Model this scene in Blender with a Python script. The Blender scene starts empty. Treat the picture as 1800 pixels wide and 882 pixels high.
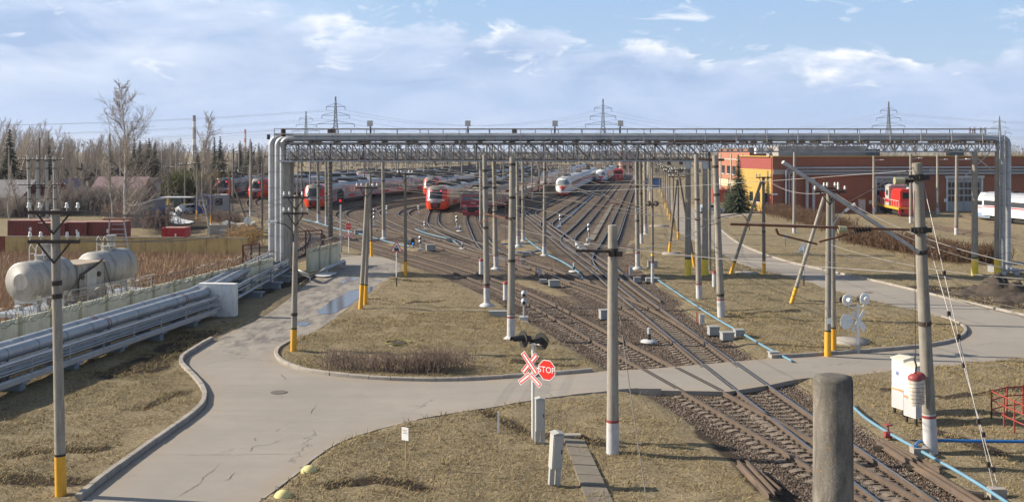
import bpy, bmesh, math, random
import numpy as np
from mathutils import Vector, Matrix
from mathutils.geometry import delaunay_2d_cdt
random.seed(7)
RNG = np.random.default_rng(11)
S = bpy.context.scene
COL = S.collection
PI = math.pi
F, CX, HY, CH = 1900.0, 900.0, 265.0, 10.0   # camera: focal length, principal column, horizon row, eye height
def P(px, py, z=0.0):                       # photo pixel on the level plane z -> world point
 k = (CH - z) / (py - HY)
 return Vector(((px - CX) * k, F * k, z))
def X_at(px, Y): return (px - CX) * Y / F
def Z_at(py, Y): return CH - (py - HY) * Y / F
def D_at(px, py, Y): return Vector((X_at(px, Y), Y, Z_at(py, Y)))
MATS = {}
def nd(nt, typ, **kw):
 n = nt.nodes.new(typ)
 for k, v in kw.items():
  if k.startswith('i_'):
   n.inputs[k[2:].replace('_', ' ')].default_value = v
  else:
   setattr(n, k, v)
 return n
def c4(c): return (c[0], c[1], c[2], 1.0)
def mixc(nt, fac, a, b, blend='MIX'):
 m = nt.nodes.new('ShaderNodeMix'); m.data_type = 'RGBA'; m.blend_type = blend
 for sock, v in ((m.inputs[0], fac), (m.inputs[6], a), (m.inputs[7], b)):
  if hasattr(v, 'is_output'): nt.links.new(v, sock)
  else: sock.default_value = v if not isinstance(v, tuple) else c4(v)
 return m.outputs[2]
def mathn(nt, op, a, b=None, c=None, clamp=False):
 m = nt.nodes.new('ShaderNodeMath'); m.operation = op; m.use_clamp = clamp
 for i, v in enumerate((a, b, c)):
  if v is None: continue
  if hasattr(v, 'is_output'): nt.links.new(v, m.inputs[i])
  else: m.inputs[i].default_value = v
 return m.outputs[0]
def noise(nt, co, scale, detail=4, rough=.6, dist=0.0):
 n = nt.nodes.new('ShaderNodeTexNoise'); n.inputs['Scale'].default_value = scale
 n.inputs['Detail'].default_value = detail; n.inputs['Roughness'].default_value = rough
 n.inputs['Distortion'].default_value = dist
 if co is not None: nt.links.new(co, n.inputs['Vector'])
 return n.outputs['Fac']
def ramp(nt, fac, lo, hi):
 m = nt.nodes.new('ShaderNodeMapRange'); m.clamp = True
 nt.links.new(fac, m.inputs[0]); m.inputs[1].default_value = lo; m.inputs[2].default_value = hi
 return m.outputs[0]
def scaled(nt, co, s):
 m = nt.nodes.new('ShaderNodeMapping'); m.inputs['Scale'].default_value = s
 nt.links.new(co, m.inputs['Vector']); return m.outputs[0]
def new_mat(name):
 m = bpy.data.materials.new(name); m.use_nodes = True
 nt = m.node_tree; b = nt.nodes['Principled BSDF']
 return m, nt, b
def mat(name, col, rough=.75, metal=0.0, var=.18, scale=2.5, bump=.0, bscale=30, dirt=None, dirt_amt=.5, dscale=(1.5, 1.5, .4), spec=.5, rnd=.0, emit=None):
 """worn surface: base colour broken by two noises, optional streaky dirt, optional bump, optional change per object"""
 if name in MATS: return MATS[name]
 m, nt, b = new_mat(name)
 tc = nd(nt, 'ShaderNodeTexCoord'); co = tc.outputs['Object']
 n1 = noise(nt, co, scale, 5, .65); n2 = noise(nt, co, scale * 9, 3, .6)
 f = mathn(nt, 'ADD', mathn(nt, 'MULTIPLY', n1, .7), mathn(nt, 'MULTIPLY', n2, .3))
 f = ramp(nt, f, .3, .7)
 lo = tuple(x * (1 - var) for x in col); hi = tuple(min(1, x * (1 + var)) for x in col)
 c = mixc(nt, f, lo, hi)
 if dirt is not None:
  d = noise(nt, scaled(nt, co, dscale), 1.6, 6, .7)
  d = mathn(nt, 'MULTIPLY', ramp(nt, d, .45, .72), dirt_amt)
  c = mixc(nt, d, c, dirt)
 if rnd:
  oi = nd(nt, 'ShaderNodeObjectInfo')
  k = mathn(nt, 'MULTIPLY_ADD', oi.outputs['Random'], 2 * rnd, 1 - rnd)
  hs = nd(nt, 'ShaderNodeHueSaturation'); nt.links.new(k, hs.inputs['Value']); nt.links.new(c, hs.inputs['Color']); c = hs.outputs[0]
 nt.links.new(c, b.inputs['Base Color'])
 b.inputs['Roughness'].default_value = rough; b.inputs['Metallic'].default_value = metal
 b.inputs['Specular IOR Level'].default_value = spec
 if emit:
  b.inputs['Emission Color'].default_value = c4(emit[0]); b.inputs['Emission Strength'].default_value = emit[1]
 if bump:
  bn = nd(nt, 'ShaderNodeBump'); bn.inputs['Strength'].default_value = bump; bn.inputs['Distance'].default_value = .02
  nt.links.new(noise(nt, co, bscale, 4, .7), bn.inputs['Height']); nt.links.new(bn.outputs[0], b.inputs['Normal'])
 MATS[name] = m
 return m
class MB:
 def __init__(s): s.v = []; s.f = []; s.m = []; s.sm = []
 def add(s, vs, fs, mi=0, smooth=False):
  o = len(s.v); s.v.extend([tuple(v) for v in vs])
  for f in fs: s.f.append(tuple(i + o for i in f)); s.m.append(mi); s.sm.append(smooth)
  return s
 def box(s, c, d, rz=0.0, mi=0, M=None):
  x, y, z = d[0] / 2, d[1] / 2, d[2] / 2
  vs = [Vector((a * x, b * y, e * z)) for e in (-1, 1) for a, b in ((-1, -1), (1, -1), (1, 1), (-1, 1))]
  if M is None: M = Matrix.Rotation(rz, 3, 'Z') if rz else None
  vs = [(M @ v if M is not None else v) + Vector(c) for v in vs]
  return s.add(vs, [(3, 2, 1, 0), (4, 5, 6, 7), (0, 1, 5, 4), (1, 2, 6, 5), (2, 3, 7, 6), (3, 0, 4, 7)], mi)
 def bar(s, a, b, w, h=None, mi=0):        # square bar a -> b
  a = Vector(a); b = Vector(b); d = b - a; L = d.length
  if L < 1e-6: return s
  d.normalize(); up = Vector((0, 0, 1)) if abs(d.z) < .95 else Vector((1, 0, 0))
  x = d.cross(up).normalized(); y = x.cross(d).normalized(); h = h or w
  vs = [p + x * i * w / 2 + y * j * h / 2 for p in (a, b) for i, j in ((-1, -1), (1, -1), (1, 1), (-1, 1))]
  return s.add(vs, [(3, 2, 1, 0), (4, 5, 6, 7), (0, 1, 5, 4), (1, 2, 6, 5), (2, 3, 7, 6), (3, 0, 4, 7)], mi)
 def cyl(s, a, b, r0, r1=None, n=12, mi=0, cap=True, smooth=True):
  a = Vector(a); b = Vector(b); d = b - a
  if d.length < 1e-6: return s
  r1 = r0 if r1 is None else r1; d.normalize()
  up = Vector((0, 0, 1)) if abs(d.z) < .95 else Vector((1, 0, 0))
  x = d.cross(up).normalized(); y = d.cross(x).normalized()
  vs = []
  for p, r in ((a, r0), (b, r1)):
   for i in range(n):
    t = 2 * PI * i / n; vs.append(p + x * math.cos(t) * r + y * math.sin(t) * r)
  fs = [((i + 1) % n, i, n + i, n + (i + 1) % n) for i in range(n)]
  s.add(vs, fs, mi, smooth)
  if cap: s.add(vs, [tuple(range(n)), tuple(range(2 * n - 1, n - 1, -1))], mi)
  return s
 def tube(s, pts, r, n=8, mi=0, smooth=True, cap=True, radii=None):
  pts = [Vector(p) for p in pts]; N = len(pts); vs = []; prevx = None
  for k, p in enumerate(pts):
   d = (pts[min(k + 1, N - 1)] - pts[max(k - 1, 0)])
   d = d.normalized() if d.length > 1e-9 else Vector((0, 1, 0))
   if prevx is None:
    up = Vector((0, 0, 1)) if abs(d.z) < .95 else Vector((1, 0, 0)); x = d.cross(up).normalized()
   else:
    x = (prevx - d * prevx.dot(d)); x = x.normalized() if x.length > 1e-6 else d.orthogonal().normalized()
   prevx = x; y = d.cross(x); rr = radii[k] if radii else r
   for i in range(n):
    t = 2 * PI * i / n; vs.append(p + x * math.cos(t) * rr + y * math.sin(t) * rr)
  fs = [(k * n + (i + 1) % n, k * n + i, (k + 1) * n + i, (k + 1) * n + (i + 1) % n) for k in range(N - 1) for i in range(n)]
  s.add(vs, fs, mi, smooth)
  if cap: s.add(vs, [tuple(range(n)), tuple(range(N * n - 1, (N - 1) * n - 1, -1))], mi)
  return s
 def lathe(s, c, prof, n=16, mi=0, M=None, smooth=True):   # prof: (radius, height)
  vs = []
  for r, z in prof:
   for i in range(n):
    t = 2 * PI * i / n; v = Vector((r * math.cos(t), r * math.sin(t), z))
    vs.append((M @ v if M is not None else v) + Vector(c))
  m = len(prof)
  fs = [(k * n + i, k * n + (i + 1) % n, (k + 1) * n + (i + 1) % n, (k + 1) * n + i) for k in range(m - 1) for i in range(n)]
  s.add(vs, fs, mi, smooth)
  s.add(vs, [tuple(range(n - 1, -1, -1)), tuple(range((m - 1) * n, m * n))], mi)
  return s
 def prism(s, poly, d, mi=0, M=None, o=(0, 0, 0)):          # poly in x,z plane (y=0), thickness d along +y
  n = len(poly); o = Vector(o)
  vs = [Vector((x, 0, z)) for x, z in poly] + [Vector((x, d, z)) for x, z in poly]
  vs = [(M @ v if M is not None else v) + o for v in vs]
  fs = [tuple(range(n)), tuple(range(2 * n - 1, n - 1, -1))] + [((i + 1) % n, i, n + i, n + (i + 1) % n) for i in range(n)]
  return s.add(vs, fs, mi)
 def sweep(s, pts, prof, closed=True, mi=0, mis=None, z0=0.0, smooth=False):   # profile (side, up) along path
  pts = [Vector(p) for p in pts]; N = len(pts); n = len(prof); vs = []
  for k, p in enumerate(pts):
   d = pts[min(k + 1, N - 1)] - pts[max(k - 1, 0)]; d.z = 0; d.normalize(); r = Vector((d.y, -d.x, 0))
   for a, h in prof: vs.append(p + r * a + Vector((0, 0, h + z0)))
  m = n if closed else n - 1; o = len(s.v)
  s.v.extend([tuple(v) for v in vs])
  for k in range(N - 1):
   for i in range(m):
    j = (i + 1) % n
    s.f.append((o + k * n + i, o + (k + 1) * n + i, o + (k + 1) * n + j, o + k * n + j)); s.m.append(mis[i] if mis else mi); s.sm.append(smooth)
  if closed:
   s.f.append(tuple(o + i for i in range(n))); s.m.append(mi); s.sm.append(False)
   s.f.append(tuple(o + (N - 1) * n + i for i in range(n - 1, -1, -1))); s.m.append(mi); s.sm.append(False)
  return s
 def mesh(s, name, mats):
  me = bpy.data.meshes.new(name); me.from_pydata(s.v, [], s.f)
  for m in (mats if isinstance(mats, (list, tuple)) else [mats]): me.materials.append(m)
  me.polygons.foreach_set('material_index', s.m); me.polygons.foreach_set('use_smooth', s.sm)
  me.update(); return me
 def build(s, name, mats, parent=None, loc=(0, 0, 0), rz=0.0):
  return link(name, s.mesh(name, mats), parent, loc, rz)
def link(name, me, parent=None, loc=(0, 0, 0), rz=0.0):
 o = bpy.data.objects.new(name, me); COL.objects.link(o); o.location = loc; o.rotation_euler = (0, 0, rz)
 if parent is not None: o.parent = parent
 return o
def np_mesh(name, V, Fc, mats, smooth=False):      # V (n,3), Fc (m,k)
 me = bpy.data.meshes.new(name); V = np.asarray(V, np.float32); Fc = np.asarray(Fc, np.int32); m, k = Fc.shape
 me.vertices.add(len(V)); me.vertices.foreach_set('co', V.ravel())
 me.loops.add(m * k); me.loops.foreach_set('vertex_index', Fc.ravel())
 me.polygons.add(m); me.polygons.foreach_set('loop_start', np.arange(0, m * k, k, dtype=np.int32))
 me.polygons.foreach_set('loop_total', np.full(m, k, np.int32))
 for mm in (mats if isinstance(mats, (list, tuple)) else [mats]): me.materials.append(mm)
 if smooth: me.polygons.foreach_set('use_smooth', np.ones(m, bool))
 me.update(calc_edges=True); me.validate(); return me
def attr(me, name, vals):
 a = me.attributes.new(name, 'FLOAT', 'POINT'); a.data.foreach_set('value', np.asarray(vals, np.float32))
def thing(name, label, cat, loc=(0, 0, 0), rz=0.0, group=None):
 o = bpy.data.objects.new(name, None); COL.objects.link(o); o.location = loc; o.rotation_euler = (0, 0, rz)
 o.empty_display_size = .2
 return tag(o, label, cat, group)
def tag(o, label, cat, group=None):
 o['label'] = label; o['category'] = cat
 if group: o['group'] = group
 return o
def struct(o, kind='structure', label=None, cat=None):
 o['kind'] = kind
 if label: o['label'] = label
 if cat: o['category'] = cat
 return o
KIDS = {}
def copy_tree(root, loc=None, rz=None, label=None, group=None):
 def rec(o, parent):
  c = o.copy(); COL.objects.link(c)
  if parent is not None: c.parent = parent
  for ch in KIDS.setdefault(o.name, list(o.children)): rec(ch, c)
  return c
 r = rec(root, None)
 if loc is not None: r.location = loc
 if rz is not None: r.rotation_euler = (0, 0, rz)
 if label: r['label'] = label
 if group: r['group'] = group
 return r
def text_mesh(body, size, depth=.004, align='CENTER'):
 cu = bpy.data.curves.new('t', 'FONT'); cu.body = body; cu.size = size; cu.extrude = depth
 cu.align_x = align; cu.align_y = 'CENTER'
 o = bpy.data.objects.new('t', cu); COL.objects.link(o)
 dg = bpy.context.evaluated_depsgraph_get(); me = bpy.data.meshes.new_from_object(o.evaluated_get(dg))
 bpy.data.objects.remove(o); bpy.data.curves.remove(cu)
 return me
def text(name, body, size, m, parent, loc, rot=(PI / 2, 0, 0), depth=.004):
 me = text_mesh(body, size, depth); me.materials.clear(); me.materials.append(m)
 o = link(name, me, parent, loc); o.rotation_euler = rot
 return o
def catmull(pts, step=.5):
 p = [np.array(q, float) for q in pts]; p = [2 * p[0] - p[1]] + p + [2 * p[-1] - p[-2]]; out = []
 for i in range(1, len(p) - 2):
  n = max(2, int(np.linalg.norm(p[i + 1] - p[i]) / step))
  a = np.linalg.norm(p[i] - p[i - 1]) ** .5 + 1e-6; b = np.linalg.norm(p[i + 1] - p[i]) ** .5 + 1e-6; c = np.linalg.norm(p[i + 2] - p[i + 1]) ** .5 + 1e-6
  m1 = b * ((p[i] - p[i - 1]) / a - (p[i + 1] - p[i - 1]) / (a + b) + (p[i + 1] - p[i]) / b)
  m2 = b * ((p[i + 1] - p[i]) / b - (p[i + 2] - p[i]) / (b + c) + (p[i + 2] - p[i + 1]) / c)
  for k in range(n):
   t = k / n; out.append((2 * t**3 - 3 * t**2 + 1) * p[i] + (t**3 - 2 * t**2 + t) * m1 + (-2 * t**3 + 3 * t**2) * p[i + 1] + (t**3 - t**2) * m2)
 out.append(p[-2]); return np.array(out)
def resample(L, step):
 L = np.asarray(L, float); d = np.r_[0, np.cumsum(np.linalg.norm(np.diff(L, axis=0), axis=1))]
 n = max(2, int(round(d[-1] / step)) + 1); t = np.linspace(0, d[-1], n)
 return np.stack([np.interp(t, d, L[:, i]) for i in range(L.shape[1])], 1)
def smooth_line(L, step=.5, win=12):
 L = resample(L, step); w = max(1, int(win / step / 2))
 for _ in range(2):
  pad = np.r_[[2 * L[0] - L[k] for k in range(w, 0, -1)], L, [2 * L[-1] - L[-1 - k] for k in range(1, w + 1)]]
  ker = np.ones(2 * w + 1) / (2 * w + 1)
  L = np.stack([np.convolve(pad[:, i], ker, 'valid') for i in range(L.shape[1])], 1)
 return resample(L, step)
def offset_line(L, d):
 L = np.asarray(L, float); t = np.gradient(L[:, :2], axis=0); t /= np.linalg.norm(t, axis=1)[:, None] + 1e-9
 O = L.copy(); O[:, 0] += t[:, 1] * d; O[:, 1] -= t[:, 0] * d
 return O
def seg_dist(Q, L):
 """distance of points Q (n,2) to polyline L (m,2)"""
 best = np.full(len(Q), 1e9)
 for a, b in zip(L[:-1], L[1:]):
  ab = b - a; l2 = (ab**2).sum()
  if l2 < 1e-12: continue
  t = np.clip(((Q - a) @ ab) / l2, 0, 1)
  dx = Q[:, 0] - a[0] - t * ab[0]; dy = Q[:, 1] - a[1] - t * ab[1]
  np.minimum(best, dx * dx + dy * dy, out=best)
 return np.sqrt(best)
def in_poly(Q, L):
 ins = np.zeros(len(Q), bool); x, y = Q[:, 0], Q[:, 1]; n = len(L)
 for i in range(n):
  x1, y1 = L[i]; x2, y2 = L[(i + 1) % n]
  if y1 == y2: continue
  c = ((y1 > y) != (y2 > y)) & (x < (x2 - x1) * (y - y1) / (y2 - y1) + x1)
  ins ^= c
 return ins
def vnoise(x, y, s, seed=0):                 # cheap smooth value noise in numpy
 x = np.asarray(x) / s + 1000; y = np.asarray(y) / s + 1000
 xi = np.floor(x).astype(np.int64); yi = np.floor(y).astype(np.int64); fx = x - xi; fy = y - yi
 fx = fx * fx * (3 - 2 * fx); fy = fy * fy * (3 - 2 * fy)
 def h(a, b):
  v = np.sin(a * 127.1 + b * 311.7 + seed * 74.7) * 43758.5453
  return v - np.floor(v)
 return (h(xi, yi) * (1 - fx) + h(xi + 1, yi) * fx) * (1 - fy) + (h(xi, yi + 1) * (1 - fx) + h(xi + 1, yi + 1) * fx) * fy
cam = bpy.data.cameras.new('camera'); cam_o = bpy.data.objects.new('camera', cam); COL.objects.link(cam_o)
cam_o.location = (0, 0, CH); cam_o.rotation_euler = (PI / 2, 0, 0)
cam.sensor_width = 36; cam.lens = 36 * F / 1800; cam.shift_y = -(441 - HY) / 1800
cam.clip_start = .5; cam.clip_end = 30000
S.camera = cam_o
SUN_EL, SUN_AZ = math.radians(29), math.radians(-81)       # azimuth from +Y, negative = to the left
sd = Vector((math.sin(SUN_AZ) * math.cos(SUN_EL), math.cos(SUN_AZ) * math.cos(SUN_EL), math.sin(SUN_EL)))
sl = bpy.data.lights.new('sun', 'SUN'); sl.energy = 5.0; sl.angle = math.radians(.53); sl.color = (1, .89, .72)
so = bpy.data.objects.new('sun', sl); COL.objects.link(so); so.rotation_euler = sd.to_track_quat('Z', 'Y').to_euler(); so.location = sd * 50
W = bpy.data.worlds.new('World'); S.world = W; W.use_nodes = True
def build_sky():
 nt = W.node_tree; nt.nodes.clear()
 out = nd(nt, 'ShaderNodeOutputWorld'); bg = nd(nt, 'ShaderNodeBackground'); nt.links.new(bg.outputs[0], out.inputs[0])
 sky = nd(nt, 'ShaderNodeTexSky', sky_type='NISHITA', sun_disc=False, sun_elevation=SUN_EL, sun_rotation=SUN_AZ % (2 * PI), altitude=20, air_density=1.0, dust_density=.6, ozone_density=2.0)
 tc = nd(nt, 'ShaderNodeTexCoord'); sep = nd(nt, 'ShaderNodeSeparateXYZ'); nt.links.new(tc.outputs['Generated'], sep.inputs[0])
 x, y, z = sep.outputs
 el = mathn(nt, 'ARCSINE', z)                      # elevation and azimuth of the direction, radians
 az = mathn(nt, 'ARCTAN2', x, y)
 def coords(sa, se, off=0.0):
  c = nd(nt, 'ShaderNodeCombineXYZ'); nt.links.new(mathn(nt, 'MULTIPLY', az, sa), c.inputs[0]); nt.links.new(mathn(nt, 'MULTIPLY_ADD', el, se, off), c.inputs[1]); return c.outputs[0]
 SK = 8.7                                         # cloud radiance is set before the sky strength of .1
 def lin(*c): return tuple(v * SK for v in c)
 base = mixc(nt, ramp(nt, el, 0.0, .16), lin(.36, .46, .64), lin(.27, .41, .64))
 base = mixc(nt, ramp(nt, el, .17, .50), base, lin(.085, .125, .20))
 col = mixc(nt, .25, base, sky.outputs[0])
 top = mathn(nt, 'SUBTRACT', mathn(nt, 'MULTIPLY_ADD', ramp(nt, az, -.16, -.36), .07, .112), mathn(nt, 'MULTIPLY', ramp(nt, az, .0, .22), .028))
 n = noise(nt, coords(11, 27), 1.0, 9, .58, .35); nb = noise(nt, coords(26, 60, 5.0), 1.0, 6, .6, .3)
 edge = mathn(nt, 'SUBTRACT', mathn(nt, 'ADD', top, mathn(nt, 'ADD', mathn(nt, 'MULTIPLY_ADD', n, .11, -.055), mathn(nt, 'MULTIPLY_ADD', nb, .03, -.015))), el)
 bank = ramp(nt, edge, -.003, .012)
 n2 = noise(nt, coords(9, 26, 3.0), 1.0, 8, .58, .5)
 bankc = mixc(nt, ramp(nt, n2, .38, .66), lin(.30, .405, .60), lin(.455, .545, .715))
 bankc = mixc(nt, ramp(nt, el, .07, .0), bankc, lin(.38, .50, .73))
 bankc = mixc(nt, mathn(nt, 'MULTIPLY', ramp(nt, edge, .024, .0), ramp(nt, n, .42, .62)), bankc, lin(.70, .735, .81))
 col = mixc(nt, mathn(nt, 'MULTIPLY', bank, .92), col, bankc)
 rim = mathn(nt, 'MULTIPLY', ramp(nt, edge, .000, .006), mathn(nt, 'SUBTRACT', 1.0, ramp(nt, edge, .008, .022)))
 rim = mathn(nt, 'MULTIPLY', rim, ramp(nt, noise(nt, coords(8, 14, 9.0), 1.0, 5, .6), .50, .62))
 col = mixc(nt, mathn(nt, 'MULTIPLY', rim, .85), col, lin(.86, .86, .88))
 n3 = noise(nt, coords(15, 44, 21.0), 1.0, 9, .60, .5)
 cm = mathn(nt, 'MULTIPLY', ramp(nt, n3, .60, .70), ramp(nt, el, .035, .060))
 col = mixc(nt, mathn(nt, 'MULTIPLY', cm, .65), col, lin(.78, .80, .84))
 n4 = noise(nt, coords(6, 40, 31.0), 1.0, 8, .6, .6)
 cm = mathn(nt, 'MULTIPLY', ramp(nt, n4, .58, .72), ramp(nt, el, .0, .02))
 col = mixc(nt, mathn(nt, 'MULTIPLY', cm, .35), col, lin(.58, .64, .75))
 wl = mathn(nt, 'MULTIPLY', ramp(nt, az, -.05, -.5), ramp(nt, noise(nt, coords(8, 22, 50.0), 1.0, 8, .6, .4), .40, .66))
 col = mixc(nt, mathn(nt, 'MULTIPLY', mathn(nt, 'MULTIPLY', wl, ramp(nt, el, .03, .09)), .7), col, lin(.76, .79, .85))
 up = ramp(nt, el, -.02, 0.0)
 col = mixc(nt, up, lin(.16, .17, .18), col)
 nt.links.new(col, bg.inputs[0]); bg.inputs[1].default_value = .1
build_sky()
S.view_settings.view_transform = 'Standard'; S.view_settings.look = 'None'; S.view_settings.gamma = 1; S.view_settings.exposure = .68
RT = .22                                           # height of the rail heads
def RP(pts): return np.array([P(a, b, RT)[:2] for a, b in pts])
def from_rail(pts, side, far=(), win=14, near_ext=12, ratio=1.52):
 """pts: photo trace of one rail, near to far; side: where the centre lies (+1 = right); far: centre-line trace"""
 L = smooth_line(RP(pts), 1.0, win); L = offset_line(L, side * .76)
 if near_ext:
  d = L[0] - L[6]; d /= np.linalg.norm(d); L = np.vstack([L[0] + d * near_ext * k / 6 for k in range(6, 0, -1)] + [L])
 if len(far): L = np.vstack([L, RP(far)])
 return smooth_line(L, 1.0, 8)
def centre(pts, win=6, ext=0):
 L = catmull(RP(pts), 1.0)
 if ext:
  d = L[-1] - L[-4]; d /= np.linalg.norm(d); L = np.vstack([L, L[-1] + d * ext])
 return smooth_line(L, 1.0, win)
TR = {}
TR['A'] = from_rail([(1527, 882), (1499, 862), (1427, 818), (1321, 749), (1222, 696), (1148, 657.5), (1088, 626), (1067, 614.5), (1026, 588), (981, 560), (940, 536), (893, 513.7), (842, 491), (740, 458.6), (710, 451), (655, 435), (607.6, 421.6)], 1,
     [(560, 404), (540, 397), (504, 386), (463, 375), (408, 360), (350, 346), (250, 325)])
TR['B'] = from_rail([(1646, 882), (1499, 782), (1431, 732), (1362, 686), (1300.7, 643), (1290, 637), (1209, 577), (1180, 554), (1126, 517.5), (1086, 485), (1062, 468.6), (1030, 446.5), (989, 416.5), (966.7, 400), (951, 389), (924, 371.5)], -1,
     [(868, 345), (845, 335), (830, 325)], win=8)
TR['C'] = from_rail([(1236, 645), (1180, 595), (1144, 566), (1087, 533), (1068, 523), (1038, 510), (980, 490), (940, 478), (907, 469), (849, 457), (771, 435), (720, 418)], 1,
     [(650, 402), (620, 391), (600, 381.5), (597.5, 376), (602, 371), (618, 366), (642, 362), (690, 355), (760, 347)], win=8, near_ext=0)
TR['E'] = centre([(1020, 494), (960, 474), (900, 454), (845, 433), (776, 406), (745, 394), (722, 384.5), (710, 378.5), (709, 373.5), (721, 366.5), (744, 361.7), (790, 355)])
TR['K'] = centre([(905, 462), (849, 448), (771, 424), (722, 409), (690, 396), (665, 383), (656.5, 375), (661, 369.5), (680, 363), (700, 359.5), (740, 353.5), (800, 344), (880, 334)])
TR['F'] = centre([(848, 433), (800, 415), (772, 402), (761.5, 392), (760.5, 385), (763, 375), (775, 355), (800, 338)])
TR['G'] = centre([(905, 457), (868, 443), (850, 426), (838, 404), (830, 382), (836, 366), (860, 340)])
TR['N'] = centre([(650, 404), (620, 394.5), (590, 385.5), (565, 376), (551, 367), (560, 360), (600, 351), (650, 345)])
TR['H'] = centre([(505, 387), (530, 393), (548, 402), (555, 413), (553, 424), (543, 435), (520, 446), (470, 462)])
TR['M'] = centre([(480, 380), (455, 369), (442, 360), (445, 350), (470, 343)])
VPX = 1138
def yard(bpts, far_y=283):
 q = bpts[-1]; x = q[0] + (VPX - q[0]) * (far_y - q[1]) / (HY - q[1])
 return centre(list(bpts) + [(q[0] + (VPX - q[0]) * (far_y * .5 + q[1] * .5 - q[1]) / (HY - q[1]), far_y * .5 + q[1] * .5), (x, far_y)])
TR['Ba'] = yard([(990, 417), (955, 392), (934, 377), (931, 374), (938, 370), (954, 362), (983, 349.5)])
TR['Bb'] = yard([(1030, 446), (985, 414), (962, 397.5), (959, 393), (966, 387), (980, 378), (1032, 341.7)])
TR['Bc'] = yard([(1075, 478), (1035, 450), (1003, 430), (996, 422), (1000, 415), (1016, 401), (1068, 342.5)])
TR['Bd'] = yard([(1140, 528), (1090, 490), (1062, 466), (1056, 455), (1060, 442), (1073, 421), (1102, 350)])
m_railside = mat('rail_rust', (.105, .076, .056), .8, 0, .3, 1.2, .2, 60)
m_railtop = mat('rail_polished', (.50, .49, .48), .36, 1.0, .1, .6); m_raildull = mat('rail_dull', (.18, .145, .12), .55, .5, .15, .6)
m_sleeper = mat('sleeper_concrete', (.185, .150, .120), .9, 0, .22, 2, .4, 50, dirt=(.13, .095, .07), dirt_amt=.8, dscale=(1, 1, 1))
m_clip = mat('rail_clip_iron', (.045, .034, .028), .8, 0, .3, 8)
RAILP = [(-.037, 0), (.037, 0), (.035, -.04), (.010, -.055), (.010, -.145), (.07, -.165), (.07, -.175), (-.07, -.175), (-.07, -.165), (-.010, -.145), (-.010, -.055), (-.035, -.04)]
RAILM = [1] + [0] * 11
def sleeper_mesh():
 b = MB()
 for s in (-1, 1):
  b.prism([(s * .30, 0), (s * .30, .13), (s * .45, .17), (s * 1.1, .17), (s * 1.34, .12), (s * 1.34, 0)][::s], .26, 0, None, (0, -.13, -.12))
  for e in (-1, 1):
   b.box((s * .76 + e * .115, 0, .065), (.10, .15, .05), 0, 1); b.cyl((s * .76 + e * .115, 0, .08), (s * .76 + e * .115, 0, .13), .022, .018, 6, 1)
 b.box((0, 0, -.055), (.62, .24, .13))
 return b
SLEEP = sleeper_mesh().mesh('sleeper', [m_sleeper, m_clip])
def sleeper_block(L, idx):
 """sleepers of the far part of a track as one mesh"""
 base = sleeper_mesh(); BV = np.array(base.v); V = []; Fq = []; M = []
 o = 0; out = MB()
 for i in idx:
  d = L[min(i + 1, len(L) - 1)] - L[max(i - 1, 0)]; a = math.atan2(d[1], d[0]) - PI / 2
  c, s = math.cos(a), math.sin(a)
  v = np.stack([BV[:, 0] * c - BV[:, 1] * s + L[i][0], BV[:, 0] * s + BV[:, 1] * c + L[i][1], BV[:, 2] + SZ], 1)
  out.add(v, base.f); out.m[-len(base.m):] = base.m
 return out
SZ = RT - .225
TRACK_LABEL = {
 'A': 'nearest rusty track on concrete sleepers, curving from the level crossing to the far left',
 'B': 'track with bright polished rails running over the crossing and up the yard ladder',
 'C': 'track joining the bright ladder track beyond the crossing, looping behind the light blue pipe',
 'E': 'track making the rightmost tight loop, just left of the bright red train',
 'K': 'railway track making the middle tight loop behind the round signal post',
 'F': 'short switch track ending under the bright red train with the black grille',
 'G': 'track leading straight to the old flat-fronted red electric train',
 'N': 'track ending under the red and silver train left of the red signal lamp',
 'H': 'tight siding curving through the dark red gate behind the concrete fence',
 'M': 'track leading to the red train standing far left beside the grey pipes',
 'Ba': 'yard track under the near white train with the red triangle on its nose',
 'Bb': 'yard track left of the long blue hose, leading to the farther white train',
 'Bc': 'yard track right of the long blue hose, leading to the far red locomotive',
 'Bd': 'rightmost yard track running beside the row of masts on the grass'}
def build_track(k):
 L = TR[k]; mid = L[0]
 t = thing('railway_track', TRACK_LABEL[k], 'railway track', (mid[0], mid[1], 0))
 Lr = L - mid
 for s in (-1, 1):
  O = offset_line(resample(Lr, 1.0), s * .797)
  MB().sweep([(p[0], p[1], RT) for p in O], RAILP, True, mis=RAILM).build('rail', [m_railside, m_raildull if k in 'ACHS1S2S3M' else m_railtop], t)
 Ls = resample(Lr, .545); Y = Ls[:, 1] + mid[1]
 idx = [i for i in range(len(Ls)) if 24 < Y[i] < 190]
 near = [i for i in idx if Y[i] < 115][:98]
 far = [i for i in idx if i not in set(near)]
 for i in near:
  d = Ls[min(i + 1, len(Ls) - 1)] - Ls[max(i - 1, 0)]
  link('sleeper', SLEEP, t, (Ls[i][0], Ls[i][1], SZ + RNG.uniform(-.008, .008)), math.atan2(d[1], d[0]) - PI / 2 + RNG.normal(0, .012))
 if far:
  o = sleeper_block(Ls, far).build('sleepers', [m_sleeper, m_clip], t); o['kind'] = 'stuff'
for k in TR: build_track(k)
KL = [(146, 882), (190, 845), (255, 797), (317, 753), (358, 722), (366, 706), (361, 684), (343, 662), (323, 642), (325, 631), (350, 615), (383, 595)]
SIDE_L = [(420, 577), (470, 553), (510, 524), (545, 495), (575, 473), (597, 459), (600, 448)]
SIDE_R = [(634, 449), (662, 450.5), (690, 458), (704, 466), (701, 476), (686, 487), (660, 505), (640, 521), (600, 552), (560, 580), (530, 594)]
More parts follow.
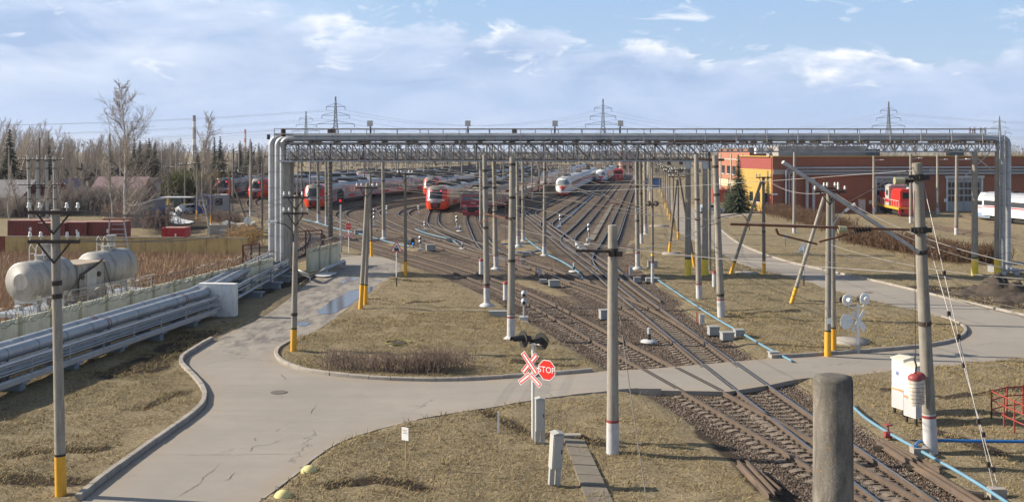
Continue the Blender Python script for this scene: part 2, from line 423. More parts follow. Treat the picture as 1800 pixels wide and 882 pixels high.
KM = [(512, 600.7), (487, 614), (481, 622), (481, 629), (498.6, 643), (536, 655), (594, 663.6), (689, 670.4), (790, 672), (892, 667), (984, 664.5), (1067, 659.5)]
XFAR = [(1140, 656), (1237, 647.5), (1300, 642), (1357, 637.5)]
KR = [(1357, 637.5), (1400, 634.7), (1468, 626), (1560, 618), (1617.7, 613), (1672, 604), (1695, 594), (1702, 586), (1701, 580), (1689, 570), (1655, 558)]
RI = [(1611, 547), (1529, 529), (1454, 507), (1400, 490), (1318, 470), (1268, 446), (1243, 434), (1196, 411), (1186, 384), (1172, 352), (1160, 325), (1152, 308)]
RO_FAR = [(1163, 308), (1182, 335), (1205, 358), (1222, 368)]
PARK = [(1250, 370), (1325, 366), (1337, 378), (1290, 382), (1252, 386)]
KO = [(1256, 393), (1281, 418), (1314, 437), (1382, 461), (1465, 480), (1550, 498.6), (1635, 519), (1723, 539.5), (1800, 556.5)]
OFFR = [(2000, 600), (2100, 640), (1960, 640)]
KB = [(1800, 629.6), (1652, 646.6), (1570, 653), (1495, 665), (1400, 674), (1365, 683), (1280, 697)]
KN = [(1163, 694.7), (1117, 693), (1067, 698), (954, 706.7), (850, 721.5), (800, 729), (752, 737.5), (656, 760), (595, 780.7), (544, 812.7), (505.5, 846), (457.6, 882)]
BOT = [(380, 960), (20, 1000)]
G2 = lambda pts: np.array([P(a, b)[:2] for a, b in pts])
def sm(pts, step=.5, win=1.6): return smooth_line(catmull(G2(pts), .3), step, win)
KLg, KMg, KRg, KOg, KNg, KBg = (sm(q) for q in (KL, KM, KR, KO, KN, KB))
ROAD = np.vstack([KLg, sm(SIDE_L), sm(SIDE_R), KMg, G2(XFAR)[:-1], KRg, sm(RI), G2(RO_FAR), G2(PARK), KOg, G2(OFFR), KBg, KNg, G2(BOT)])
keep = [0]
for i in range(1, len(ROAD)):
 if np.linalg.norm(ROAD[i] - ROAD[keep[-1]]) > .15: keep.append(i)
ROAD = ROAD[keep]
XING = np.array(P(1235, 672)[:2])
def road_z(x, y):
 """road surface: lifted gently to the height of the rail heads at the level crossing"""
 u = (np.asarray(x) - XING[0]); d = np.abs(u)
 t = np.clip((d - 3.6) / 6.0, 0, 1); t = t * t * (3 - 2 * t)
 near = np.clip((75 - np.asarray(y)) / 8, 0, 1)
 return .04 + (RT - .012 - .04) * (1 - t) * near
def crack_lines(nt, co, scale, w):
 v = nd(nt, 'ShaderNodeTexVoronoi', feature='DISTANCE_TO_EDGE'); v.inputs['Scale'].default_value = scale
 wob = nd(nt, 'ShaderNodeTexNoise'); wob.inputs['Scale'].default_value = 2.2; wob.inputs['Detail'].default_value = 5; nt.links.new(co, wob.inputs['Vector'])
 vm = nd(nt, 'ShaderNodeVectorMath', operation='MULTIPLY_ADD'); nt.links.new(wob.outputs['Color'], vm.inputs[0]); vm.inputs[1].default_value = (1.1, 1.1, 0); nt.links.new(co, vm.inputs[2])
 nt.links.new(vm.outputs[0], v.inputs['Vector'])
 return mathn(nt, 'SUBTRACT', 1.0, ramp(nt, v.outputs['Distance'], w * .3, w))
def road_material():
 m, nt, b = new_mat('asphalt'); tc = nd(nt, 'ShaderNodeTexCoord'); co = tc.outputs['Object']
 big = noise(nt, co, .16, 5, .6); mid = noise(nt, co, 1.1, 5, .65); fine = noise(nt, co, 26, 3, .7)
 c = mixc(nt, ramp(nt, big, .35, .68), (.265, .238, .21), (.33, .298, .26)); tyre = noise(nt, scaled(nt, co, (.10, 1.6, 1)), 1.0, 4, .6, .8); c = mixc(nt, mathn(nt, 'MULTIPLY', ramp(nt, tyre, .5, .72), .30), c, (.20, .178, .155))
 c = mixc(nt, mathn(nt, 'MULTIPLY', ramp(nt, mid, .45, .75), .5), c, (.245, .222, .20))
 c = mixc(nt, ramp(nt, fine, .25, .75), mixc(nt, .22, c, (.08, .075, .07)), mixc(nt, .16, c, (.5, .47, .43)))
 ed = nd(nt, 'ShaderNodeAttribute', attribute_name='edge'); wr = nd(nt, 'ShaderNodeAttribute', attribute_name='worn')
 e = mathn(nt, 'MULTIPLY', ed.outputs['Fac'], ramp(nt, noise(nt, co, .9, 6, .7), .35, .65))
 c = mixc(nt, mathn(nt, 'MULTIPLY', e, .7), c, (.30, .235, .165))
 wn = mathn(nt, 'MULTIPLY', wr.outputs['Fac'], ramp(nt, noise(nt, scaled(nt, co, (1.6, .5, 1)), 1.0, 7, .72), .44, .6))
 c = mixc(nt, mathn(nt, 'MULTIPLY', wn, .75), c, (.10, .088, .075))
 cr = mathn(nt, 'MULTIPLY', crack_lines(nt, co, .17, .012), ramp(nt, noise(nt, co, .22, 2, .5), .50, .60))
 c = mixc(nt, mathn(nt, 'MULTIPLY', cr, .35), c, (.07, .062, .055))
 nt.links.new(c, b.inputs['Base Color'])
 nt.links.new(mathn(nt, 'MULTIPLY_ADD', wn, -.35, .88), b.inputs['Roughness']); b.inputs['Specular IOR Level'].default_value = .35
 bn = nd(nt, 'ShaderNodeBump'); bn.inputs['Strength'].default_value = .35; bn.inputs['Distance'].default_value = .03
 hgt = mathn(nt, 'SUBTRACT', mathn(nt, 'MULTIPLY_ADD', fine, .4, mid), mathn(nt, 'MULTIPLY', cr, .8)); nt.links.new(hgt, bn.inputs['Height']); nt.links.new(bn.outputs[0], b.inputs['Normal'])
 return m
m_asphalt = road_material()
def build_road():
 n = len(ROAD); lo, hi = ROAD.min(0), ROAD.max(0)
 pts = []
 for gx in np.arange(lo[0], hi[0], .8):
  for gy in np.concatenate([np.arange(lo[1], 100, .8)]): pts.append((gx, gy))
 for gx in np.arange(8, 90, 4):
  for gy in np.arange(100, hi[1], 6): pts.append((gx, gy))
 Q = np.array(pts); Q = Q[in_poly(Q, ROAD)]; Q = Q[seg_dist(Q, np.vstack([ROAD, ROAD[:1]])) > .25]
 vs = [Vector(p) for p in ROAD] + [Vector(p) for p in Q]
 v2, _, f2, *_ = delaunay_2d_cdt(vs, [], [list(range(n))], 1, 1e-4)
 V = np.array([(v.x, v.y) for v in v2]); Fc = np.array([f for f in f2 if len(f) == 3])
 Z = road_z(V[:, 0], V[:, 1]) + .012 * (vnoise(V[:, 0], V[:, 1], 3.0, 5) - .5)
 ar = V[Fc]; cr = (ar[:, 1, 0] - ar[:, 0, 0]) * (ar[:, 2, 1] - ar[:, 0, 1]) - (ar[:, 1, 1] - ar[:, 0, 1]) * (ar[:, 2, 0] - ar[:, 0, 0])
 Fc[cr < 0] = Fc[cr < 0][:, ::-1]
 me = np_mesh('road', np.c_[V, Z], Fc, m_asphalt, True)
 d = seg_dist(V, np.vstack([ROAD, ROAD[:1]]))
 attr(me, 'edge', np.clip(1 - d / .9, 0, 1))
 sc = np.array([P(600, 510)[:2], P(520, 575)[:2]]); ds = seg_dist(V, np.vstack([G2([(690, 468), (640, 480), (590, 520), (510, 570), (440, 600)])]))
 attr(me, 'worn', np.clip(1.25 - ds / 4.0, 0, 1) * (V[:, 0] < -5))
 struct(link('road', me))
 R = np.vstack([ROAD, ROAD[:1]]); z = road_z(R[:, 0], R[:, 1])
 Vv = np.vstack([np.c_[R, z - .001], np.c_[R, z - .30]]); k = len(R)
 Fq = np.array([(i, i + 1, k + i + 1, k + i) for i in range(k - 1)])
 struct(link('road_edge', np_mesh('road_edge', Vv, Fq, m_asphalt)))
build_road()
m_kerb = mat('kerb_concrete', (.33, .30, .265), .9, 0, .2, 1.5, .35, 40, dirt=(.16, .14, .12), dirt_amt=.55, dscale=(1, 1, 1))
def build_kerb(L, side, h, w=.17, stone=1.0, jit=.012):
 L = resample(L, stone / 3); b = MB(); n = len(L)
 for i in range(0, n - 3, 3):
  q = L[i:i + 4].copy(); d0 = q[1] - q[0]; d1 = q[3] - q[2]
  q[0] += d0 * .03; q[3] -= d1 * .03
  zz = [float(road_z(p[0], p[1])) for p in q]; j = random.uniform(-jit, jit); o = random.uniform(-jit, jit)
  a = side * .02 + o; e = side * (w + .02) + o
  prof = [(a, -.2), (a, h - .03 + j), (a + side * .03, h + j), (e, h + j), (e, -.2)]
  if side < 0: prof = prof[::-1]
  b.sweep([(p[0], p[1], z) for p, z in zip(q, zz)], prof, True)
 return struct(b.build('kerb', m_kerb))
build_kerb(KLg, -1, .19, .20)
build_kerb(KMg, -1, .16)
build_kerb(KRg, -1, .16)
build_kerb(KOg, -1, .13)
build_kerb(KNg, -1, .10, .12)
build_kerb(sm([(700, 477), (686, 487), (660, 505)]), -1, .03)
def axis_lines(lo, hi, step, far_lo, far_hi, g):
 a = list(np.arange(lo, hi + 1e-6, step)); s = step
 while a[-1] < far_hi: s *= g; a.append(a[-1] + s)
 s = step; b = []; q = lo
 while q > far_lo: s *= g; q -= s; b.append(q)
 return np.array(b[::-1] + a)
def ground_material():
 m, nt, b = new_mat('ground_cover'); tc = nd(nt, 'ShaderNodeTexCoord'); co = tc.outputs['Object']
 A = lambda n: nd(nt, 'ShaderNodeAttribute', attribute_name=n).outputs['Fac']
 big = noise(nt, co, .09, 4, .6); mid = noise(nt, co, .75, 6, .7); fin = noise(nt, co, 7.0, 5, .75); vf = noise(nt, scaled(nt, co, (1, .55, 1)), 24, 3, .7)
 g = mixc(nt, ramp(nt, big, .38, .62), (.275, .22, .118), (.40, .32, .19))
 g = mixc(nt, mathn(nt, 'MULTIPLY', ramp(nt, mid, .42, .62), .85), g, (.175, .125, .068))
 gr = mathn(nt, 'MULTIPLY', A('green'), ramp(nt, noise(nt, co, .6, 5, .65, .6), .30, .62))
 g = mixc(nt, mathn(nt, 'MULTIPLY', gr, .8), g, (.105, .105, .036))
 g = mixc(nt, ramp(nt, fin, .36, .64), mixc(nt, .68, g, (.055, .042, .022)), mixc(nt, .42, g, (.55, .45, .30)))
 g = mixc(nt, mathn(nt, 'MULTIPLY', ramp(nt, vf, .30, .70), 1.0), mixc(nt, .38, g, (.06, .046, .025)), mixc(nt, .28, g, (.58, .49, .34)))
 br = mathn(nt, 'MULTIPLY', A('bare'), 1.0)
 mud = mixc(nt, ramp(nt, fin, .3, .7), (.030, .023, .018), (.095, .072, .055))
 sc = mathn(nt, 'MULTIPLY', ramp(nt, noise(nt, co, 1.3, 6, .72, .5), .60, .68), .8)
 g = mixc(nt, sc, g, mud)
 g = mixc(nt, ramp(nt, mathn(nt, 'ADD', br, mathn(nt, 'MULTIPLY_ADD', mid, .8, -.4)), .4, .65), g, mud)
 v = nd(nt, 'ShaderNodeTexVoronoi'); v.inputs['Scale'].default_value = 11; nt.links.new(co, v.inputs['Vector'])
 sv = nd(nt, 'ShaderNodeSeparateColor'); nt.links.new(v.outputs['Color'], sv.inputs[0])
 st = mixc(nt, sv.outputs[0], (.060, .045, .036), (.205, .165, .135))
 st = mixc(nt, ramp(nt, sv.outputs[1], .84, .92), st, (.34, .31, .28))
 st = mixc(nt, ramp(nt, sv.outputs[2], .75, .9), st, (.15, .078, .055))
 st = mixc(nt, ramp(nt, v.outputs['Distance'], .45, .9), st, (.03, .024, .02))
 st = mixc(nt, mathn(nt, 'MULTIPLY', ramp(nt, noise(nt, co, .3, 5, .65), .40, .66), .6), st, (.17, .130, .085))
 oil = A('oil'); st = mixc(nt, mathn(nt, 'MULTIPLY', oil, .62), st, (.085, .062, .045))
 bal = ramp(nt, mathn(nt, 'ADD', A('ballast'), mathn(nt, 'MULTIPLY_ADD', noise(nt, co, .8, 6, .7), .7, -.35)), .38, .62)
 c = mixc(nt, bal, g, st)
 nt.links.new(c, b.inputs['Base Color']); b.inputs['Roughness'].default_value = .95; b.inputs['Specular IOR Level'].default_value = .15
 bn = nd(nt, 'ShaderNodeBump'); bn.inputs['Strength'].default_value = 1.0; bn.inputs['Distance'].default_value = .13
 hs = mathn(nt, 'MULTIPLY_ADD', v.outputs['Distance'], -.7, .5); hg = mathn(nt, 'ADD', mathn(nt, 'MULTIPLY', fin, .9), mathn(nt, 'MULTIPLY', vf, .5))
 mx = nd(nt, 'ShaderNodeMix'); nt.links.new(bal, mx.inputs[0]); nt.links.new(hg, mx.inputs[2]); nt.links.new(hs, mx.inputs[3])
 nt.links.new(mx.outputs[0], bn.inputs['Height']); nt.links.new(bn.outputs[0], b.inputs['Normal'])
 return m
m_ground = ground_material()
MUD_AND_SHADE = [(G2([(205, 660), (250, 648), (290, 625), (330, 600), (345, 590)]), 1.9), (G2([(440, 520), (470, 506), (500, 500), (555, 486)]), 1.6), (G2([(1640, 512), (1700, 515), (1760, 512), (1800, 525)]), 4.0), (G2([(1690, 520), (1800, 545)]), 2.0),
  (G2([(690, 492), (760, 497), (840, 493)]), .55), (G2([(640, 527), (720, 535), (790, 530)]), .45), (G2([(1185, 705), (1290, 790), (1345, 860)]), .7), (G2([(850, 725), (930, 765), (1060, 780)]), .45), (G2([(40, 800), (180, 788)]), .6), (G2([(10, 840), (150, 852)]), .7), (G2([(250, 720), (330, 690)]), .4), (G2([(580, 860), (660, 845), (760, 862)]), .45), (G2([(1290, 560), (1400, 548)]), .5), (G2([(1560, 690), (1660, 705), (1800, 690)]), .5), (G2([(1640, 760), (1760, 800)]), .6), (G2([(300, 370), (330, 395), (310, 410)]), 5.0), (G2([(1240, 760), (1330, 830), (1390, 880)]), .7), (G2([(905, 640), (1010, 650)]), .5)]  # first two strips here paint ruts and shadow streaks across the island lawn
GREENS = [(G2([(0, 740), (120, 700), (260, 670), (350, 640)]), 5), (G2([(1400, 470), (1560, 510), (1660, 540)]), 8), (G2([(1380, 610), (1600, 600)]), 5), (G2([(1050, 640), (560, 600)]), 3), (G2([(1280, 480), (1400, 560)]), 6)]
YARDPOLY = G2([(600, 408), (660, 432), (740, 447), (850, 478), (960, 540), (1080, 640), (1140, 656), (1310, 641), (1250, 585), (1180, 530), (1125, 470), (1118, 420), (1122, 340), (1126, 290), (900, 288), (600, 300), (420, 320), (300, 335), (420, 365), (500, 392)])
def ground_height(x, y, d_road):
 """grass level: 8 cm above the roads, gently uneven"""
 u = .16 * (vnoise(x, y, 7, 1) - .5) + .14 * (vnoise(x, y, 1.9, 2) - .5) + .12 * (vnoise(x, y, .8, 3) - .5)
 return .115 + u * np.clip(d_road / 1.2, 0, 1)
def build_ground():
 X = axis_lines(-38, 42, .32, -9000, 9000, 1.13); Y = axis_lines(24, 96, .32, -60, 14000, 1.035)
 gx, gy = np.meshgrid(X, Y); Q = np.c_[gx.ravel(), gy.ravel()]; n = len(Q)
 R = np.vstack([ROAD, ROAD[:1]]); near = (Q[:, 1] < 330) & (Q[:, 0] > -45) & (Q[:, 0] < 100) & (Q[:, 1] > 15)
 d = np.full(n, 50.0); qn = Q[near]; dd = seg_dist(qn, R); dd[in_poly(qn, ROAD)] *= -1; d[near] = dd
 dt = np.full(n, 50.0); nt_ = (Q[:, 1] < 420) & (np.abs(Q[:, 0]) < 90) & (Q[:, 1] > 15)
 for k, L in TR.items(): dt[nt_] = np.minimum(dt[nt_], seg_dist(Q[nt_], resample(L, 3.0)))
 z = ground_height(Q[:, 0], Q[:, 1], d)
 tb = np.clip((2.9 - dt) / 1.0, 0, 1); tb = tb * tb * (3 - 2 * tb)
 z = z * (1 - tb) + (SZ - .012 + .03 * (vnoise(Q[:, 0], Q[:, 1], .6, 9) - .5)) * tb
 t = np.clip((d + .16) / .32, 0, 1); rz = road_z(Q[:, 0], Q[:, 1])
 z = (1 - t) * (rz - .13) + t * np.where(tb > 0, z, z + (rz - .04) * np.clip(1 - d / 1.2, 0, 1))
 yard_in = np.zeros(n, bool); far = (Q[:, 1] < 900); yard_in[far] = in_poly(Q[far], YARDPOLY)
 bal = np.clip((2.7 - dt) / 1.1, 0, 1)
 yd = .74 + .25 * (vnoise(Q[:, 0], Q[:, 1], 9, 12) - .5) - .45 * (vnoise(Q[:, 0], Q[:, 1], 16, 4) > .62)
 bal = np.maximum(bal, np.where(yard_in, np.where(Q[:, 1] > 120, .62, yd), 0))
 bare = np.zeros(n); green = np.zeros(n)
 for L, w in MUD_AND_SHADE: bare[nt_] = np.maximum(bare[nt_], np.clip(1.15 - seg_dist(Q[nt_], L) / w, 0, 1))
 for L, w in GREENS: green[nt_] = np.maximum(green[nt_], np.clip(1.1 - seg_dist(Q[nt_], L) / w, 0, 1))
 z += (.22 * (vnoise(Q[:, 0], Q[:, 1], .9, 61) - .5) + .12 * (vnoise(Q[:, 0], Q[:, 1], .45, 62) - .5) - .10 * (Q[:, 0] < 0)) * bare * (d > .6) * (dt > 3)
 global GX, GY, GD, GT; GX, GY, GD, GT = X, Y, d.reshape(len(Y), -1), dt.reshape(len(Y), -1)
 nx, ny = len(X), len(Y); i = np.arange(nx * ny).reshape(ny, nx)
 Fq = np.stack([i[:-1, :-1], i[:-1, 1:], i[1:, 1:], i[1:, :-1]], -1).reshape(-1, 4)
 me = np_mesh('ground', np.c_[Q, z], Fq, m_ground, True)
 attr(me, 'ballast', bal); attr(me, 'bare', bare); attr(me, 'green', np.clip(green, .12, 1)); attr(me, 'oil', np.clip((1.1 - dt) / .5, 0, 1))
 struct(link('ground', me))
build_ground()
def sample(G, Q):
 i = np.clip(np.searchsorted(GX, Q[:, 0]) - 1, 0, len(GX) - 2); j = np.clip(np.searchsorted(GY, Q[:, 1]) - 1, 0, len(GY) - 2)
 u = (Q[:, 0] - GX[i]) / (GX[i + 1] - GX[i]); v = (Q[:, 1] - GY[j]) / (GY[j + 1] - GY[j])
 return (G[j, i] * (1 - u) + G[j, i + 1] * u) * (1 - v) + (G[j + 1, i] * (1 - u) + G[j + 1, i + 1] * u) * v
m_water, _nt, _b = new_mat('puddle_water'); _b.inputs['Base Color'].default_value = (.055, .048, .04, 1); _b.inputs['Roughness'].default_value = .13; _b.inputs['Specular IOR Level'].default_value = .9
m_ice = mat('old_snow', (.62, .64, .68), .7, 0, .2, 6, .4, 20, dirt=(.22, .19, .17), dirt_amt=.7, dscale=(2, 2, 2))
def sheet(name, pts, m, z, wob=.12):
 L = smooth_line(catmull(np.vstack([G2(pts), G2(pts[:1])]), .25), .3, .5)
 L = L[:-1] + np.c_[[(vnoise(L[:-1, 0], L[:-1, 1], .5, s) - .5) * wob for s in (21, 22)]].T
 c = L.mean(0); n = len(L); b = MB()
 zz = z if not callable(z) else z(c[0], c[1])
 v2, _, f2, *_ = delaunay_2d_cdt([Vector(p) for p in L], [], [list(range(n))], 1, 1e-4)
 b.add([(v.x, v.y, zz) for v in v2], [tuple(f) for f in f2])
 me = b.mesh(name, m)
 for p in me.polygons:
  if p.normal.z < 0: p.flip()
 return struct(link(name, me))
sheet('puddle', [(558, 548), (562, 554), (577, 554), (604, 543), (624, 531), (637, 521), (664, 508), (652, 504), (638, 511), (618, 511), (604, 519), (584, 528), (570, 541)], m_water, .056)
sheet('puddle', [(597, 502), (601, 495), (614, 488), (629, 489), (624, 494), (611, 497)], m_water, .056)
sheet('puddle', [(654, 494), (664, 493), (675, 494), (664, 496)], m_water, .056)
sheet('puddle', [(520, 572), (532, 566), (545, 568), (536, 575)], m_water, .055)
sheet('puddle', [(200, 652), (225, 641), (244, 641), (250, 646), (232, 655), (212, 660)], m_water, .035)
sheet('puddle', [(250, 665), (272, 656), (298, 655), (296, 662), (270, 668)], m_water, .03)
sheet('puddle', [(385, 577), (398, 569), (410, 566), (412, 570), (398, 576)], m_water, .05)
sheet('snow_patch', [(553, 487), (563, 482), (590, 481), (584, 487), (568, 490)], m_ice, .15, .2)
sheet('snow_patch', [(276, 378), (284, 366), (300, 371), (322, 387), (340, 392), (318, 396), (296, 392)], m_ice, .16, .6)
def crack(pts, w):
 L = smooth_line(catmull(G2(pts), .08), .08, .2); L = L + .07 * np.c_[[vnoise(L[:, 0] * 1.0, L[:, 1], .16, s) - .5 for s in (41, 42)]].T; b = MB(); w *= .26; O = [offset_line(L, s * w * .5) for s in (-1, 1)]; z = road_z(L[:, 0], L[:, 1]) + .012; n = len(L); k = np.clip(np.sin(np.linspace(0, PI, n)) * 1.6, .15, 1) * (.4 + 1.1 * vnoise(L[:, 0], L[:, 1], .35, 43))
 a = L + (O[0] - L) * k[:, None]; c = L + (O[1] - L) * k[:, None]; b.add([(*p, h) for p, h in zip(a, z)] + [(*p, h) for p, h in zip(c, z)], [(i, n + i, n + i + 1, i + 1) for i in range(n - 1)]); me = b.mesh('asphalt_crack', m_crack)
 for p in me.polygons:
  if p.normal.z < 0: p.flip()
 struct(link('asphalt_crack', me))
m_crack = mat('crack_dirt', (.085, .074, .064), .95)
for pts, w in (([(255, 800), (350, 801), (450, 800.5), (552, 799.5)], .05), ([(300, 882), (310, 877), (336, 861), (352, 852), (356, 843), (370, 832), (387, 815)], .055), ([(392, 848), (402, 843), (414, 832)], .06), ([(438, 798), (448, 785), (469, 784), (496, 773)], .06), ([(484, 760), (493, 755)], .06), ([(492, 658), (503, 669)], .07), ([(450, 777), (446, 771)], .06), ([(545, 731), (556, 711)], .06), ([(624, 696), (640, 695)], .10), ([(355, 700), (420, 690), (470, 694)], .035)): crack(pts, w)
m_groove = mat('flange_groove', (.045, .038, .032), .9)
for k in 'AB':
 for s in (-1, 1):
  for q in (-1, 1):
   L = offset_line(resample(TR[k], .4), s * .797 + q * .085); ins = np.nonzero(in_poly(L, ROAD) & (np.abs(L[:, 0] - XING[0]) < 7) & (L[:, 1] < 60))[0]
   if len(ins) > 3: L = L[ins[0]:ins[-1] + 1]; z = road_z(L[:, 0], L[:, 1]) + .0085; b = MB(); b.sweep([(p[0], p[1], h) for p, h in zip(L, z)], [(-.04, 0), (.04, 0)], False); struct(b.build('flange_groove', m_groove))
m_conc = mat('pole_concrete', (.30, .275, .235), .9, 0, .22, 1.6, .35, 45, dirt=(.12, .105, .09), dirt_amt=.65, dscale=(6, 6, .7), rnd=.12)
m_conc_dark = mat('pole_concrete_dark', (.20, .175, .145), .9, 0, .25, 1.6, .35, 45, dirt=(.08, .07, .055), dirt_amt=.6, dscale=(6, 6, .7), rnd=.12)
m_yellow = mat('paint_yellow', (.78, .40, .028), .6, 0, .12, 2, .1, 40, dirt=(.32, .20, .06), dirt_amt=.35, dscale=(4, 4, 1.2))
m_lemon = mat('paint_lemon', (.80, .58, .06), .6, 0, .12, 2, .1, 40, dirt=(.35, .26, .08), dirt_amt=.35, dscale=(4, 4, 1.2))
m_whitewash = mat('paint_whitewash', (.50, .505, .52), .75, 0, .1, 3, .2, 30, dirt=(.30, .27, .25), dirt_amt=.6, dscale=(4, 4, 1.5))
m_red = mat('paint_red', (.27, .045, .045), .55, 0, .12, 3)
m_black = mat('paint_black', (.025, .024, .023), .6, 0, .2, 5)
m_iron = mat('dark_iron', (.06, .045, .038), .7, .2, .3, 6, .1, 50)
m_rustiron = mat('rusty_iron', (.17, .075, .045), .85, .1, .35, 4, .2, 50)
m_porc = mat('white_porcelain', (.78, .77, .72), .25, 0, .06, 6)
m_brownporc = mat('brown_porcelain', (.12, .045, .03), .25, 0, .1, 6)
m_galv = mat('galvanised_steel', (.50, .52, .54), .45, .65, .15, 1.2, .08, 30, dirt=(.34, .34, .35), dirt_amt=.5, dscale=(.7, .7, .7))
m_silver = mat('silver_paint', (.46, .47, .48), .6, .25, .14, 2, .05, 40, dirt=(.22, .16, .12), dirt_amt=.55, dscale=(2, 2, 2))
m_wire = mat('wire_metal', (.16, .14, .125), .6, .5, .2, 2)
m_wire_bright = mat('wire_bright', (.42, .40, .38), .5, .5, .2, 2)
m_grey_paint = mat('grey_cabinet_paint', (.42, .42, .40), .6, 0, .08, 2, .05, 30, dirt=(.26, .24, .21), dirt_amt=.35, dscale=(2, 2, .7))
m_white_paint = mat('white_paint', (.78, .78, .76), .55, 0, .05, 2, .03, 30, dirt=(.45, .40, .34), dirt_amt=.35, dscale=(2, 2, .6))
m_glass_dark = mat('dark_glass', (.025, .03, .035), .08, 0, .1, 2, spec=.8)
m_bluehose = mat('sky_blue_paint', (.20, .44, .66), .5, 0, .12, 1.5, dirt=(.30, .36, .40), dirt_amt=.4)
def crossarm(par, p, half, rz=0.0, braces=True, n_ins=2, drop=.62, colm=None):
 """timber-dark steel arm with porcelain insulators (sub-parts) and V braces"""
 R = Matrix.Rotation(rz, 3, 'Z'); colm = colm or m_iron
 b = MB(); b.bar(p + R @ Vector((-half, -.13, 0)), p + R @ Vector((half, -.13, 0)), .09, .10)
 if braces:
  for s in (-1, 1): b.bar(p + R @ Vector((s * half * .62, -.13, -.04)), p + R @ Vector((0, -.13, -drop)), .045)
 a = b.build('crossarm', colm, par)
 xs = [half * (.93 - .42 * k) for k in range(n_ins)]
 for s in (-1, 1):
  for x in xs:
   q = p + R @ Vector((s * x, -.13, .05))
   i = MB(); i.cyl(q, q + Vector((0, 0, .10)), .012, None, 6)
   i.lathe(q + Vector((0, 0, .07)), [(.03, 0), (.062, .015), (.062, .05), (.04, .065), (.05, .09), (.04, .15), (.02, .17)], 8)
   i.build('insulator', m_porc, a)
 return a
INSTR = []
def insulator_string(b, a, d, n=5, r=.07, mi=0):
 a = Vector(a); d = Vector(d)
 for k in range(n):
  p = a + d * (k / n); q = a + d * ((k + .55) / n); b.cyl(p, q, r, r * .55, 8, mi)
 b.cyl(a, a + d, .018, None, 5, mi)
def cantilever(par, p, out, h=1.5):
 """contact-line bracket: sloping tube, tie rod, insulators, hanging clamp"""
 out = Vector(out); e = p + out; u = out.normalized()
 b = MB(); b.cyl(p + u * .55, e + Vector((0, 0, .15)), .035, None, 6); b.cyl(p + Vector((0, 0, h)) + u * .5, p + u * (out.length * .8) + Vector((0, 0, .12)), .014, None, 5)
 b.cyl(p + u * (out.length * .55) + Vector((0, 0, .05)), e + u * .5 + Vector((0, 0, -.45)), .022, None, 5)
 c = b.build('bracket', m_rustiron, par)
 i = MB(); insulator_string(i, p + u * .12, u * .42); insulator_string(i, p + Vector((0, 0, h)) + u * .1, u * .4 - Vector((0, 0, .1))); i.build('insulator', m_brownporc, c)
 return c
def pole(name, label, cat, b, t, r0, r1, m=None, paint=None, band=None, stripe=None, arms=(), clamps=(), group=None, foot=False, n=14, z0=.0, extra=None):
 """b, t: photo points of the foot and the top; paint: (material, row of its top); stripe: row of a red ring"""
 base = P(b[0], b[1], .08); Y = base.y; m = m or m_conc
 top = D_at(t[0], t[1], Y); root = thing(name, label, cat, base, 0, group)
 ax = top - base; H = ax.length; u = ax / H
 rr = lambda h: r0 + (r1 - r0) * h / H
 at = lambda py: (Z_at(py, Y) - base.z) / u.z
 s = MB(); s.cyl(-u * .4, ax, rr(-.4), r1, n); s.cyl(ax, ax + u * .012, r1 * .94, r1 * .8, n)
 s.build('shaft', m, root)
 if paint:
  h = at(paint[1]); b_ = MB(); b_.cyl(-u * .2, u * h, rr(-.2) + .006, rr(h) + .006, n, cap=False); b_.build('painted_base', paint[0], root)
  if band is not None:
   k = MB(); k.cyl(u * (h - .01), u * (h + band), rr(h) + .009, rr(h + band) + .009, n, cap=False); k.build('band', m_black, root)
 if stripe:
  h = at(stripe); k = MB(); k.cyl(u * (h - .045), u * (h + .045), rr(h) + .009, rr(h) + .008, n, cap=False); k.build('stripe', m_red, root)
 if foot:
  f = MB(); f.lathe((0, 0, -.1), [(r0 + .28, 0), (r0 + .26, .16), (r0 + .10, .24), (r0 + .02, .30)], 10); f.build('footing', m_whitewash if paint and paint[0] is m_whitewash else m_conc, root)
 for a in arms:
  crossarm(root, u * at(a[0]), a[1], a[2] if len(a) > 2 else 0, n_ins=a[3] if len(a) > 3 else 2)
 for c in clamps:
  h = at(c); k = MB(); k.cyl(u * (h - .07), u * (h + .07), rr(h) + .02, rr(h) + .02, n); k.box(u * h + Vector((0, -rr(h) - .04, 0)), (.07, .08, .12)); k.build('clamp', m_iron, root)
 root['_h'] = H
 return root, base, u, at, rr
LV = 'utility_pole'; CM = 'catenary_mast'
r, b_, u, at, rr = pole(LV, 'nearest slender concrete utility pole on the left, yellow foot, two insulator crossarms', 'utility pole', (107, 868), (97, 369), .155, .125, m_conc, (m_yellow, 800), .06, None, [(373, .76), (424, .74)], [497, 520])
for h in (.35,): pass
r, b_, u, at, rr = pole(LV, 'utility pole with yellow foot and two crossarms rising from the kerbed island tip', 'utility pole', (516, 618), (521, 343), .15, .12, m_conc, (m_yellow, 578), .06, None, [(347, .62), (375, .62)], [552])
lm = MB(); q = u * at(398); lm.tube([q + Vector((-.1, -.1, -.75)), q + Vector((-.15, -.1, -.2)), q + Vector((-.5, -.1, .1)), q + Vector((-.95, -.1, .22))], .03, 6); la = lm.build('lamp_arm', m_iron, r)
lh = MB(); lh.box(q + Vector((-1.15, -.1, .24)), (.5, .22, .12)); lh.build('lamp_head', m_white_paint, la)
r, b_, u, at, rr = pole(LV, 'front leaning half of the yellow-footed twin pole beside the puddle', 'utility pole', (634, 543), (646, 322), .14, .11, m_conc, (m_yellow, 500), .05, None, [(330, .68)], [])
pole('brace_pole', 'rear half of the yellow-footed twin pole beside the puddle, no crossarm', 'brace pole', (642, 537), (649, 326), .13, .10, m_conc, (m_yellow, 501), .05)
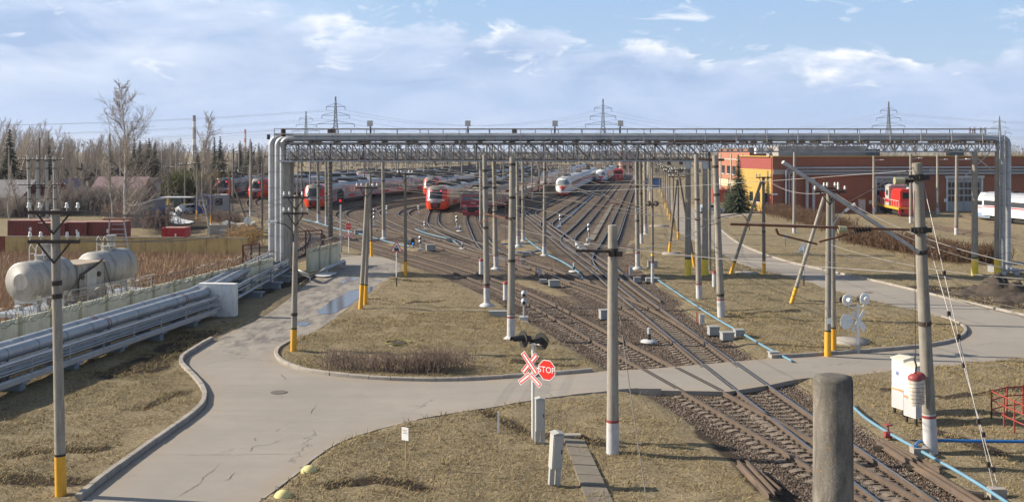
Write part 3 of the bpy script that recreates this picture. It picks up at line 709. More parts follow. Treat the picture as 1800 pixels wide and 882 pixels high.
pole(LV, 'utility pole with yellow foot behind the puddle twin pole, next to the railway track', 'utility pole', (653, 450), (651, 306), .13, .10, m_conc_dark, (m_yellow, 424), .05, None, [(372, .55)], [])
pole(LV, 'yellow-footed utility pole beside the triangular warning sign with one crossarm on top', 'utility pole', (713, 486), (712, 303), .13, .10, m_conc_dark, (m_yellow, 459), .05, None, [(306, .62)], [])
r, b_, u, at, rr = pole(CM, 'concrete mast with white foot and red ring, grey box at its foot, left of tracks', 'mast', (856, 537), (852, 272), .20, .15, m_conc, (m_whitewash, 501), .03, 504, [], [300, 330, 400, 500], foot=True)
cantilever(r, u * at(362), (1.9, .3, 0))
r, b_, u, at, rr = pole(CM, 'concrete mast with white foot and red ring directly behind the crossing lights', 'mast', (898, 597), (901, 277), .21, .16, m_conc, (m_whitewash, 552), .03, 557, [], [289, 347, 384, 458], foot=True)
cantilever(r, u * at(384), (-1.6, 2.0, 0));
pole(CM, 'slim mast with white foot seen just behind the left white-footed mast', 'mast', (872, 473), (868, 281), .20, .15, m_conc, (m_whitewash, 447), .03, 449, [], [330, 372], foot=True)
pole(CM, 'mast with white foot second from left in the trio behind the crossing lights', 'mast', (911, 433), (909, 283), .20, .15, m_conc, (m_whitewash, 411), None, 413, [], [340], foot=True)
pole(CM, 'mast with white foot standing right of the trio behind the crossing lights', 'mast', (920, 425), (919, 283), .20, .15, m_conc, (m_whitewash, 405), None, 407, [], [322, 350], foot=True)
r, b_, u, at, rr = pole(CM, 'mast with white foot and red ring at the start of the light blue pipe', 'mast', (957, 450), (958, 285), .20, .15, m_conc, (m_whitewash, 428), None, 431, [], [298, 323], foot=True)
cantilever(r, u * at(326), (-2.3, .6, 0))
r, b_, u, at, rr = pole(CM, 'thick foreground mast cut off below the gantry, peeling white foot, single dark bracket', 'mast', (1077, 795), (1077, 396), .205, .155, m_conc, (m_whitewash, 740), None, 739, [], [440, 446])
bk = MB(); q = u * at(441); bk.bar(q + Vector((-.15, -.15, 0)), q + Vector((-1.22, -.1, .02)), .11, .09); bk.bar(q + Vector((.1, -.2, -.08)), q + Vector((.3, -.2, -.08)), .1, .16); bk.build('bracket', m_iron, r)
ins = MB(); insulator_string(ins, q + Vector((-1.05, -.1, .05)), Vector((-.2, 0, .25)), 3, .06); ins.build('insulator', m_porc, r)
r, b_, u, at, rr = pole(CM, 'mast with white foot beside the small white box right of the yard tracks', 'mast', (1121, 472), (1119, 282), .20, .15, m_conc, (m_whitewash, 442), None, 444, [], [328, 364, 388], foot=True)
cantilever(r, u * at(360), (-2.6, .8, 0)); bx = MB(); bx.box(u * at(368) + Vector((0, -.3, 0)), (.3, .16, .36)); bx.build('junction_box', m_grey_paint, r)
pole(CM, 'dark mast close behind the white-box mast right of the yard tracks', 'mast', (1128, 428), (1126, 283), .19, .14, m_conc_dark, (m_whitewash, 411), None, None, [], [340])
pole(CM, 'light mast with white foot and red ring, third in the row right of the yard', 'mast', (1135, 412), (1133, 262), .22, .17, m_conc, (m_whitewash, 393), None, 396, [], [320], foot=True)
r, b_, u, at, rr = pole(CM, 'white-footed mast between the two yellow-footed gantry columns', 'mast', (1229, 526), (1224, 272), .20, .15, m_conc, (m_whitewash, 498), None, 499, [], [350, 385])
r, b_, u, at, rr = pole(CM, 'tall mast with white foot and red ring right of the yellow-footed columns', 'mast', (1268, 560), (1257, 273), .22, .165, m_conc, (m_whitewash, 524), None, 526, [], [293, 342, 518])
br = MB(); q = u * at(385); br.cyl(q + Vector((0, -.2, -.25)), q + Vector((-1.1, -.3, -.45)), .02, None, 5); br.tube([q + Vector((0, -.2, .1)), q + Vector((1.3, -.5, .35)), q + Vector((1.6, -.5, .05)), q + Vector((1.8, -.5, -.6))], .03, 6); br.build('bracket', m_iron, r)
pole(CM, 'pale mast standing on the lawn before the brick depot', 'mast', (1396, 411), (1397, 266), .21, .17, m_conc, (m_whitewash, 398), None, 400)
r, b_, u, at, rr = pole(CM, 'tall leaning mast on the right with white foot, red ring and hanging counterweights', 'mast', (1636, 793), (1612, 287), .225, .165, m_conc, (m_whitewash, 726), None, 731, [], [312, 404, 443, 568])
for py in (312, 404):
 h = at(py); k = MB()
 for e in (-.08, 0, .08): k.cyl(u * (h + e - .025), u * (h + e + .025), rr(h) + .05, None, 14)
 k.bar(u * h + Vector((-.34, -.1, 0)), u * h + Vector((.34, -.1, 0)), .07, .16); k.build('band', m_black, r)
p0 = u * at(442); Ym = b_.y
arm = MB(); tip = D_at(1376, 285, Ym - 1.5) - b_; arm.bar(p0 + Vector((-.15, -.15, 0)), tip, .13, .10);
a1 = arm.build('cantilever', m_silver, r)
st = MB(); st.cyl(u * at(291), tip + (p0 - tip) * .45, .014, None, 5); st.build('stay_wire', m_wire, r)
hb = MB(); q = D_at(1598, 404, Ym - .4) - b_; e = D_at(1283, 394, Ym - 1.6) - b_; hb.bar(q, e, .075, .075); hb.bar(D_at(1364, 402, Ym - 1.3) - b_, D_at(1368, 412, Ym - 1.3) - b_, .07); hb.bar(D_at(1368, 412, Ym - 1.3) - b_, D_at(1436, 429, Ym - 1.2) - b_, .09, .06); hb.bar(D_at(1440, 425, Ym - 1) - b_, D_at(1491, 412, Ym - 1) - b_, .06)
hbo = hb.build('bracket', m_rustiron, r)
i = MB(); insulator_string(i, D_at(1502, 405, Ym - .8) - b_, Vector((.62, .1, .05)), 6, .10); i.build('insulator', m_black, r); i = MB(); insulator_string(i, D_at(1583, 318, Ym - .8) - b_, Vector((.5, .1, .02)), 5, .10); i.build('insulator', m_black, r)
i = MB(); i.cyl(D_at(1474, 403, Ym - .9) - b_, D_at(1488, 403, Ym - .9) - b_, .125, .10, 10); i.build('insulator', mat('olive_porcelain', (.38, .36, .22), .3), r); i = MB(); i.cyl(D_at(1572, 318, Ym - .8) - b_, D_at(1589, 318, Ym - .8) - b_, .125, .11, 10); i.build('insulator', mat('olive_porcelain', (.38, .36, .22), .3), r)
cw = thing('counterweight', 'rust-stained white counterweight stack with red cap hanging on the leaning mast', 'counterweight', D_at(1609, 712, Ym - .55))
k = MB();
for j in range(7): k.cyl((0, 0, .12 * j), (0, 0, .12 * j + .105), .21, None, 14)
k.build('weight', mat('rusty_white', (.62, .58, .50), .7, 0, .15, 3, dirt=(.30, .13, .04), dirt_amt=.8, dscale=(3, 3, 1)), cw)
k = MB(); k.lathe((0, 0, .84), [(.235, 0), (.235, .09), (.17, .16), (.05, .2)], 14); k.lathe((.2, .25, .84), [(.22, 0), (.22, .09), (.15, .16), (.05, .2)], 14); k.build('cap', m_red, cw)
k = MB()
for j in range(6): k.cyl((.2, .25, .14 * j), (.2, .25, .14 * j + .1), .19, None, 12)
k.build('weight', mat('rusty_white', (0, 0, 0)), cw)
k = MB(); k.tube([(0, 0, 1.0), (.03, 0, 1.3), (-.03, 0, 1.5), (.0, 0, 1.6)], .03, 6); k.cyl((0, 0, 1.6), (.05, .2, Z_at(335, Ym) - cw.location.z), .012, None, 4); k.build('hanger', m_iron, cw)
bpx = 1464.5; Yp = 8.35; r0 = .148
root = thing('concrete_post', 'thick lichen-spotted concrete post close to the viewer, cut by the lower edge', 'post', (X_at(bpx, Yp), Yp, .1))
m_post, nt, bb = new_mat('lichen_concrete'); co = nd(nt, 'ShaderNodeTexCoord').outputs['Object']
n1 = noise(nt, scaled(nt, co, (3, 3, .8)), 2.5, 7, .7); n2 = noise(nt, co, 70, 3, .7); c = mixc(nt, ramp(nt, n1, .36, .64), (.31, .28, .235), (.15, .135, .115)); c = mixc(nt, ramp(nt, n2, .3, .7), mixc(nt, .5, c, (.06, .055, .05)), c)
sp = nd(nt, 'ShaderNodeSeparateXYZ'); nt.links.new(co, sp.inputs[0]); zt = Z_at(664, Yp) - .1
tp = mathn(nt, 'MULTIPLY', ramp(nt, mathn(nt, 'ADD', sp.outputs[2], mathn(nt, 'MULTIPLY', noise(nt, co, 16, 5, .7), .5)), zt + .08, zt + .26), .8); c = mixc(nt, tp, c, (.085, .08, .07))
stn = mathn(nt, 'MULTIPLY', ramp(nt, noise(nt, scaled(nt, co, (9, 9, 1.4)), 1.4, 5, .7), .52, .62), .75); c = mixc(nt, stn, c, (.10, .09, .08))
lic = mathn(nt, 'MULTIPLY', ramp(nt, noise(nt, co, 26, 2, .5), .70, .73), 1); c = mixc(nt, lic, c, (.42, .22, .02)); nt.links.new(c, bb.inputs['Base Color']); bb.inputs['Roughness'].default_value = .95
bn = nd(nt, 'ShaderNodeBump'); bn.inputs['Strength'].default_value = .5; bn.inputs['Distance'].default_value = .01; nt.links.new(n2, bn.inputs['Height']); nt.links.new(bn.outputs[0], bb.inputs['Normal'])
s = MB(); s.lathe((0, 0, -.4), [(r0 * 1.35, 0), (r0 * 1.06, zt - 1.5 + .4), (r0 * 1.0, zt + .385), (r0 * .96, zt + .41), (r0 * .55, zt + .425), (.01, zt + .42)], 40); s.build('shaft', m_post, root)
s = MB(); s.tube([(r0 * .80, -r0 * .62, 3), (r0 * .80, -r0 * .62, zt - .02)], .004, 5); s.build('cable', m_iron, root)
pole('brace_pole', 'leaning strut with yellow foot left of the crossarm pole by the right road', 'brace pole', (1284, 482), (1338, 320), .13, .11, m_conc, (m_yellow, 461), .04)
r, b_, u, at, rr = pole(LV, 'utility pole with yellow foot and single crossarm by the right road bend', 'utility pole', (1343, 483), (1342, 311), .14, .11, m_conc_dark, (m_yellow, 459), .04, None, [(312, .62)], [407])
lm = MB(); q = u * at(345); lm.tube([q + Vector((.1, -.1, -.6)), q + Vector((.2, -.1, -.2)), q + Vector((.55, -.1, .1)), q + Vector((.75, -.1, .15))], .025, 6); la = lm.build('lamp_arm', m_iron, r); lh = MB(); lh.box(q + Vector((.85, -.1, .17)), (.45, .2, .1)); lh.build('lamp_head', m_white_paint, la)
pole('brace_pole', 'leaning strut with yellow foot propping the twin pole at the crossing', 'brace pole', (1390, 536), (1449, 345), .13, .11, m_conc, (m_yellow, 505), .04)
r, b_, u, at, rr = pole(LV, 'front twin pole with yellow foot, paper notice and crossarms by the crossing kerb', 'utility pole', (1455, 627), (1457, 340), .155, .12, m_conc, (m_yellow, 582), .06, None, [(337, .80, .1), (331, .55, .6)], [])
nt_ = MB(); nt_.box(u * at(563) + Vector((.02, -.17, 0)), (.20, .012, .28)); nt_.build('paper_notice', m_white_paint, r)
lm = MB(); q = u * at(400); lm.tube([q + Vector((.12, -.1, -.5)), q + Vector((.15, -.1, .1)), q + Vector((.5, -.1, .6)), q + Vector((.8, -.1, .85))], .03, 6); la = lm.build('lamp_arm', m_galv, r); lh = MB(); lh.bar(q + Vector((.75, -.1, .8)), q + Vector((1.25, -.1, 1.15)), .16, .1); lh.build('lamp_head', m_white_paint, la)
pole(LV, 'rear twin pole with yellow foot behind the paper-notice pole', 'utility pole', (1465, 618), (1463, 342), .145, .115, m_conc, (m_yellow, 577), .06)
pole('brace_pole', 'leaning strut with yellow foot on the lawn left of the gantry columns', 'brace pole', (1176, 446), (1190, 316), .13, .11, m_conc_dark, (m_yellow, 424), .04)
pole(LV, 'yellow-footed pole with two insulator arms beside the strut on the lawn', 'utility pole', (1192, 421), (1192, 298), .13, .10, m_conc_dark, (m_yellow, 406), .04, None, [(299, .8), (311, 1.1)])
pole('brace_pole', 'dark leaning strut behind the left yellow-footed gantry column', 'brace pole', (1221, 470), (1194, 311), .12, .10, m_conc_dark, (m_yellow, 445), .04)
ROW = [(1184, 405, 302), (1177.5, 388, 299), (1174, 378, 298), (1170, 367, 294), (1167, 358, 292), (1163.5, 346, 290), (1159.5, 338, 288), (1156.5, 331, 287), (1153.5, 325, 286), (1151, 319, 285)]
for k, (x, yb, yt) in enumerate(ROW):
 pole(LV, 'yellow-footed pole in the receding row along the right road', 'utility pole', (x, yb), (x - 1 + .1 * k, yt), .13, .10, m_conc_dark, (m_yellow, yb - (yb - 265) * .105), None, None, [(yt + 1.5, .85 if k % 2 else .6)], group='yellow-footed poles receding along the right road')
LEFTP = [((296, 359), (296, 292), 'on the grass verge before the far gate'), ((325, 372), (325, 287), 'at the corner of the blue kiosk canopy'), ((346, 384), (347, 285), 'in front of the blue kiosk'), ((371, 391), (371, 300), 'right of the grey kiosk, half behind the second birch'), ((403, 416), (404, 300), 'left of the leaning strut and rubble')]
for bb_, tt_, w in LEFTP:
 pole(LV, 'utility pole with yellow foot ' + w, 'utility pole', bb_, tt_, .13, .10, m_conc_dark, (m_yellow, bb_[1] - 15), .03, None, [(tt_[1] + 3, .95, .3)])
pole('brace_pole', 'leaning strut with yellow foot over the rubble, left of the grey pipes', 'brace pole', (442, 410), (409, 322), .12, .10, m_conc_dark, (m_yellow, 400), .03)
pole(LV, 'short yellow-footed pole tight against the left of the grey pipes', 'utility pole', (461, 416), (461, 285), .12, .10, m_conc_dark, (m_yellow, 404), .03)
r, b_, u, at, rr = pole(CM, 'pale mast with red ring in front of the far left red train', 'mast', (441, 380), (441, 250), .22, .17, m_conc, (m_whitewash, 366), None, 367)
cantilever(r, u * at(305), (1.6, 2.2, .8))
pole(CM, 'thin mast between the two far left red trains', 'mast', (409, 371), (410, 262), .18, .14, m_conc_dark, (m_whitewash, 358))
pole(CM, 'mast with stepped white foot hiding part of the train beside the red signal', 'mast', (560, 391), (559, 276), .24, .18, m_conc, (m_whitewash, 376), None, 373, [], [327], foot=True)
pole(CM, 'mast with white foot just left of the banded column by the red signal', 'mast', (574, 396), (573, 276), .20, .16, m_conc, (m_whitewash, 380), None, None, [], [340, 352])
r, b_, u, at, rr = pole('banded_column', 'dark concrete column with many iron bands left of the red signal', 'column', (581, 421), (580, 283), .27, .24, m_conc_dark)
k = MB()
for j in range(20):
 h = at(421) + .4 + j * .45
 if h < r['_h']: k.cyl(u * (h - .03), u * (h + .03), .285, None, 10)
k.build('band', m_iron, r)
pole(CM, 'mast with white foot and red ring behind the puddle, right of the round signal', 'mast', (675, 420), (673, 284), .22, .17, m_conc, (m_whitewash, 402), None, 403, [], [318], foot=True)
for (bx_, by_), (tx, ty), w in [((515, 375), (515, 283), 'first'), ((522, 362), (524, 283), 'x'), ((531, 380), (530, 283), 'x')]:
 pole(CM, 'thin pole among those crowded right of the grey pipes', 'mast', (bx_, by_), (tx, ty), .15, .12, m_conc_dark, group='thin poles crowded right of the grey pipes')
for (bx_, by_), (tx, ty) in [((53, 388), (49, 272)), ((67, 388), (66, 273)), ((83, 388), (82, 273)), ((97, 386), (95, 275))]:
 r, b_, u, at, rr = pole('concrete_pillar', 'grey clamped concrete pillar in the group of four behind the containers', 'pillar', (bx_, by_), (tx, ty), .24, .20, mat('pale_concrete', (.40, .39, .36), .9, 0, .15, 2, .2, 40), None, None, None, [], [283, 296, 330, 350], group='four concrete pillars behind the containers')
 crossarm(r, u * at(281), 1.3, .2, False, 2); crossarm(r, u * at(325), 1.5, .2, False, 2)
pole(LV, 'tall dark pole behind the four concrete pillars', 'utility pole', (70, 375), (69, 243), .15, .12, m_conc_dark)
pole(LV, 'tall dark-topped pole left of the big birch', 'utility pole', (193, 372), (193, 236), .17, .14, m_conc_dark)
pole(LV, 'slim grey pole right of the big birch trunk', 'utility pole', (212, 360), (211, 247), .15, .12, m_conc)
pole(LV, 'slim grey pole before the leftmost spruce', 'utility pole', (16, 372), (16, 256), .15, .12, m_conc, None, None, None, [(262, .9, .2)])
for (bx_, by_), (tx, ty), w in [((1536, 376), (1536, 274), 'left of the shunting locomotive'), ((1601, 392), (1601, 271), 'right of the shunting locomotive'), ((1648, 377), (1648, 273), 'left of the right depot door'), ((1681, 412), (1682, 273), 'in front of the right depot door')]:
 r, b_, u, at, rr = pole(CM, 'grey mast with pale foot standing ' + w, 'mast', (bx_, by_), (tx, ty), .23, .18, m_conc, (m_whitewash, by_ - 12), None, by_ - 13)
 lm = MB(); q = u * at(ty + 8); lm.cyl(q, q + Vector((1.1, -.3, .1)), .03, None, 5); lm.box(q + Vector((1.2, -.3, .1)), (.5, .25, .14)); lm.build('lamp', m_white_paint, r)
FM = []
for k in range(58):
 Y = 150 + 330 * (k / 58) ** 1.2 + RNG.uniform(-8, 8)
 FM.append((Y, None))
yard_px = [(486, 350), (506, 356), (545, 345), (612, 335), (640, 350), (700, 333), (745, 332), (790, 330), (812, 334), (866, 332), (885, 344), (905, 350), (935, 352), (948, 340), (600, 320), (575, 312), (630, 313), (655, 318), (672, 316), (690, 322), (718, 318), (735, 315), (760, 312), (778, 318), (800, 314), (822, 312), (838, 318), (860, 312), (880, 322), (898, 314), (915, 322), (930, 314), (945, 322), (962, 330), (975, 316), (985, 312), (1000, 318), (1015, 310), (1030, 313), (1045, 306), (1060, 309), (1075, 304), (1090, 306), (1105, 310), (1115, 316), (1143, 352), (1140, 335), (1147, 322), (1123, 302), (1098, 298), (560, 318), (530, 330), (590, 330), (420, 342), (385, 338), (360, 336), (340, 330), (310, 336), (285, 342), (265, 334)]
protos = []
def far_mast(z, side):
 root = thing('catenary_mast', 'far thin mast among those crowding the yard behind the trains', 'mast', (0, 0, 0), 0, 'far masts crowding the yard behind the trains')
 s = MB(); s.cyl((0, 0, -.3), (0, 0, z), .19, .14, 7); s.build('shaft', m_conc, root)
 s = MB(); s.cyl((0, 0, 0), (0, 0, 1.6), .20, .19, 7, cap=False); s.build('painted_base', m_whitewash, root)
 b = MB(); b.cyl((0, 0, z - 2.2), (side * 3.0, 0, z - 2.0), .05, None, 5); b.cyl((0, 0, z - .7), (side * 2.4, 0, z - 2.0), .03, None, 4); b.cyl((side * 2.2, 0, z - 2.1), (side * 3.4, 0, z - 2.7), .03, None, 4)
 insulator_string(b, (side * .2, 0, z - 2.2), (side * .5, 0, 0), 3, .1); b.build('bracket', m_rustiron, root)
 return root
protos = [far_mast(9.6, 1), far_mast(9.8, -1), far_mast(11.5, 1)]
used = set(); yard_px += [(RNG.uniform(505, 1125), RNG.uniform(296, 328)) for _ in range(46)]
for k, (x, y) in enumerate(yard_px):
 p = protos[k % 3 if k % 7 else 2]; loc = P(x, y, .1); rz = RNG.uniform(-.25, .25)
 if p.name not in used: used.add(p.name); p.location = loc; p.rotation_euler = (0, 0, rz)
 else: copy_tree(p, loc, rz)
YG = 86.5
m_clad = mat('pipe_cladding', (.42, .44, .46), .5, .55, .12, .5, .04, 20, dirt=(.25, .26, .28), dirt_amt=.6, dscale=(.5, .5, .5))
m_clad_seam = mat('pipe_seam', (.27, .28, .30), .5, .6, .1, 1)
m_truss = mat('truss_grey', (.36, .36, .355), .65, .1, .2, 1.5, dirt=(.15, .095, .065), dirt_amt=.6, dscale=(.8, .8, .8))
m_truss_dark = mat('truss_dark', (.14, .12, .11), .75, .1, .25, 1.5, dirt=(.15, .07, .045), dirt_amt=.6, dscale=(.8, .8, .8))
gx = lambda px: X_at(px, YG); gz = lambda py: Z_at(py, YG)
XL, XR = gx(483), gx(1757); XM = gx(1241)
G = thing('pipe_gantry', 'long silver pipe and walkway gantry on lattice trusses spanning all the tracks', 'pipe gantry', (0, YG, 0))
def V(x, y, z): return (x, y, z)
ZT = gz(251.5); ZB1 = gz(283); ZB2 = gz(266.5)
def truss(name, x0, x1, zt, zb, y, m, pitch, style, w=.07, lean=1):
 b = MB(); b.bar(V(x0, y, zt), V(x1, y, zt), w * 1.5, w * 1.6); b.bar(V(x0, y, zb), V(x1, y, zb), w * 1.6, w * 1.6)
 n = max(2, int(round((x1 - x0) / pitch))); dx = (x1 - x0) / n
 for i in range(n + 1):
  x = x0 + i * dx
  if style == 'N' or i % 2 == 0 or style == 'V': b.bar(V(x, y, zt - .05), V(x, y, zb + .05), w * .8)
  if i < n:
   if style == 'N':
    b.bar(V(x, y + .01, zt - .06), V(x + dx * lean, y + .01, zb + .06) if lean > 0 else V(x + dx, y + .01, zt - .06), w * .8) if lean > 0 else b.bar(V(x + dx, y + .01, zt - .06), V(x, y + .01, zb + .06), w * .8)
   else:
    a, c = (zt, zb) if i % 2 else (zb, zt)
    b.bar(V(x, y + .015, a), V(x + dx, y + .015, c), w * .75)
 return b.build(name, m, G)
DEP = 2.6
truss('truss', XL + .3, XM, ZT, ZB1, 0, m_truss, .92, 'N', .085)
truss('truss', XL + .3, XM, ZT, ZB1, DEP, m_truss, .92, 'N', .085)
truss('truss', XL + .3, XM, ZT - .1, ZB1 + .1, DEP * .5, m_truss_dark, 1.3, 'N', .07)
truss('truss', XM + .1, XR, ZT - .02, ZB2, 0, m_truss, .42, 'W', .07)
truss('truss', XM + .1, XR, ZT - .02, ZB2, DEP, m_truss, .42, 'W', .07)
b = MB()                                             # lateral bracing between the two planes
n = 48
for i in range(n + 1):
 x = XL + .4 + (XR - XL - .6) * i / n; zb = ZB1 if x < XM else ZB2
 b.bar(V(x, .06, zb), V(x, DEP - .06, zb), .06); b.bar(V(x, .06, ZT - .12), V(x, DEP - .06, ZT - .12), .07)
 if i < n and x < XM - 1.3:
  b.bar(V(x, .06, zb + .02), V(x + (XR - XL - .6) / n, DEP - .06, zb + .02), .05)
  b.bar(V(x, .06, ZT - .15), V(x, DEP - .06, zb + .12), .05)
b.build('cross_bracing', m_truss, G)
def clad_pipe(name, pts, r, par, n=14, seam=1.3, ring=None):
 b = MB(); b.tube(pts, r, n)
 L = resample(np.array([tuple(p) for p in pts]), seam)
 for i in range(1, len(L) - 1):
  d = Vector(L[i + 1] - L[i - 1]).normalized(); p = Vector(L[i]); b.cyl(p - d * .03, p + d * .03, r + .009, None, n, 1, True)
 return b.build(name, [m_clad, m_clad_seam], par)
def elbow(a, c, d, R=.5, n=6):
 """polyline a->c->d with the corner c rounded by radius R"""
 a, c, d = Vector(a), Vector(c), Vector(d); u = (a - c).normalized(); v = (d - c).normalized(); s = c + u * R; e = c + v * R; o = s + v * R; pts = [a]
 for k in range(n + 1):
  t = PI / 2 * k / n; pts.append(o - v * R * math.cos(t) - u * R * math.sin(t) if True else None)
 return pts + [d]
zp = gz(243.5)
PIPES = [(470.0, 1787, 1.55, .26), (484, 1771, .85, .23), (495.5, 1757, .22, .21)]
for k, (pl, pr, dy, rad) in enumerate(PIPES):
 z = zp + (.05 if k == 0 else -.02)
 left = elbow((gx(pl) - .0, dy, .5), (gx(pl), dy, z), (gx(pl) + 4, dy, z), .55)
 right = elbow((gx(pr), dy, .4), (gx(pr), dy, z), (gx(pr) - 4, dy, z), .55)[::-1]
 clad_pipe('pipe', left[:-1] + [(gx(pl) + 3, dy, z), (gx(pr) - 3, dy, z)] + right[1:], rad, G)
for x, y, rr_, zz in [(gx(560), .15, .14, gz(239)), (gx(520), 1.2, .10, gz(236))]:
 clad_pipe('pipe', [(x - 2, y, zz), (gx(1730), y, zz)], rr_, G, 8, 3.0)
for pl, dy in ((477.5, .9), (489.5, .5)): clad_pipe('pipe', [(gx(pl), dy + 1.4, .4), (gx(pl), dy + 1.4, zp)], .24, G)
b = MB()
for i in range(30):
 x = XL + 1 + (XR - XL - 2) * i / 29; b.box((x, .8, gz(250)), (.25, 2.4, .12))
 if i % 2: b.box((x + .6, -.12, gz(249.5)), (.5, .25, .14))
b.build('pipe_support', m_truss_dark, G)
zr = gz(226.5); zk = gz(238)
b = MB(); b.box(((XL + XR) / 2, DEP - .35, zk + .02), (XR - XL - .2, .8, .05)); b.build('walkway', m_truss_dark, G)
for y, m, st in ((-.18, m_silver, 2.46), (DEP + .1, m_truss_dark, 1.9)):
 b = MB(); b.cyl((XL, y, zr), (XR, y, zr), .032, None, 6); b.cyl((XL, y, zr - .42), (XR, y, zr - .42), .022, None, 5)
 x = XL
 while x <= XR + .01: b.bar((x, y, zr), (x, y, (gz(250) if y < 0 else zk)), .055); x += st
 b.build('handrail', m, G)
b = MB(); b.bar((gx(1063), DEP + .1, zr), (gx(1090), DEP + .1, zr), .05); b.bar((gx(575), .9, gz(237)), (gx(770), .9, gz(237)), .12); b.bar((gx(795), .9, gz(237.5)), (gx(865), .9, gz(237)), .10); b.bar((gx(965), .9, gz(237)), (gx(1092), .9, gz(237)), .10); b.build('cable_tray', m_truss_dark, G)
def column(px, py, pt, y, w, m, foot=None, cap=True):
 x = gx(px); b = MB(); b.bar((x, y, -.3), (x, y, gz(pt)), w, w * .8); o = b.build('column', m, G)
 if foot:
  k = MB(); k.bar((x, y, -.2), (x, y, foot[1]), w + .02, w * .8 + .02); k.build('painted_foot', foot[0], o)
 if cap: k = MB(); k.box((x, y, gz(pt) + .06), (w * 1.7, w * 1.7, .12)); k.build('bearing', m_whitewash, o)
 return o
column(505, 480, 285, .1, .58, m_conc); column(500, 470, 285, DEP, .5, m_conc)
for px, y in ((1209.5, .0), (1240, .1)):
 b = MB(); b.cyl((gx(px), y, -.3), (gx(px), y, gz(284)), .26, .20, 14); o = b.build('column', m_conc, G); k = MB(); k.cyl((gx(px), y, -.2), (gx(px), y, 1.35), .265, .262, 14, cap=False); k.build('painted_foot', m_lemon, o); k = MB(); k.cyl((gx(px), y, 1.34), (gx(px), y, 1.44), .269, .267, 14, cap=False); k.build('band', m_black, o); k = MB(); k.cyl((gx(px), y, gz(297)), (gx(px), y, gz(284)), .27, None, 12); k.build('bearing', m_whitewash, o)
for px, y, r_ in ((1713.5, .0, .24), (1753, -.1, .26)):
 b = MB(); b.cyl((gx(px), y, -.3), (gx(px), y, gz(267)), r_ + .03, r_ - .03, 14); o = b.build('column', m_conc, G); k = MB(); k.cyl((gx(px), y, -.2), (gx(px), y, 1.4), r_ + .036, r_ + .03, 14, cap=False); k.build('painted_foot', m_lemon, o); k = MB(); k.cyl((gx(px), y, 1.39), (gx(px), y, 1.5), r_ + .04, None, 14, cap=False); k.build('band', m_black, o)
b = MB(); b.cyl((gx(1258), DEP, -.3), (gx(1257), DEP, gz(266)), .15, .12, 10); b.build('column', m_conc, G)
b = MB()
for s in (-.2, .2): b.bar((gx(1757) + s, -.5, .5), (gx(1757) + s, -.5, gz(230)), .05)
for k in range(30): b.bar((gx(1757) - .2, -.5, .8 + k * .36), (gx(1757) + .2, -.5, .8 + k * .36), .03)
b.build('ladder', m_silver, G)
b = MB(); b.box((gx(1237), .9, gz(250)), (5.2, 1.7, .28)); b.box((gx(1240), .1, gz(281)), (3.0, .3, .2)); b.build('bearing_beam', m_rustiron, G)
for px in (1762, 1785):                                    # pipe rests at the right foot
 b = MB(); b.box((gx(px), 1.0, .35), (.35, 2.6, .5)); b.build('pipe_rest', m_galv, G)
b = MB(); b.cyl((gx(1762), -.4, gz(462)), (gx(1840), -.4, gz(462)), .09, None, 8); b.cyl((gx(1762), -.4, gz(474)), (gx(1840), -.4, gz(474)), .09, None, 8); b.build('pipe', m_clad, G)
def floodlight(px, py0, py1):
 x = gx(px); b = MB(); b.bar((x, 1.9, gz(py0)), (x, 1.9, gz(py1) - .2), .13); b.bar((x, 1.9, gz(py1) - .3), (x, 1.6, gz(py1) - .1), .08); o = b.build('floodlight_post', m_black, G)
 h = MB(); M = Matrix.Rotation(-.5, 3, 'X'); h.box((x, 1.5, gz(py1) + .12), (.44, .2, .42), M=M); hh = h.build('floodlight', mat('lamp_housing', (.30, .30, .29), .6), o)
 g = MB(); g.box((x, 1.395, gz(py1) + .06), (.38, .02, .36), M=M); g.build('lamp_glass', mat('lamp_glass', (.55, .56, .55), .15), hh)
for px in (646, 821, 977, 1094): floodlight(px, 238, 219)
b = MB()
for px, h in ((573, .5), (579, .62), (905, .6)): b.box((gx(px), 1.9, gz(238) + h / 2), (.36, .3, h))
b.build('equipment_box', m_truss_dark, G)
b = MB(); b.cyl((gx(496), .4, gz(240)), (gx(496), .4, gz(227)), .2, None, 12); b.cyl((gx(466), 1.2, gz(245)), (gx(466), 1.2, gz(236)), .14, None, 10); b.cyl((gx(558), 1.2, gz(240)), (gx(558), 1.2, gz(236)), .15, None, 10); b.build('valve', m_iron, G)
b = MB()
for px in (846, 904, 932, 960, 1012, 1055, 1115): b.tube([(gx(px), -.25, gz(248)), (gx(px) + .25, -.3, gz(246)), (gx(px) + .3, -.3, gz(244))], .05, 6); insulator_string(b, (gx(px) - .3, -.25, gz(249)), (.55, 0, .12), 4, .09)
b.build('insulator', m_black, G)
b = MB()
for px in (1708, 1716, 1727, 1735): insulator_string(b, (gx(px), .3, gz(237)), (0, 0, .62), 4, .12)
b.build('insulator', m_brownporc, G)
b = MB(); b.cyl((gx(1697), -.1, gz(262)), (gx(1740), -.1, gz(297)), .05, None, 6)
b.cyl(D_at(1690, 316, YG) - Vector((0, YG, 0)), D_at(1740, 268, YG) - Vector((0, YG, 0)), .05, None, 6); b.build('brace', m_silver, G)
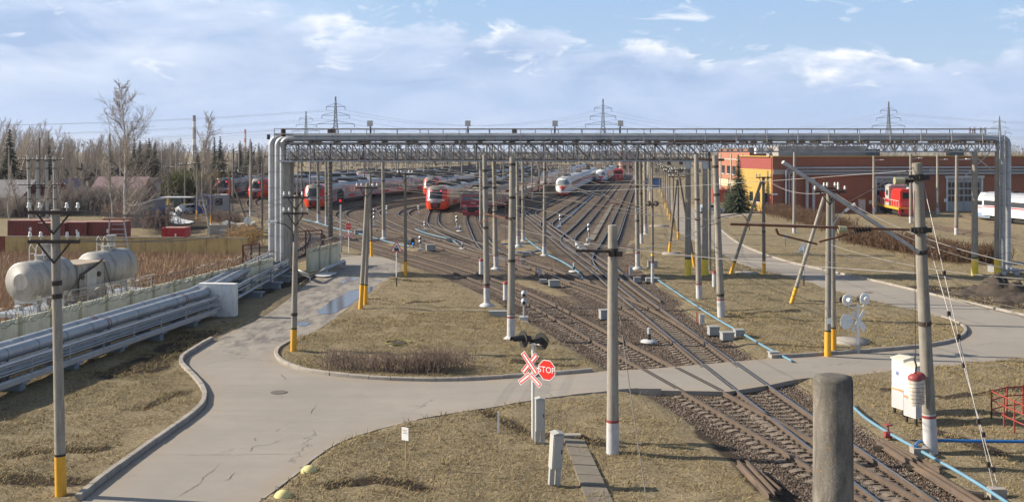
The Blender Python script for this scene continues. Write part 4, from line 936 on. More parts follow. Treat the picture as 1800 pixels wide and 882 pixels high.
def portal(Y, px0, px1, pt, pb, label, masts=True):
 t = thing('catenary_portal', label, 'portal', (0, Y, 0)); x0, x1 = X_at(px0, Y), X_at(px1, Y); z1, z0 = Z_at(pt, Y), Z_at(pb, Y)
 b = MB()
 for y in (0, .7):
  for z in (z0, z1): b.bar((x0, y, z), (x1, y, z), .09)
  n = int((x1 - x0) / 1.0); dx = (x1 - x0) / n
  for i in range(n): a, c = (z0, z1) if i % 2 else (z1, z0); b.bar((x0 + i * dx, y, a), (x0 + (i + 1) * dx, y, c), .055); b.bar((x0 + i * dx, y, z0), (x0 + i * dx, y, z1), .045)
 for i in range(n): b.bar((x0 + i * dx, 0, z0), (x0 + (i + 1) * dx, .7, z0), .045)
 b.build('lattice_beam', m_truss, t)
 if masts:
  for x in (x0 + .4, x1 - .4): k = MB(); k.cyl((x, .35, -.3), (x, .35, z0), .22, .17, 10); k.build('mast', m_conc, t)
 h = MB()
 for i in range(1, n, 4): x = x0 + i * dx; insulator_string(h, (x, .3, z0), (0, 0, -.7), 4, .1); h.bar((x, .3, z0 - .7), (x + .6, .3, z0 - 1.5), .04)
 h.build('hanger', m_iron, t)
portal(104, 862, 1250, 253, 271, 'grey lattice portal beam close behind the gantry middle, over the yard tracks')
portal(150, 500, 850, 262, 275, 'lattice portal beam over the red trains, seen under the gantry left half')
portal(205, 840, 1150, 268, 278, 'lattice portal beam farther down the yard over the white train')
portal(260, 470, 900, 268, 277, 'long distant lattice portal beam over the far train roofs')
portal(300, 850, 1140, 271, 278, 'most distant lattice portal beam over the far yard tracks')
PLD = Vector((2.8, 18.7, 0)).normalized(); PLN = Vector((PLD.y, -PLD.x, 0))
base = Vector((-17.35, 63.1, 0))
T = thing('ground_pipeline', 'bundle of silver heating pipes with railing on low stands along the left fence', 'pipeline', (0, 0, 0))
def line(off, z, y0, y1): return [base + PLN * off + PLD * (y - 63.1) + Vector((0, 0, z)) for y in (y0, y1)]
for off, z, rad in ((-1.75, 1.62, .27), (-1.05, 1.55, .29), (-.95, .85, .26), (-1.6, .85, .24)):
 a, c = line(off, z, 18, 63.6); d = Vector((X_at(488, 86) - .25 + off * .35, 86.6, z)); clad_pipe('pipe', [a, c, d], rad, T, 14, 2.2)
for off, z, rad in ((-.36, 1.32, .075), (-.36, .98, .06), (-.2, .62, .10), (-.55, .50, .08), (-.45, 1.16, .045)):
 a, c = line(off, z, 18, 63.6); d = Vector((X_at(497, 86) + .55 + off * .3, 86.0, z)); e = Vector((-16.0, 95.5, z)) if rad in (.10,) else None
 b = MB(); b.tube([a, c, d], rad, 10); b.build('pipe', m_clad if rad > .05 else m_galv, T)
b = MB()
for off, z, rad in ((-1.75, 1.62, .27), (-1.05, 1.55, .29)):
 for y in (34, 43, 52.5, 61):
  for e in (0, .22):
   p = base + PLN * off + PLD * (y + e - 63.1) + Vector((0, 0, z)); b.cyl(p, p + PLD * .06, rad + .014, None, 16, cap=False)
b.build('ring', mat('ring_maroon', (.22, .05, .05), .6), T)
b = MB(); R_ = MB()
y = 20.0; k = 0
while y < 86:
 p = base + PLN * -.6 + PLD * (y - 63.1)
 if y > 63.6: p = p.lerp(Vector((X_at(494, 86), 86, 0)), (y - 63.6) / 23)
 b2 = MB(); rz = math.atan2(PLD.y, PLD.x)
 b2.box(p + PLN * -.35 + Vector((0, 0, .16)), (.42, 1.5, .44), rz); b2.box(p + PLN * -.45 + Vector((0, 0, .42)), (.55, 2.0, .10), rz); b2.box(p + PLN * -.75 + Vector((0, 0, 1.1)), (.14, 1.5, .12), rz)
 for o in (-1.3, -.3): b2.bar(p + PLN * o + Vector((0, 0, .4)), p + PLN * o + Vector((0, 0, 1.3)), .09)
 b2.build('stand', mat('stand_bluegrey', (.24, .27, .31), .7, .1, .15, 2), T)
 y += 4.1
b = MB(); y = 19.0
while y < 63:
 p = base + PLN * -.12 + PLD * (y - 63.1); b.bar(p + Vector((0, 0, .45)), p + Vector((0, 0, 1.36)), .055); y += 2.9
a, c = line(-.12, 1.36, 18, 63.6); b.cyl(a, c, .035, None, 6); a, c = line(-.12, .95, 18, 63.6); b.cyl(a, c, .028, None, 6); a, c = line(-.12, .52, 18, 63.6); b.bar(a, c, .05, .16)
b.build('handrail', m_galv, T)
c0 = P(410, 559, 0); bl = thing('anchor_block', 'white painted concrete block with pipes passing through it', 'concrete block', c0)
b = MB(); rz = math.atan2(PLD.y, PLD.x) - PI / 2; M = Matrix.Rotation(rz, 3, 'Z')
b.box(M @ Vector((-1.12, .35, .85)), (2.3, .55, 2.35), rz); b.build('block', mat('block_white', (.74, .74, .72), .8, 0, .08, 2, .2, 30, dirt=(.34, .31, .28), dirt_amt=.6, dscale=(2, 2, .6)), bl)
b = MB(); q = [Vector((-18.0, 87, .62)), P(545, 485, .6), P(575, 471, .6), P(604, 459, .6)]; b.tube(q, .16, 10); fp = b.build('pipe', m_clad, T)
b = MB();
for p in q[1:]: b.bar((p.x, p.y, 0), (p.x, p.y, p.z), .1)
b.bar(q[-1] + Vector((0, 0, -.6)), q[-1], .35); b.build('stand', m_whitewash, T)
m_fence = mat('fence_cream', (.80, .75, .56), .9, 0, .12, 1.2, .25, 30, dirt=(.44, .39, .28), dirt_amt=.6, dscale=(1.2, 1.2, .5))
m_fence2 = mat('fence_olive', (.50, .47, .30), .9, 0, .15, 1.2, .25, 30)
fa, fb = Vector((-27.9, 30, 0)), Vector((-15.07, 94.5, 0)); fd = (fb - fa).normalized(); fn = Vector((fd.y, -fd.x, 0)); FL = (fb - fa).length
ygap0, ygap1 = 80.6, 87.2
def fence(name, label, s0, s1):
 t = thing(name, label, 'fence', fa + fd * s0); n = int(round((s1 - s0) / 2.45)); w = (s1 - s0) / n; rz = math.atan2(fd.y, fd.x)
 for i in range(n):
  b = MB(); p = fd * (w * (i + .5)); b.box(p + Vector((0, 0, .95)), (w - .02, .09, 2.15), rz)
  for k in range(9): b.box(p + fd * (w * (k / 9 - .44)) + fn * .05 + Vector((0, 0, .92)), (.09, .02, 1.75), rz)
  b.box(p + fn * .055 + Vector((0, 0, 1.93)), (w - .1, .03, .12), rz)
  b.build('panel', m_fence, t)
  b = MB(); b.box(fd * (w * i) + fn * .04 + Vector((0, 0, 1.02)), (.20, .17, 2.2), rz); b.build('fence_post', m_fence2, t)
 return t
L_of = lambda y: (y - fa.y) / fd.y
fence('concrete_fence', 'cream concrete panel fence behind the pipeline, running from the left edge', 0, L_of(ygap0))
fence('concrete_fence', 'short cream concrete panel fence right of the gantry pipes, by the side road', L_of(ygap1), FL)
def razor(label, s0, s1, seed):
 rg = np.random.default_rng(seed); n = int((s1 - s0) / .33); pts = []
 t = thing('razor_wire', label, 'razor wire', fa + fd * s0 + Vector((0, 0, 2.0)))
 for i in range(n * 14):
  a = 2 * PI * i / 14; r_ = .40 + .06 * math.sin(i * .13) + .03 * math.sin(i * .71); s = (s1 - s0) * i / (n * 14) + .10 * math.sin(a * .5)
  pts.append(fd * s + fn * (math.cos(a) * r_ + .12) + Vector((0, 0, .20 + math.sin(a) * r_)))
 b = MB(); b.tube(pts, .0125, 3, cap=False, smooth=False); b.build('coil', mat('razor_steel', (.13, .12, .115), .5, .4), t)
 k = MB(); x = 0
 while x < s1 - s0:
  k.bar(fd * x + Vector((0, 0, -.1)), fd * x + fn * .1 + Vector((0, 0, .65)), .035); x += 4.9
 for z in (.18, .5): k.cyl(fd * 0 + Vector((0, 0, z)), fd * (s1 - s0) + Vector((0, 0, z)), .008, None, 3)
 k.build('bracket', m_rustiron, t)
razor('coil of razor wire along the top of the long cream fence', 0, L_of(ygap0), 1)
razor('coil of razor wire on top of the short cream fence by the side road', L_of(ygap1), FL, 2)
m_tred = mat('train_red', (.60, .030, .022), .32, 0, .10, 1.2, dirt=(.20, .05, .04), dirt_amt=.35)
m_torange = mat('train_orange_red', (.66, .062, .018), .32, 0, .06, 1.2)
m_tgrey = mat('train_grey', (.40, .40, .41), .4, .1, .10, 1.0, dirt=(.20, .18, .16), dirt_amt=.5)
m_tlight = mat('train_roof_light', (.34, .37, .41), .45, .1, .08, 1.0, dirt=(.30, .29, .28), dirt_amt=.5)
m_tdark = mat('train_under', (.018, .017, .017), .7, 0, .3, 3)
m_tcap = mat('train_roof_cap', (.17, .16, .15), .6, 0, .12, 2)
m_twhite = mat('train_white', (.74, .75, .77), .35, 0, .05, 1, dirt=(.42, .40, .38), dirt_amt=.3)
m_tblue = mat('train_blue', (.04, .10, .24), .4, 0, .1, 1)
m_tred2 = mat('train_crimson', (.60, .07, .085), .4, 0, .1, 1.5, dirt=(.30, .08, .07), dirt_amt=.4)
m_tmaroon = mat('train_maroon', (.25, .03, .04), .4, 0, .1, 1.5)
m_tbeige = mat('train_beige', (.42, .37, .29), .7, 0, .12, 2, dirt=(.22, .19, .15), dirt_amt=.5)
m_lampred = mat('tail_lamp_red', (.6, .02, .03), .3, emit=((1.0, .05, .08), 2.2))
m_lampwhite = mat('headlamp_glass', (.75, .77, .80), .1)
m_wind = mat('train_windscreen', (.020, .028, .036), .2, 0, .1, 2, spec=.4)
m_winstrip = mat('train_window', (.05, .055, .065), .15, 0, .2, 1, spec=.7)
def path_frame(L, s):
 d = np.r_[0, np.cumsum(np.linalg.norm(np.diff(L, axis=0), axis=1))]
 f = lambda q: np.array([np.interp(q, d, L[:, 0]), np.interp(q, d, L[:, 1])])
 return f(s), d[-1]
class Nose:
 """front of a multiple unit: front face y = surf(x, z) inside a rounded outline"""
 def __init__(s, hw, z0, z1, depth, rake, zr, tx=2.6, rr=.9): s.hw, s.z0, s.z1, s.depth, s.rake, s.zr, s.tx, s.rr = hw, z0, z1, depth, rake, zr, tx, rr
 def half(s, z):
  h = s.hw; t = (z - (s.z1 - s.rr)) / s.rr
  if t > 0: h *= (1 - min(1, t) ** 2.6 * .50)
  lo = (s.z0 + .9 - z) / .9
  if lo > 0: h *= 1 - .16 * lo ** 1.5
  return h
 def y(s, x, z):
  v = s.depth * (abs(x) / s.hw) ** s.tx
  if z > s.zr: v += (z - s.zr) ** 1.35 * s.rake
  if z < s.z0 + .6: v += .25 * (s.z0 + .6 - z)
  return v
 def patch(s, name, m, parent, f, u=(-1, 1, 9), z=(0, 1, 9), off=.012, smooth=True):
  """f(a, z) -> x ; grid over u and z rows"""
  b = MB(); U = np.linspace(*u[:2], u[2]); Zz = np.linspace(*z[:2], z[2]); vs = []
  for zz in Zz:
   for a in U: x = f(a, zz); vs.append((x, s.y(x, zz) - off, zz))
  n = len(U); fs = [(j * n + i, j * n + i + 1, (j + 1) * n + i + 1, (j + 1) * n + i) for j in range(len(Zz) - 1) for i in range(n - 1)]
  b.add(vs, fs, 0, smooth); return b.build(name, m, parent)
 def shell(s, name, mats, parent, length, zsplit=None, cap=None):
  """front face plus sides swept back to y=length"""
  b = MB(); U = np.linspace(-1, 1, 23); Zz = np.linspace(s.z0, s.z1, 22); n = len(U); vs = []
  for zz in Zz:
   h = s.half(zz)
   for a in U:
    x = math.sin(a * PI / 2) * h; vs.append((x, s.y(x, zz), zz))
  for j in range(len(Zz) - 1):
   zm = (Zz[j] + Zz[j + 1]) / 2; mi = 1 if zsplit and zm < zsplit else 0
   for i in range(n - 1):
    k = mi
    if cap and zm > cap and abs(U[i] + U[i + 1]) / 2 < .72: k = 2
    b.add([vs[j * n + i], vs[j * n + i + 1], vs[(j + 1) * n + i + 1], vs[(j + 1) * n + i]], [(0, 1, 2, 3)], k, True)
   for e, side in ((0, -1), (n - 1, 1)):
    a, c = vs[j * n + e], vs[(j + 1) * n + e]; q = [a, c, (c[0], length, c[2]), (a[0], length, a[2])]
    b.add(q, [(0, 1, 2, 3) if side < 0 else (3, 2, 1, 0)], mi, True)
  top = [vs[(len(Zz) - 1) * n + i] for i in range(n)]
  for i in range(n - 1): b.add([top[i], top[i + 1], (top[i + 1][0], length, top[i + 1][2]), (top[i][0], length, top[i][2])], [(0, 1, 2, 3)], 2 if cap else 0, True)
  bm = [vs[i] for i in range(n)]
  for i in range(n - 1): b.add([bm[i + 1], bm[i], (bm[i][0], length, bm[i][2]), (bm[i + 1][0], length, bm[i + 1][2])], [(0, 1, 2, 3)], 0)
  return b.build(name, mats, parent)
HALF = [(-1.70, .95), (-1.74, 2.2), (-1.62, 3.55), (-1.28, 4.02), (-.6, 4.22)]
PROF = HALF + [(-x, z) for x, z in HALF[::-1]]
def car_body(length, mats, prof=PROF, roof_from=3):
 """car shell along +y from 0 to length; roof gets material 1"""
 b = MB(); n = len(prof)
 for i in range(n - 1):
  mi = 1 if roof_from <= i <= n - 2 - roof_from or (i >= 2 and i <= n - 4) else 0
  (xa, za), (xb, zb) = prof[i], prof[i + 1]
  b.add([(xa, .25, za), (xb, .25, zb), (xb, length - .25, zb), (xa, length - .25, za)], [(3, 2, 1, 0)], mi)
 b.add([(x, .25, z) for x, z in prof], [tuple(range(n))], 0); b.add([(x, length - .25, z) for x, z in prof], [tuple(range(n - 1, -1, -1))], 0)
 b.box((0, length / 2, .97), (3.2, length - .6, .06), 0, 0)
 return b
def mesh_cache(key, fn, C={}):
 if key not in C: C[key] = fn()
 return C[key]
def side_x(z):
 for (xa, za), (xb, zb) in zip(HALF[:-1], HALF[1:]):
  if za <= z <= zb: return -(xa + (xb - xa) * (z - za) / (zb - za))
 return 1.7
def strip(b, side, y0, y1, z0, z1, off=.012, mi=0):
 a, c = side_x(z0) + off, side_x(z1) + off; q = [(side * a, y0, z0), (side * a, y1, z0), (side * c, y1, z1), (side * c, y0, z1)]
 b.add(q, [(0, 1, 2, 3) if side > 0 else (3, 2, 1, 0)], mi)
def car(parent, L, s0, length, style, detail=True, nose=0.0, panto=False):
 a, _ = path_frame(L, s0 + nose); c, tot = path_frame(L, s0 + length)
 d = c - a; rz = math.atan2(d[1], d[0]) - PI / 2; ln = float(np.linalg.norm(d)); o = parent.location
 red, side, roof = style
 me = mesh_cache(('car', style, round(ln, 0)), lambda: car_body(ln, [side, roof]).mesh('car', [side, roof]))
 k = link('car', me, parent, (a[0] - o.x, a[1] - o.y, 0), rz)
 def under():
  b = MB(); b.box((0, ln / 2, .62), (2.7, ln - 5, .6));
  for y in (3.0, ln - 3.0):
   b.box((0, y, .62), (2.5, 3.0, .45))
   for w in (-1.1, 1.1):
    for x in (-.8, .8): b.cyl((x - .06, y + w, .68), (x + .06, y + w, .68), .46, None, 10)
  return b.mesh('bogies', m_tdark)
 link('bogies', mesh_cache(('under', round(ln, 0)), under), k)
 if detail:
  def win():
   b = MB()
   for sd in (-1, 1):
    if style[0] is None: strip(b, sd, .6, ln - .6, 2.35, 3.05)
    else:
     for j in range(9):
      y = 1.6 + j * (ln - 3.2) / 9
      strip(b, sd, y + .15, y + (ln - 3.2) / 9 - .2, 2.1, 3.05, .02)
   return b.mesh('window', m_winstrip)
  link('window', mesh_cache(('win', style[0] is None, round(ln, 0)), win), k)
  def doors():
   b = MB(); rg = random.Random(5)
   for sd in (-1, 1):
    if style[0] is None: strip(b, sd, .5, ln - .5, 2.10, 2.28); continue
    for y0, y1 in ((.3, 2.6), (4.0, 6.6), (8.3, 9.4), (10.4, 12.0), (13.0, 14.2), (16.0, 18.6), (ln - 2.4, ln - .3)):
     strip(b, sd, y0, y1, 1.05, 3.4, .008);
    strip(b, sd, 3.2, 8.0, 1.15, 1.7, .006); strip(b, sd, 13.0, 16.4, 1.15, 1.7, .006)
   return b.mesh('red_panel', red or m_tred2)
  link('red_panel', mesh_cache(('doors', red, round(ln, 0)), doors), k)
 def roofbits():
  b = MB(); b.prism([(-1.35, 4.05), (-.9, 4.66), (.9, 4.66), (1.35, 4.05)], 6.5, 0, None, (0, ln * .22, 0)); b.prism([(-1.2, 4.05), (-.8, 4.55), (.8, 4.55), (1.2, 4.05)], 5.0, 0, None, (0, ln * .62, 0))
  return b.mesh('roof_unit', m_tdark)
 def pan():
  b = MB(); y = ln * .5; b.box((0, y, 4.3), (1.6, 1.8, .12)); b.bar((-.5, y - .6, 4.35), (-.3, y + 1.4, 4.95), .07); b.bar((.5, y - .6, 4.35), (.3, y + 1.4, 4.95), .07); b.bar((-.3, y + 1.4, 4.95), (-.5, y - .2, 5.5), .06); b.bar((.3, y + 1.4, 4.95), (.5, y - .2, 5.5), .06); b.bar((-.9, y - .2, 5.52), (.9, y - .2, 5.52), .09)
  for x in (-.7, .7): insulator_string(b, (x, y - .8, 4.1), (0, 0, .3), 2, .1)
  b.box((0, y + 4, 4.32), (1.0, 2.0, .3)); b.box((0, y - 4.5, 4.3), (.8, 1.4, .25))
  return b.mesh('pantograph', m_tdark)
 if style[0] is not None: link('roof_unit', mesh_cache(('roofu', round(ln, 0)), roofbits), k)
 if panto: link('pantograph', mesh_cache(('pan', round(ln, 0)), pan), k)
 if s0 > 1:
  b = MB(); b.box((0, -.2, 2.5), (2.7, .9, 2.9)); g = b.build('gangway', m_tdark, k)
 return k
NR = Nose(1.72, .55, 4.28, .95, .42, 1.9)
def red_front(root, tail=True):
 k = NR.shell('cab', [m_tred_shine, m_torange, m_tcap], root, 4.0, 1.62, 3.62)
 tp = lambda w0, w1, z0, z1: (lambda a, z: a * (w0 + (w1 - w0) * (z - z0) / (z1 - z0)))
 NR.patch('windscreen', m_wind, k, tp(1.06, 1.02, 2.25, 3.72), z=(2.25, 3.66, 9))
 NR.patch('roof_panel', m_tcap, k, tp(1.02, .92, 3.66, 4.2), z=(3.67, 4.24, 5), off=.03)
 NR.patch('mask', mat('train_mask', (.36, .36, .37), .35, .2), k, tp(.80, 1.30, 1.62, 2.24), z=(1.63, 2.235, 7))
 NR.patch('grille', m_black, k, tp(.66, .88, .70, 1.60), z=(.68, 1.61, 7), off=.02)
 NR.patch('coupler_hatch', mat('hatch_red', (.30, .03, .03), .4), k, tp(.33, .33, .8, 1.5), z=(.82, 1.50, 4), off=.05)
 for s_ in (-1, 1):
  NR.patch('headlight', m_lampwhite, k, (lambda s_: lambda a, z: s_ * (1.22 + a * .20))(s_) if s_ > 0 else (lambda a, z: -1.22 + a * .20), z=(1.92, 2.10, 3), off=.03)
  if tail: NR.patch('tail_lamp', m_lampred, k, (lambda a, z, s_=s_: s_ * .78 + a * .12), z=(3.42, 3.56, 2), off=.03)
 me = text_mesh('РЖД', .26, .003); me.materials.clear(); me.materials.append(m_tred)
 t = link('emblem', me, k, (0, NR.y(0, 2.0) - .06, 1.98)); t.rotation_euler = (PI / 2 - .25, 0, 0); t.scale = (1.4, 1, 1)
 b = MB(); b.box((0, 1.1, .42), (2.3, .8, .3)); b.box((0, .15, .55), (.3, .6, .24)); b.build('coupler', m_tdark, k)
m_tred_shine = mat('train_front_red', (.55, .034, .028), .28, 0, .06, 1)
def train(name, label, path, style, ncars, front, detail=True, clen=22.5, panto_every=2, group=None, cat='train'):
 L = resample(catmull(path, 1.0), 1.0); d = L[min(6, len(L) - 1)] - L[0]; rz = math.atan2(d[1], d[0]) - PI / 2
 root = thing(name, label, cat, (L[0][0], L[0][1], 0), 0, group)
 fr = bpy.data.objects.new('front', None); COL.objects.link(fr); fr.parent = root; fr.rotation_euler = (0, 0, rz)
 if front: front(fr)
 _, tot = path_frame(L, 0)
 for i in range(ncars):
  if (i + .3) * clen > tot: break
  car(root, L, i * clen, clen, style, detail, 3.9 if i == 0 and front else 0, panto=(i % panto_every == 0))
 for ch in list(fr.children):
  ch.parent = root; ch.rotation_euler = (0, 0, rz)
 bpy.data.objects.remove(fr)
 return root
RED = (m_tred, m_tgrey, m_tlight)
def ext(p, q, n=180): # continue a path from q towards the yard's vanishing direction
 return list(p)
DIR = np.array([.125, 1.0])
def go(p0, *more, end=200):
 pts = [np.array(p0, float)[:2]] + [np.array(m, float)[:2] for m in more]
 d = pts[-1] - pts[-2] if len(pts) > 1 else DIR
 return pts + [pts[-1] + DIR * end] if end else pts
g2 = lambda px, py: tuple(P(px, py)[:2])
train('electric_train', 'red and silver train with lit lamps, far left behind the leaning strut', go(g2(445, 351), (-48, 236), (-37, 262), (-20, 310), end=120), RED, 7, red_front)
train('electric_train', 'leftmost red-nosed train, half hidden by the second birch', go(g2(390, 349), (-62, 250), (-50, 285), end=120), RED, 5, red_front)
train('electric_train', 'long red and silver train beside the red signal, no lit lamps', go(g2(551, 369.5), (-33.5, 205), (-30.5, 226), (-22.5, 256), (-10, 305), end=120), RED, 8, lambda r: red_front(r, False))
train('electric_train', 'bright red train in front with lit lamps, left of the old train', go(g2(765, 374), (-9.6, 200), end=140), RED, 6, red_front)
train('electric_train', 'red train peeking out directly behind the bright front train', go(g2(755, 346), (-13.5, 262), end=140), RED, 6, red_front)
train('electric_train', 'far red-nosed train whose roof shows just above the left long train', go((-42, 296), (-34, 325), (-19, 380), end=110), RED, 6, red_front)
BACK = [((-33, 246), (-22, 274), (-10, 318)), ((-27, 290), (-15, 330), (-2, 390)), ((-14, 300), (-6, 350), (2, 400)), ((-8, 236), (-3.5, 275), (3, 330)), ((-1, 215), (4, 255), (9, 300)), ((-22, 340), (-10, 395), (2, 450))]
for q in BACK:
 train('electric_train', 'train of which only the light roof with dark humps shows among the parked trains', go(*q, end=90), RED, 6, None, group='parked trains showing only roofs')
def old_front(root):
 b = MB(); z0, z1, hw = 1.15, 3.95, 1.70
 prof = [(-hw, z0), (-hw, 3.3), (-1.45, 3.75), (-.8, z1 + .05), (.8, z1 + .05), (1.45, 3.75), (hw, 3.3), (hw, z0)]
 b.prism(prof, 3.0, 0, None, (0, 0, 0)); k = b.build('cab', m_tbeige, root)
 def pl(nm, m, pts, off, d=.03, par=k): q = MB(); q.prism(pts, d, 0, None, (0, -off - d, 0)); return q.build(nm, m, par)
 pl('front_panel', m_tred2, [(-1.62, 1.5), (1.62, 1.5), (1.62, 3.25), (-1.62, 3.25)], .004, .03)
 pl('forehead', m_tcap, [(-1.55, 3.27), (1.55, 3.27), (1.35, 3.72), (.8, 3.92), (-.8, 3.92), (-1.35, 3.72)], .004, .03)
 for s_ in (-1, 1):
  pl('windscreen', mat('old_windscreen', (.10, .16, .19), .12, spec=.8), sorted([(s_ * .12, 2.45), (s_ * 1.42, 2.45), (s_ * 1.42, 3.1), (s_ * .12, 3.1)])[:2] + [], .05) if False else None
  x0, x1 = (-1.42, -.12) if s_ < 0 else (.12, 1.42)
  pl('windscreen', mat('old_windscreen', (.10, .16, .19), .12, spec=.8), [(x0, 2.45), (x1, 2.45), (x1, 3.1), (x0, 3.1)], .036, .02)
  for dx in (.0, .22): q = MB(); q.cyl((s_ * (.95 + dx), -.09, 1.66), (s_ * (.95 + dx), -.03, 1.66), .09, None, 10); q.build('headlight', m_lampwhite, k)
  pl('buffer_panel', m_tred2, [(s_ * 1.0 - .45, .72), (s_ * 1.0 + .45, .72), (s_ * 1.0 + .45, 1.0), (s_ * 1.0 - .45, 1.0)], .25, .05)
 pl('maroon_band', m_tmaroon, [(-1.62, 1.78), (1.62, 1.78), (1.62, 2.36), (-1.62, 2.36)], .036, .012)
 pl('number_band', m_tdark, [(-1.6, 1.12), (1.6, 1.12), (1.6, 1.46), (-1.6, 1.46)], .02, .03)
 pl('plough', m_tmaroon, [(-1.25, .22), (1.25, .22), (1.4, .7), (-1.4, .7)], .3, .06)
 q = MB(); q.box((0, -.35, .95), (.36, .7, .3)); q.box((0, -.1, .9), (1.2, .3, .6)); q.build('coupler', m_tdark, k)
 q = MB(); q.cyl((.2, .1, 3.98), (.2, -.05, 3.98), .26, .2, 12); q.build('searchlight', mat('brass_lamp', (.35, .30, .18), .4), k)
 for bd, x, m_ in (('ЭТ2М', -1.05, m_white_paint), ('131', 1.1, m_white_paint)): text('number', bd, .26, m_, k, (x, -.055, 1.28))
 text('emblem', 'РЖД', .34, m_white_paint, k, (.25, -.055, 2.07))
OLDST = (m_tred2, m_tbeige, m_tbeige)
train('electric_train', 'old flat-fronted red electric train with beige weathered roof and two windscreens', go(g2(829, 381), (-2.5, 195), end=130), OLDST, 5, old_front, clen=20.5)
NW = Nose(1.65, .75, 4.05, 1.5, .75, 2.0, 2.2, 1.3)
def white_front(root, blue=False):
 k = NW.shell('cab', [m_twhite, m_tblue if blue else m_twhite, m_twhite], root, 4.4, 1.25)
 NW.patch('windscreen', mat('white_train_windscreen', (.16, .19, .21), .1, 0, .1, spec=.8), k, lambda a, z: a * (1.5 - .55 * max(0, (z - 2.6))), z=(2.45, 3.55, 9), off=.02)
 NW.patch('nose_triangle', m_tred2, k, lambda a, z: a * max(.02, 1.25 * (z - 1.22) / 1.15), z=(1.22, 2.37, 9), off=.02)
 b = MB(); b.box((0, .9, .55), (2.4, 1.0, .36)); b.build('skirt', mat('skirt_orange', (.75, .10, .05), .5), k)
 b = MB(); b.cyl((0, .9, 3.9), (0, 1.2, 4.3), .16, .12, 8); b.build('roof_lamp', m_white_paint, k)
 b = MB(); b.box((0, .35, 2.16), (.5, .06, .16)); b.build('emblem', m_white_paint, k)
WHT = (None, m_twhite, m_tlight)
train('electric_train', 'near white train with red triangle on its domed nose and red side stripe', go(g2(989, 345), end=170), WHT, 6, white_front)
train('electric_train', 'farther white train with red triangle nose and dark blue skirt', go(g2(1056, 322.5), end=170), WHT, 5, lambda r: white_front(r, True))
train('passenger_train', 'grey carriages with red door bars behind the masts left of the near white train', go((-2, 262), (5, 300), end=60), (m_tred2, m_tgrey, m_tgrey), 4, None, cat='train')
train('passenger_train', 'far white carriages with pale roofs beyond the near white train', go((22, 400), end=110), WHT, 4, None, cat='train')
def loco_front(root):
 b = MB(); b.box((0, 6, 2.5), (3.0, 12, 2.6)); b.box((0, 5, 4.0), (2.2, 9, .5)); k = b.build('body', m_tred, root)
 q = MB(); q.box((0, -.03, 3.1), (2.2, .05, .7)); q.build('windscreen', m_wind, k)
 for z in (1.75, 2.35): q = MB(); q.box((0, -.03, z), (2.9, .06, .14)); q.build('stripe', m_white_paint if z > 2 else m_torange, k)
 q = MB(); q.box((0, 6, .7), (2.8, 11.5, .9)); q.build('bogies', m_tdark, k); q = MB(); q.box((0, -.1, .8), (2.8, .3, .4)); q.build('buffer_beam', m_torange, k)
 q = MB(); q.box((-.7, -.08, 1.45), (.3, .1, .3)); q.build('headlight', m_lampwhite, k); q = MB(); q.box((.7, -.08, 1.45), (.3, .1, .3)); q.build('headlight', m_lampwhite, k)
p = P(1087, 320)
r = thing('locomotive', 'far red locomotive at the end of the yard track right of the white trains', 'locomotive', (p.x, p.y, 0), -.12); loco_front(r)
pr = g2(1716, 386); L0 = [np.array(pr), np.array(g2(1790, 394)), np.array(g2(1790, 394)) + (np.array(g2(1790, 394)) - np.array(pr)) * 6]
NS = Nose(1.62, .6, 4.05, 2.4, .55, 1.6, 2.0, 1.3)
def sapsan_front(root):
 k = NS.shell('cab', [m_twhite, mat('train_pale_blue', (.30, .42, .62), .4), m_twhite], root, 5.5, 1.25)
 NS.patch('windscreen', m_wind, k, lambda a, z: a * 1.25, z=(2.5, 3.35, 8), off=.02)
 for s_ in (-1, 1):
  q = MB(); q.box((s_ * 1.60, 3.9, 2.62), (.12, 2.6, .62)); q.build('side_window', m_wind, k)
  q = MB(); q.box((s_ * 1.60, 4.3, 1.98), (.10, 2.6, .16)); q.build('stripe', m_tred2, k)
t = train('high_speed_train', 'white high-speed train with red stripe entering from the right edge', L0, WHT, 3, sapsan_front)
lp = g2(1597, 383); r = thing('shunting_locomotive', 'red and grey shunting locomotive with yellow frame stripe before the depot door', 'locomotive', (lp[0], lp[1], 0), -.11)
b = MB(); b.box((0, 7, 1.35), (3.0, 14.5, .35)); o = b.build('frame', mat('frame_yellow', (.62, .36, .04), .5), r)
b = MB(); b.box((0, 3.0, 2.75), (2.3, 5.6, 2.4)); b.prism([(-1.15, 3.94), (-.8, 4.25), (.8, 4.25), (1.15, 3.94)], 5.4, 0, None, (0, .3, 0)); k = b.build('hood', m_tred, r)
q = MB(); q.box((0, .15, 3.3), (1.6, .16, .9)); q.build('grille', m_tdark, k); q = MB(); q.box((0, .14, 2.1), (2.0, .1, .7)); q.build('front_panel', m_tred2, k)
b = MB(); b.box((0, 7.0, 3.0), (3.0, 2.4, 3.0)); b.prism([(-1.6, 4.5), (-1.1, 4.78), (1.1, 4.78), (1.6, 4.5)], 2.8, 0, None, (0, 5.6, 0)); k = b.build('cab', mat('loco_grey', (.40, .39, .37), .5, 0, .1), r)
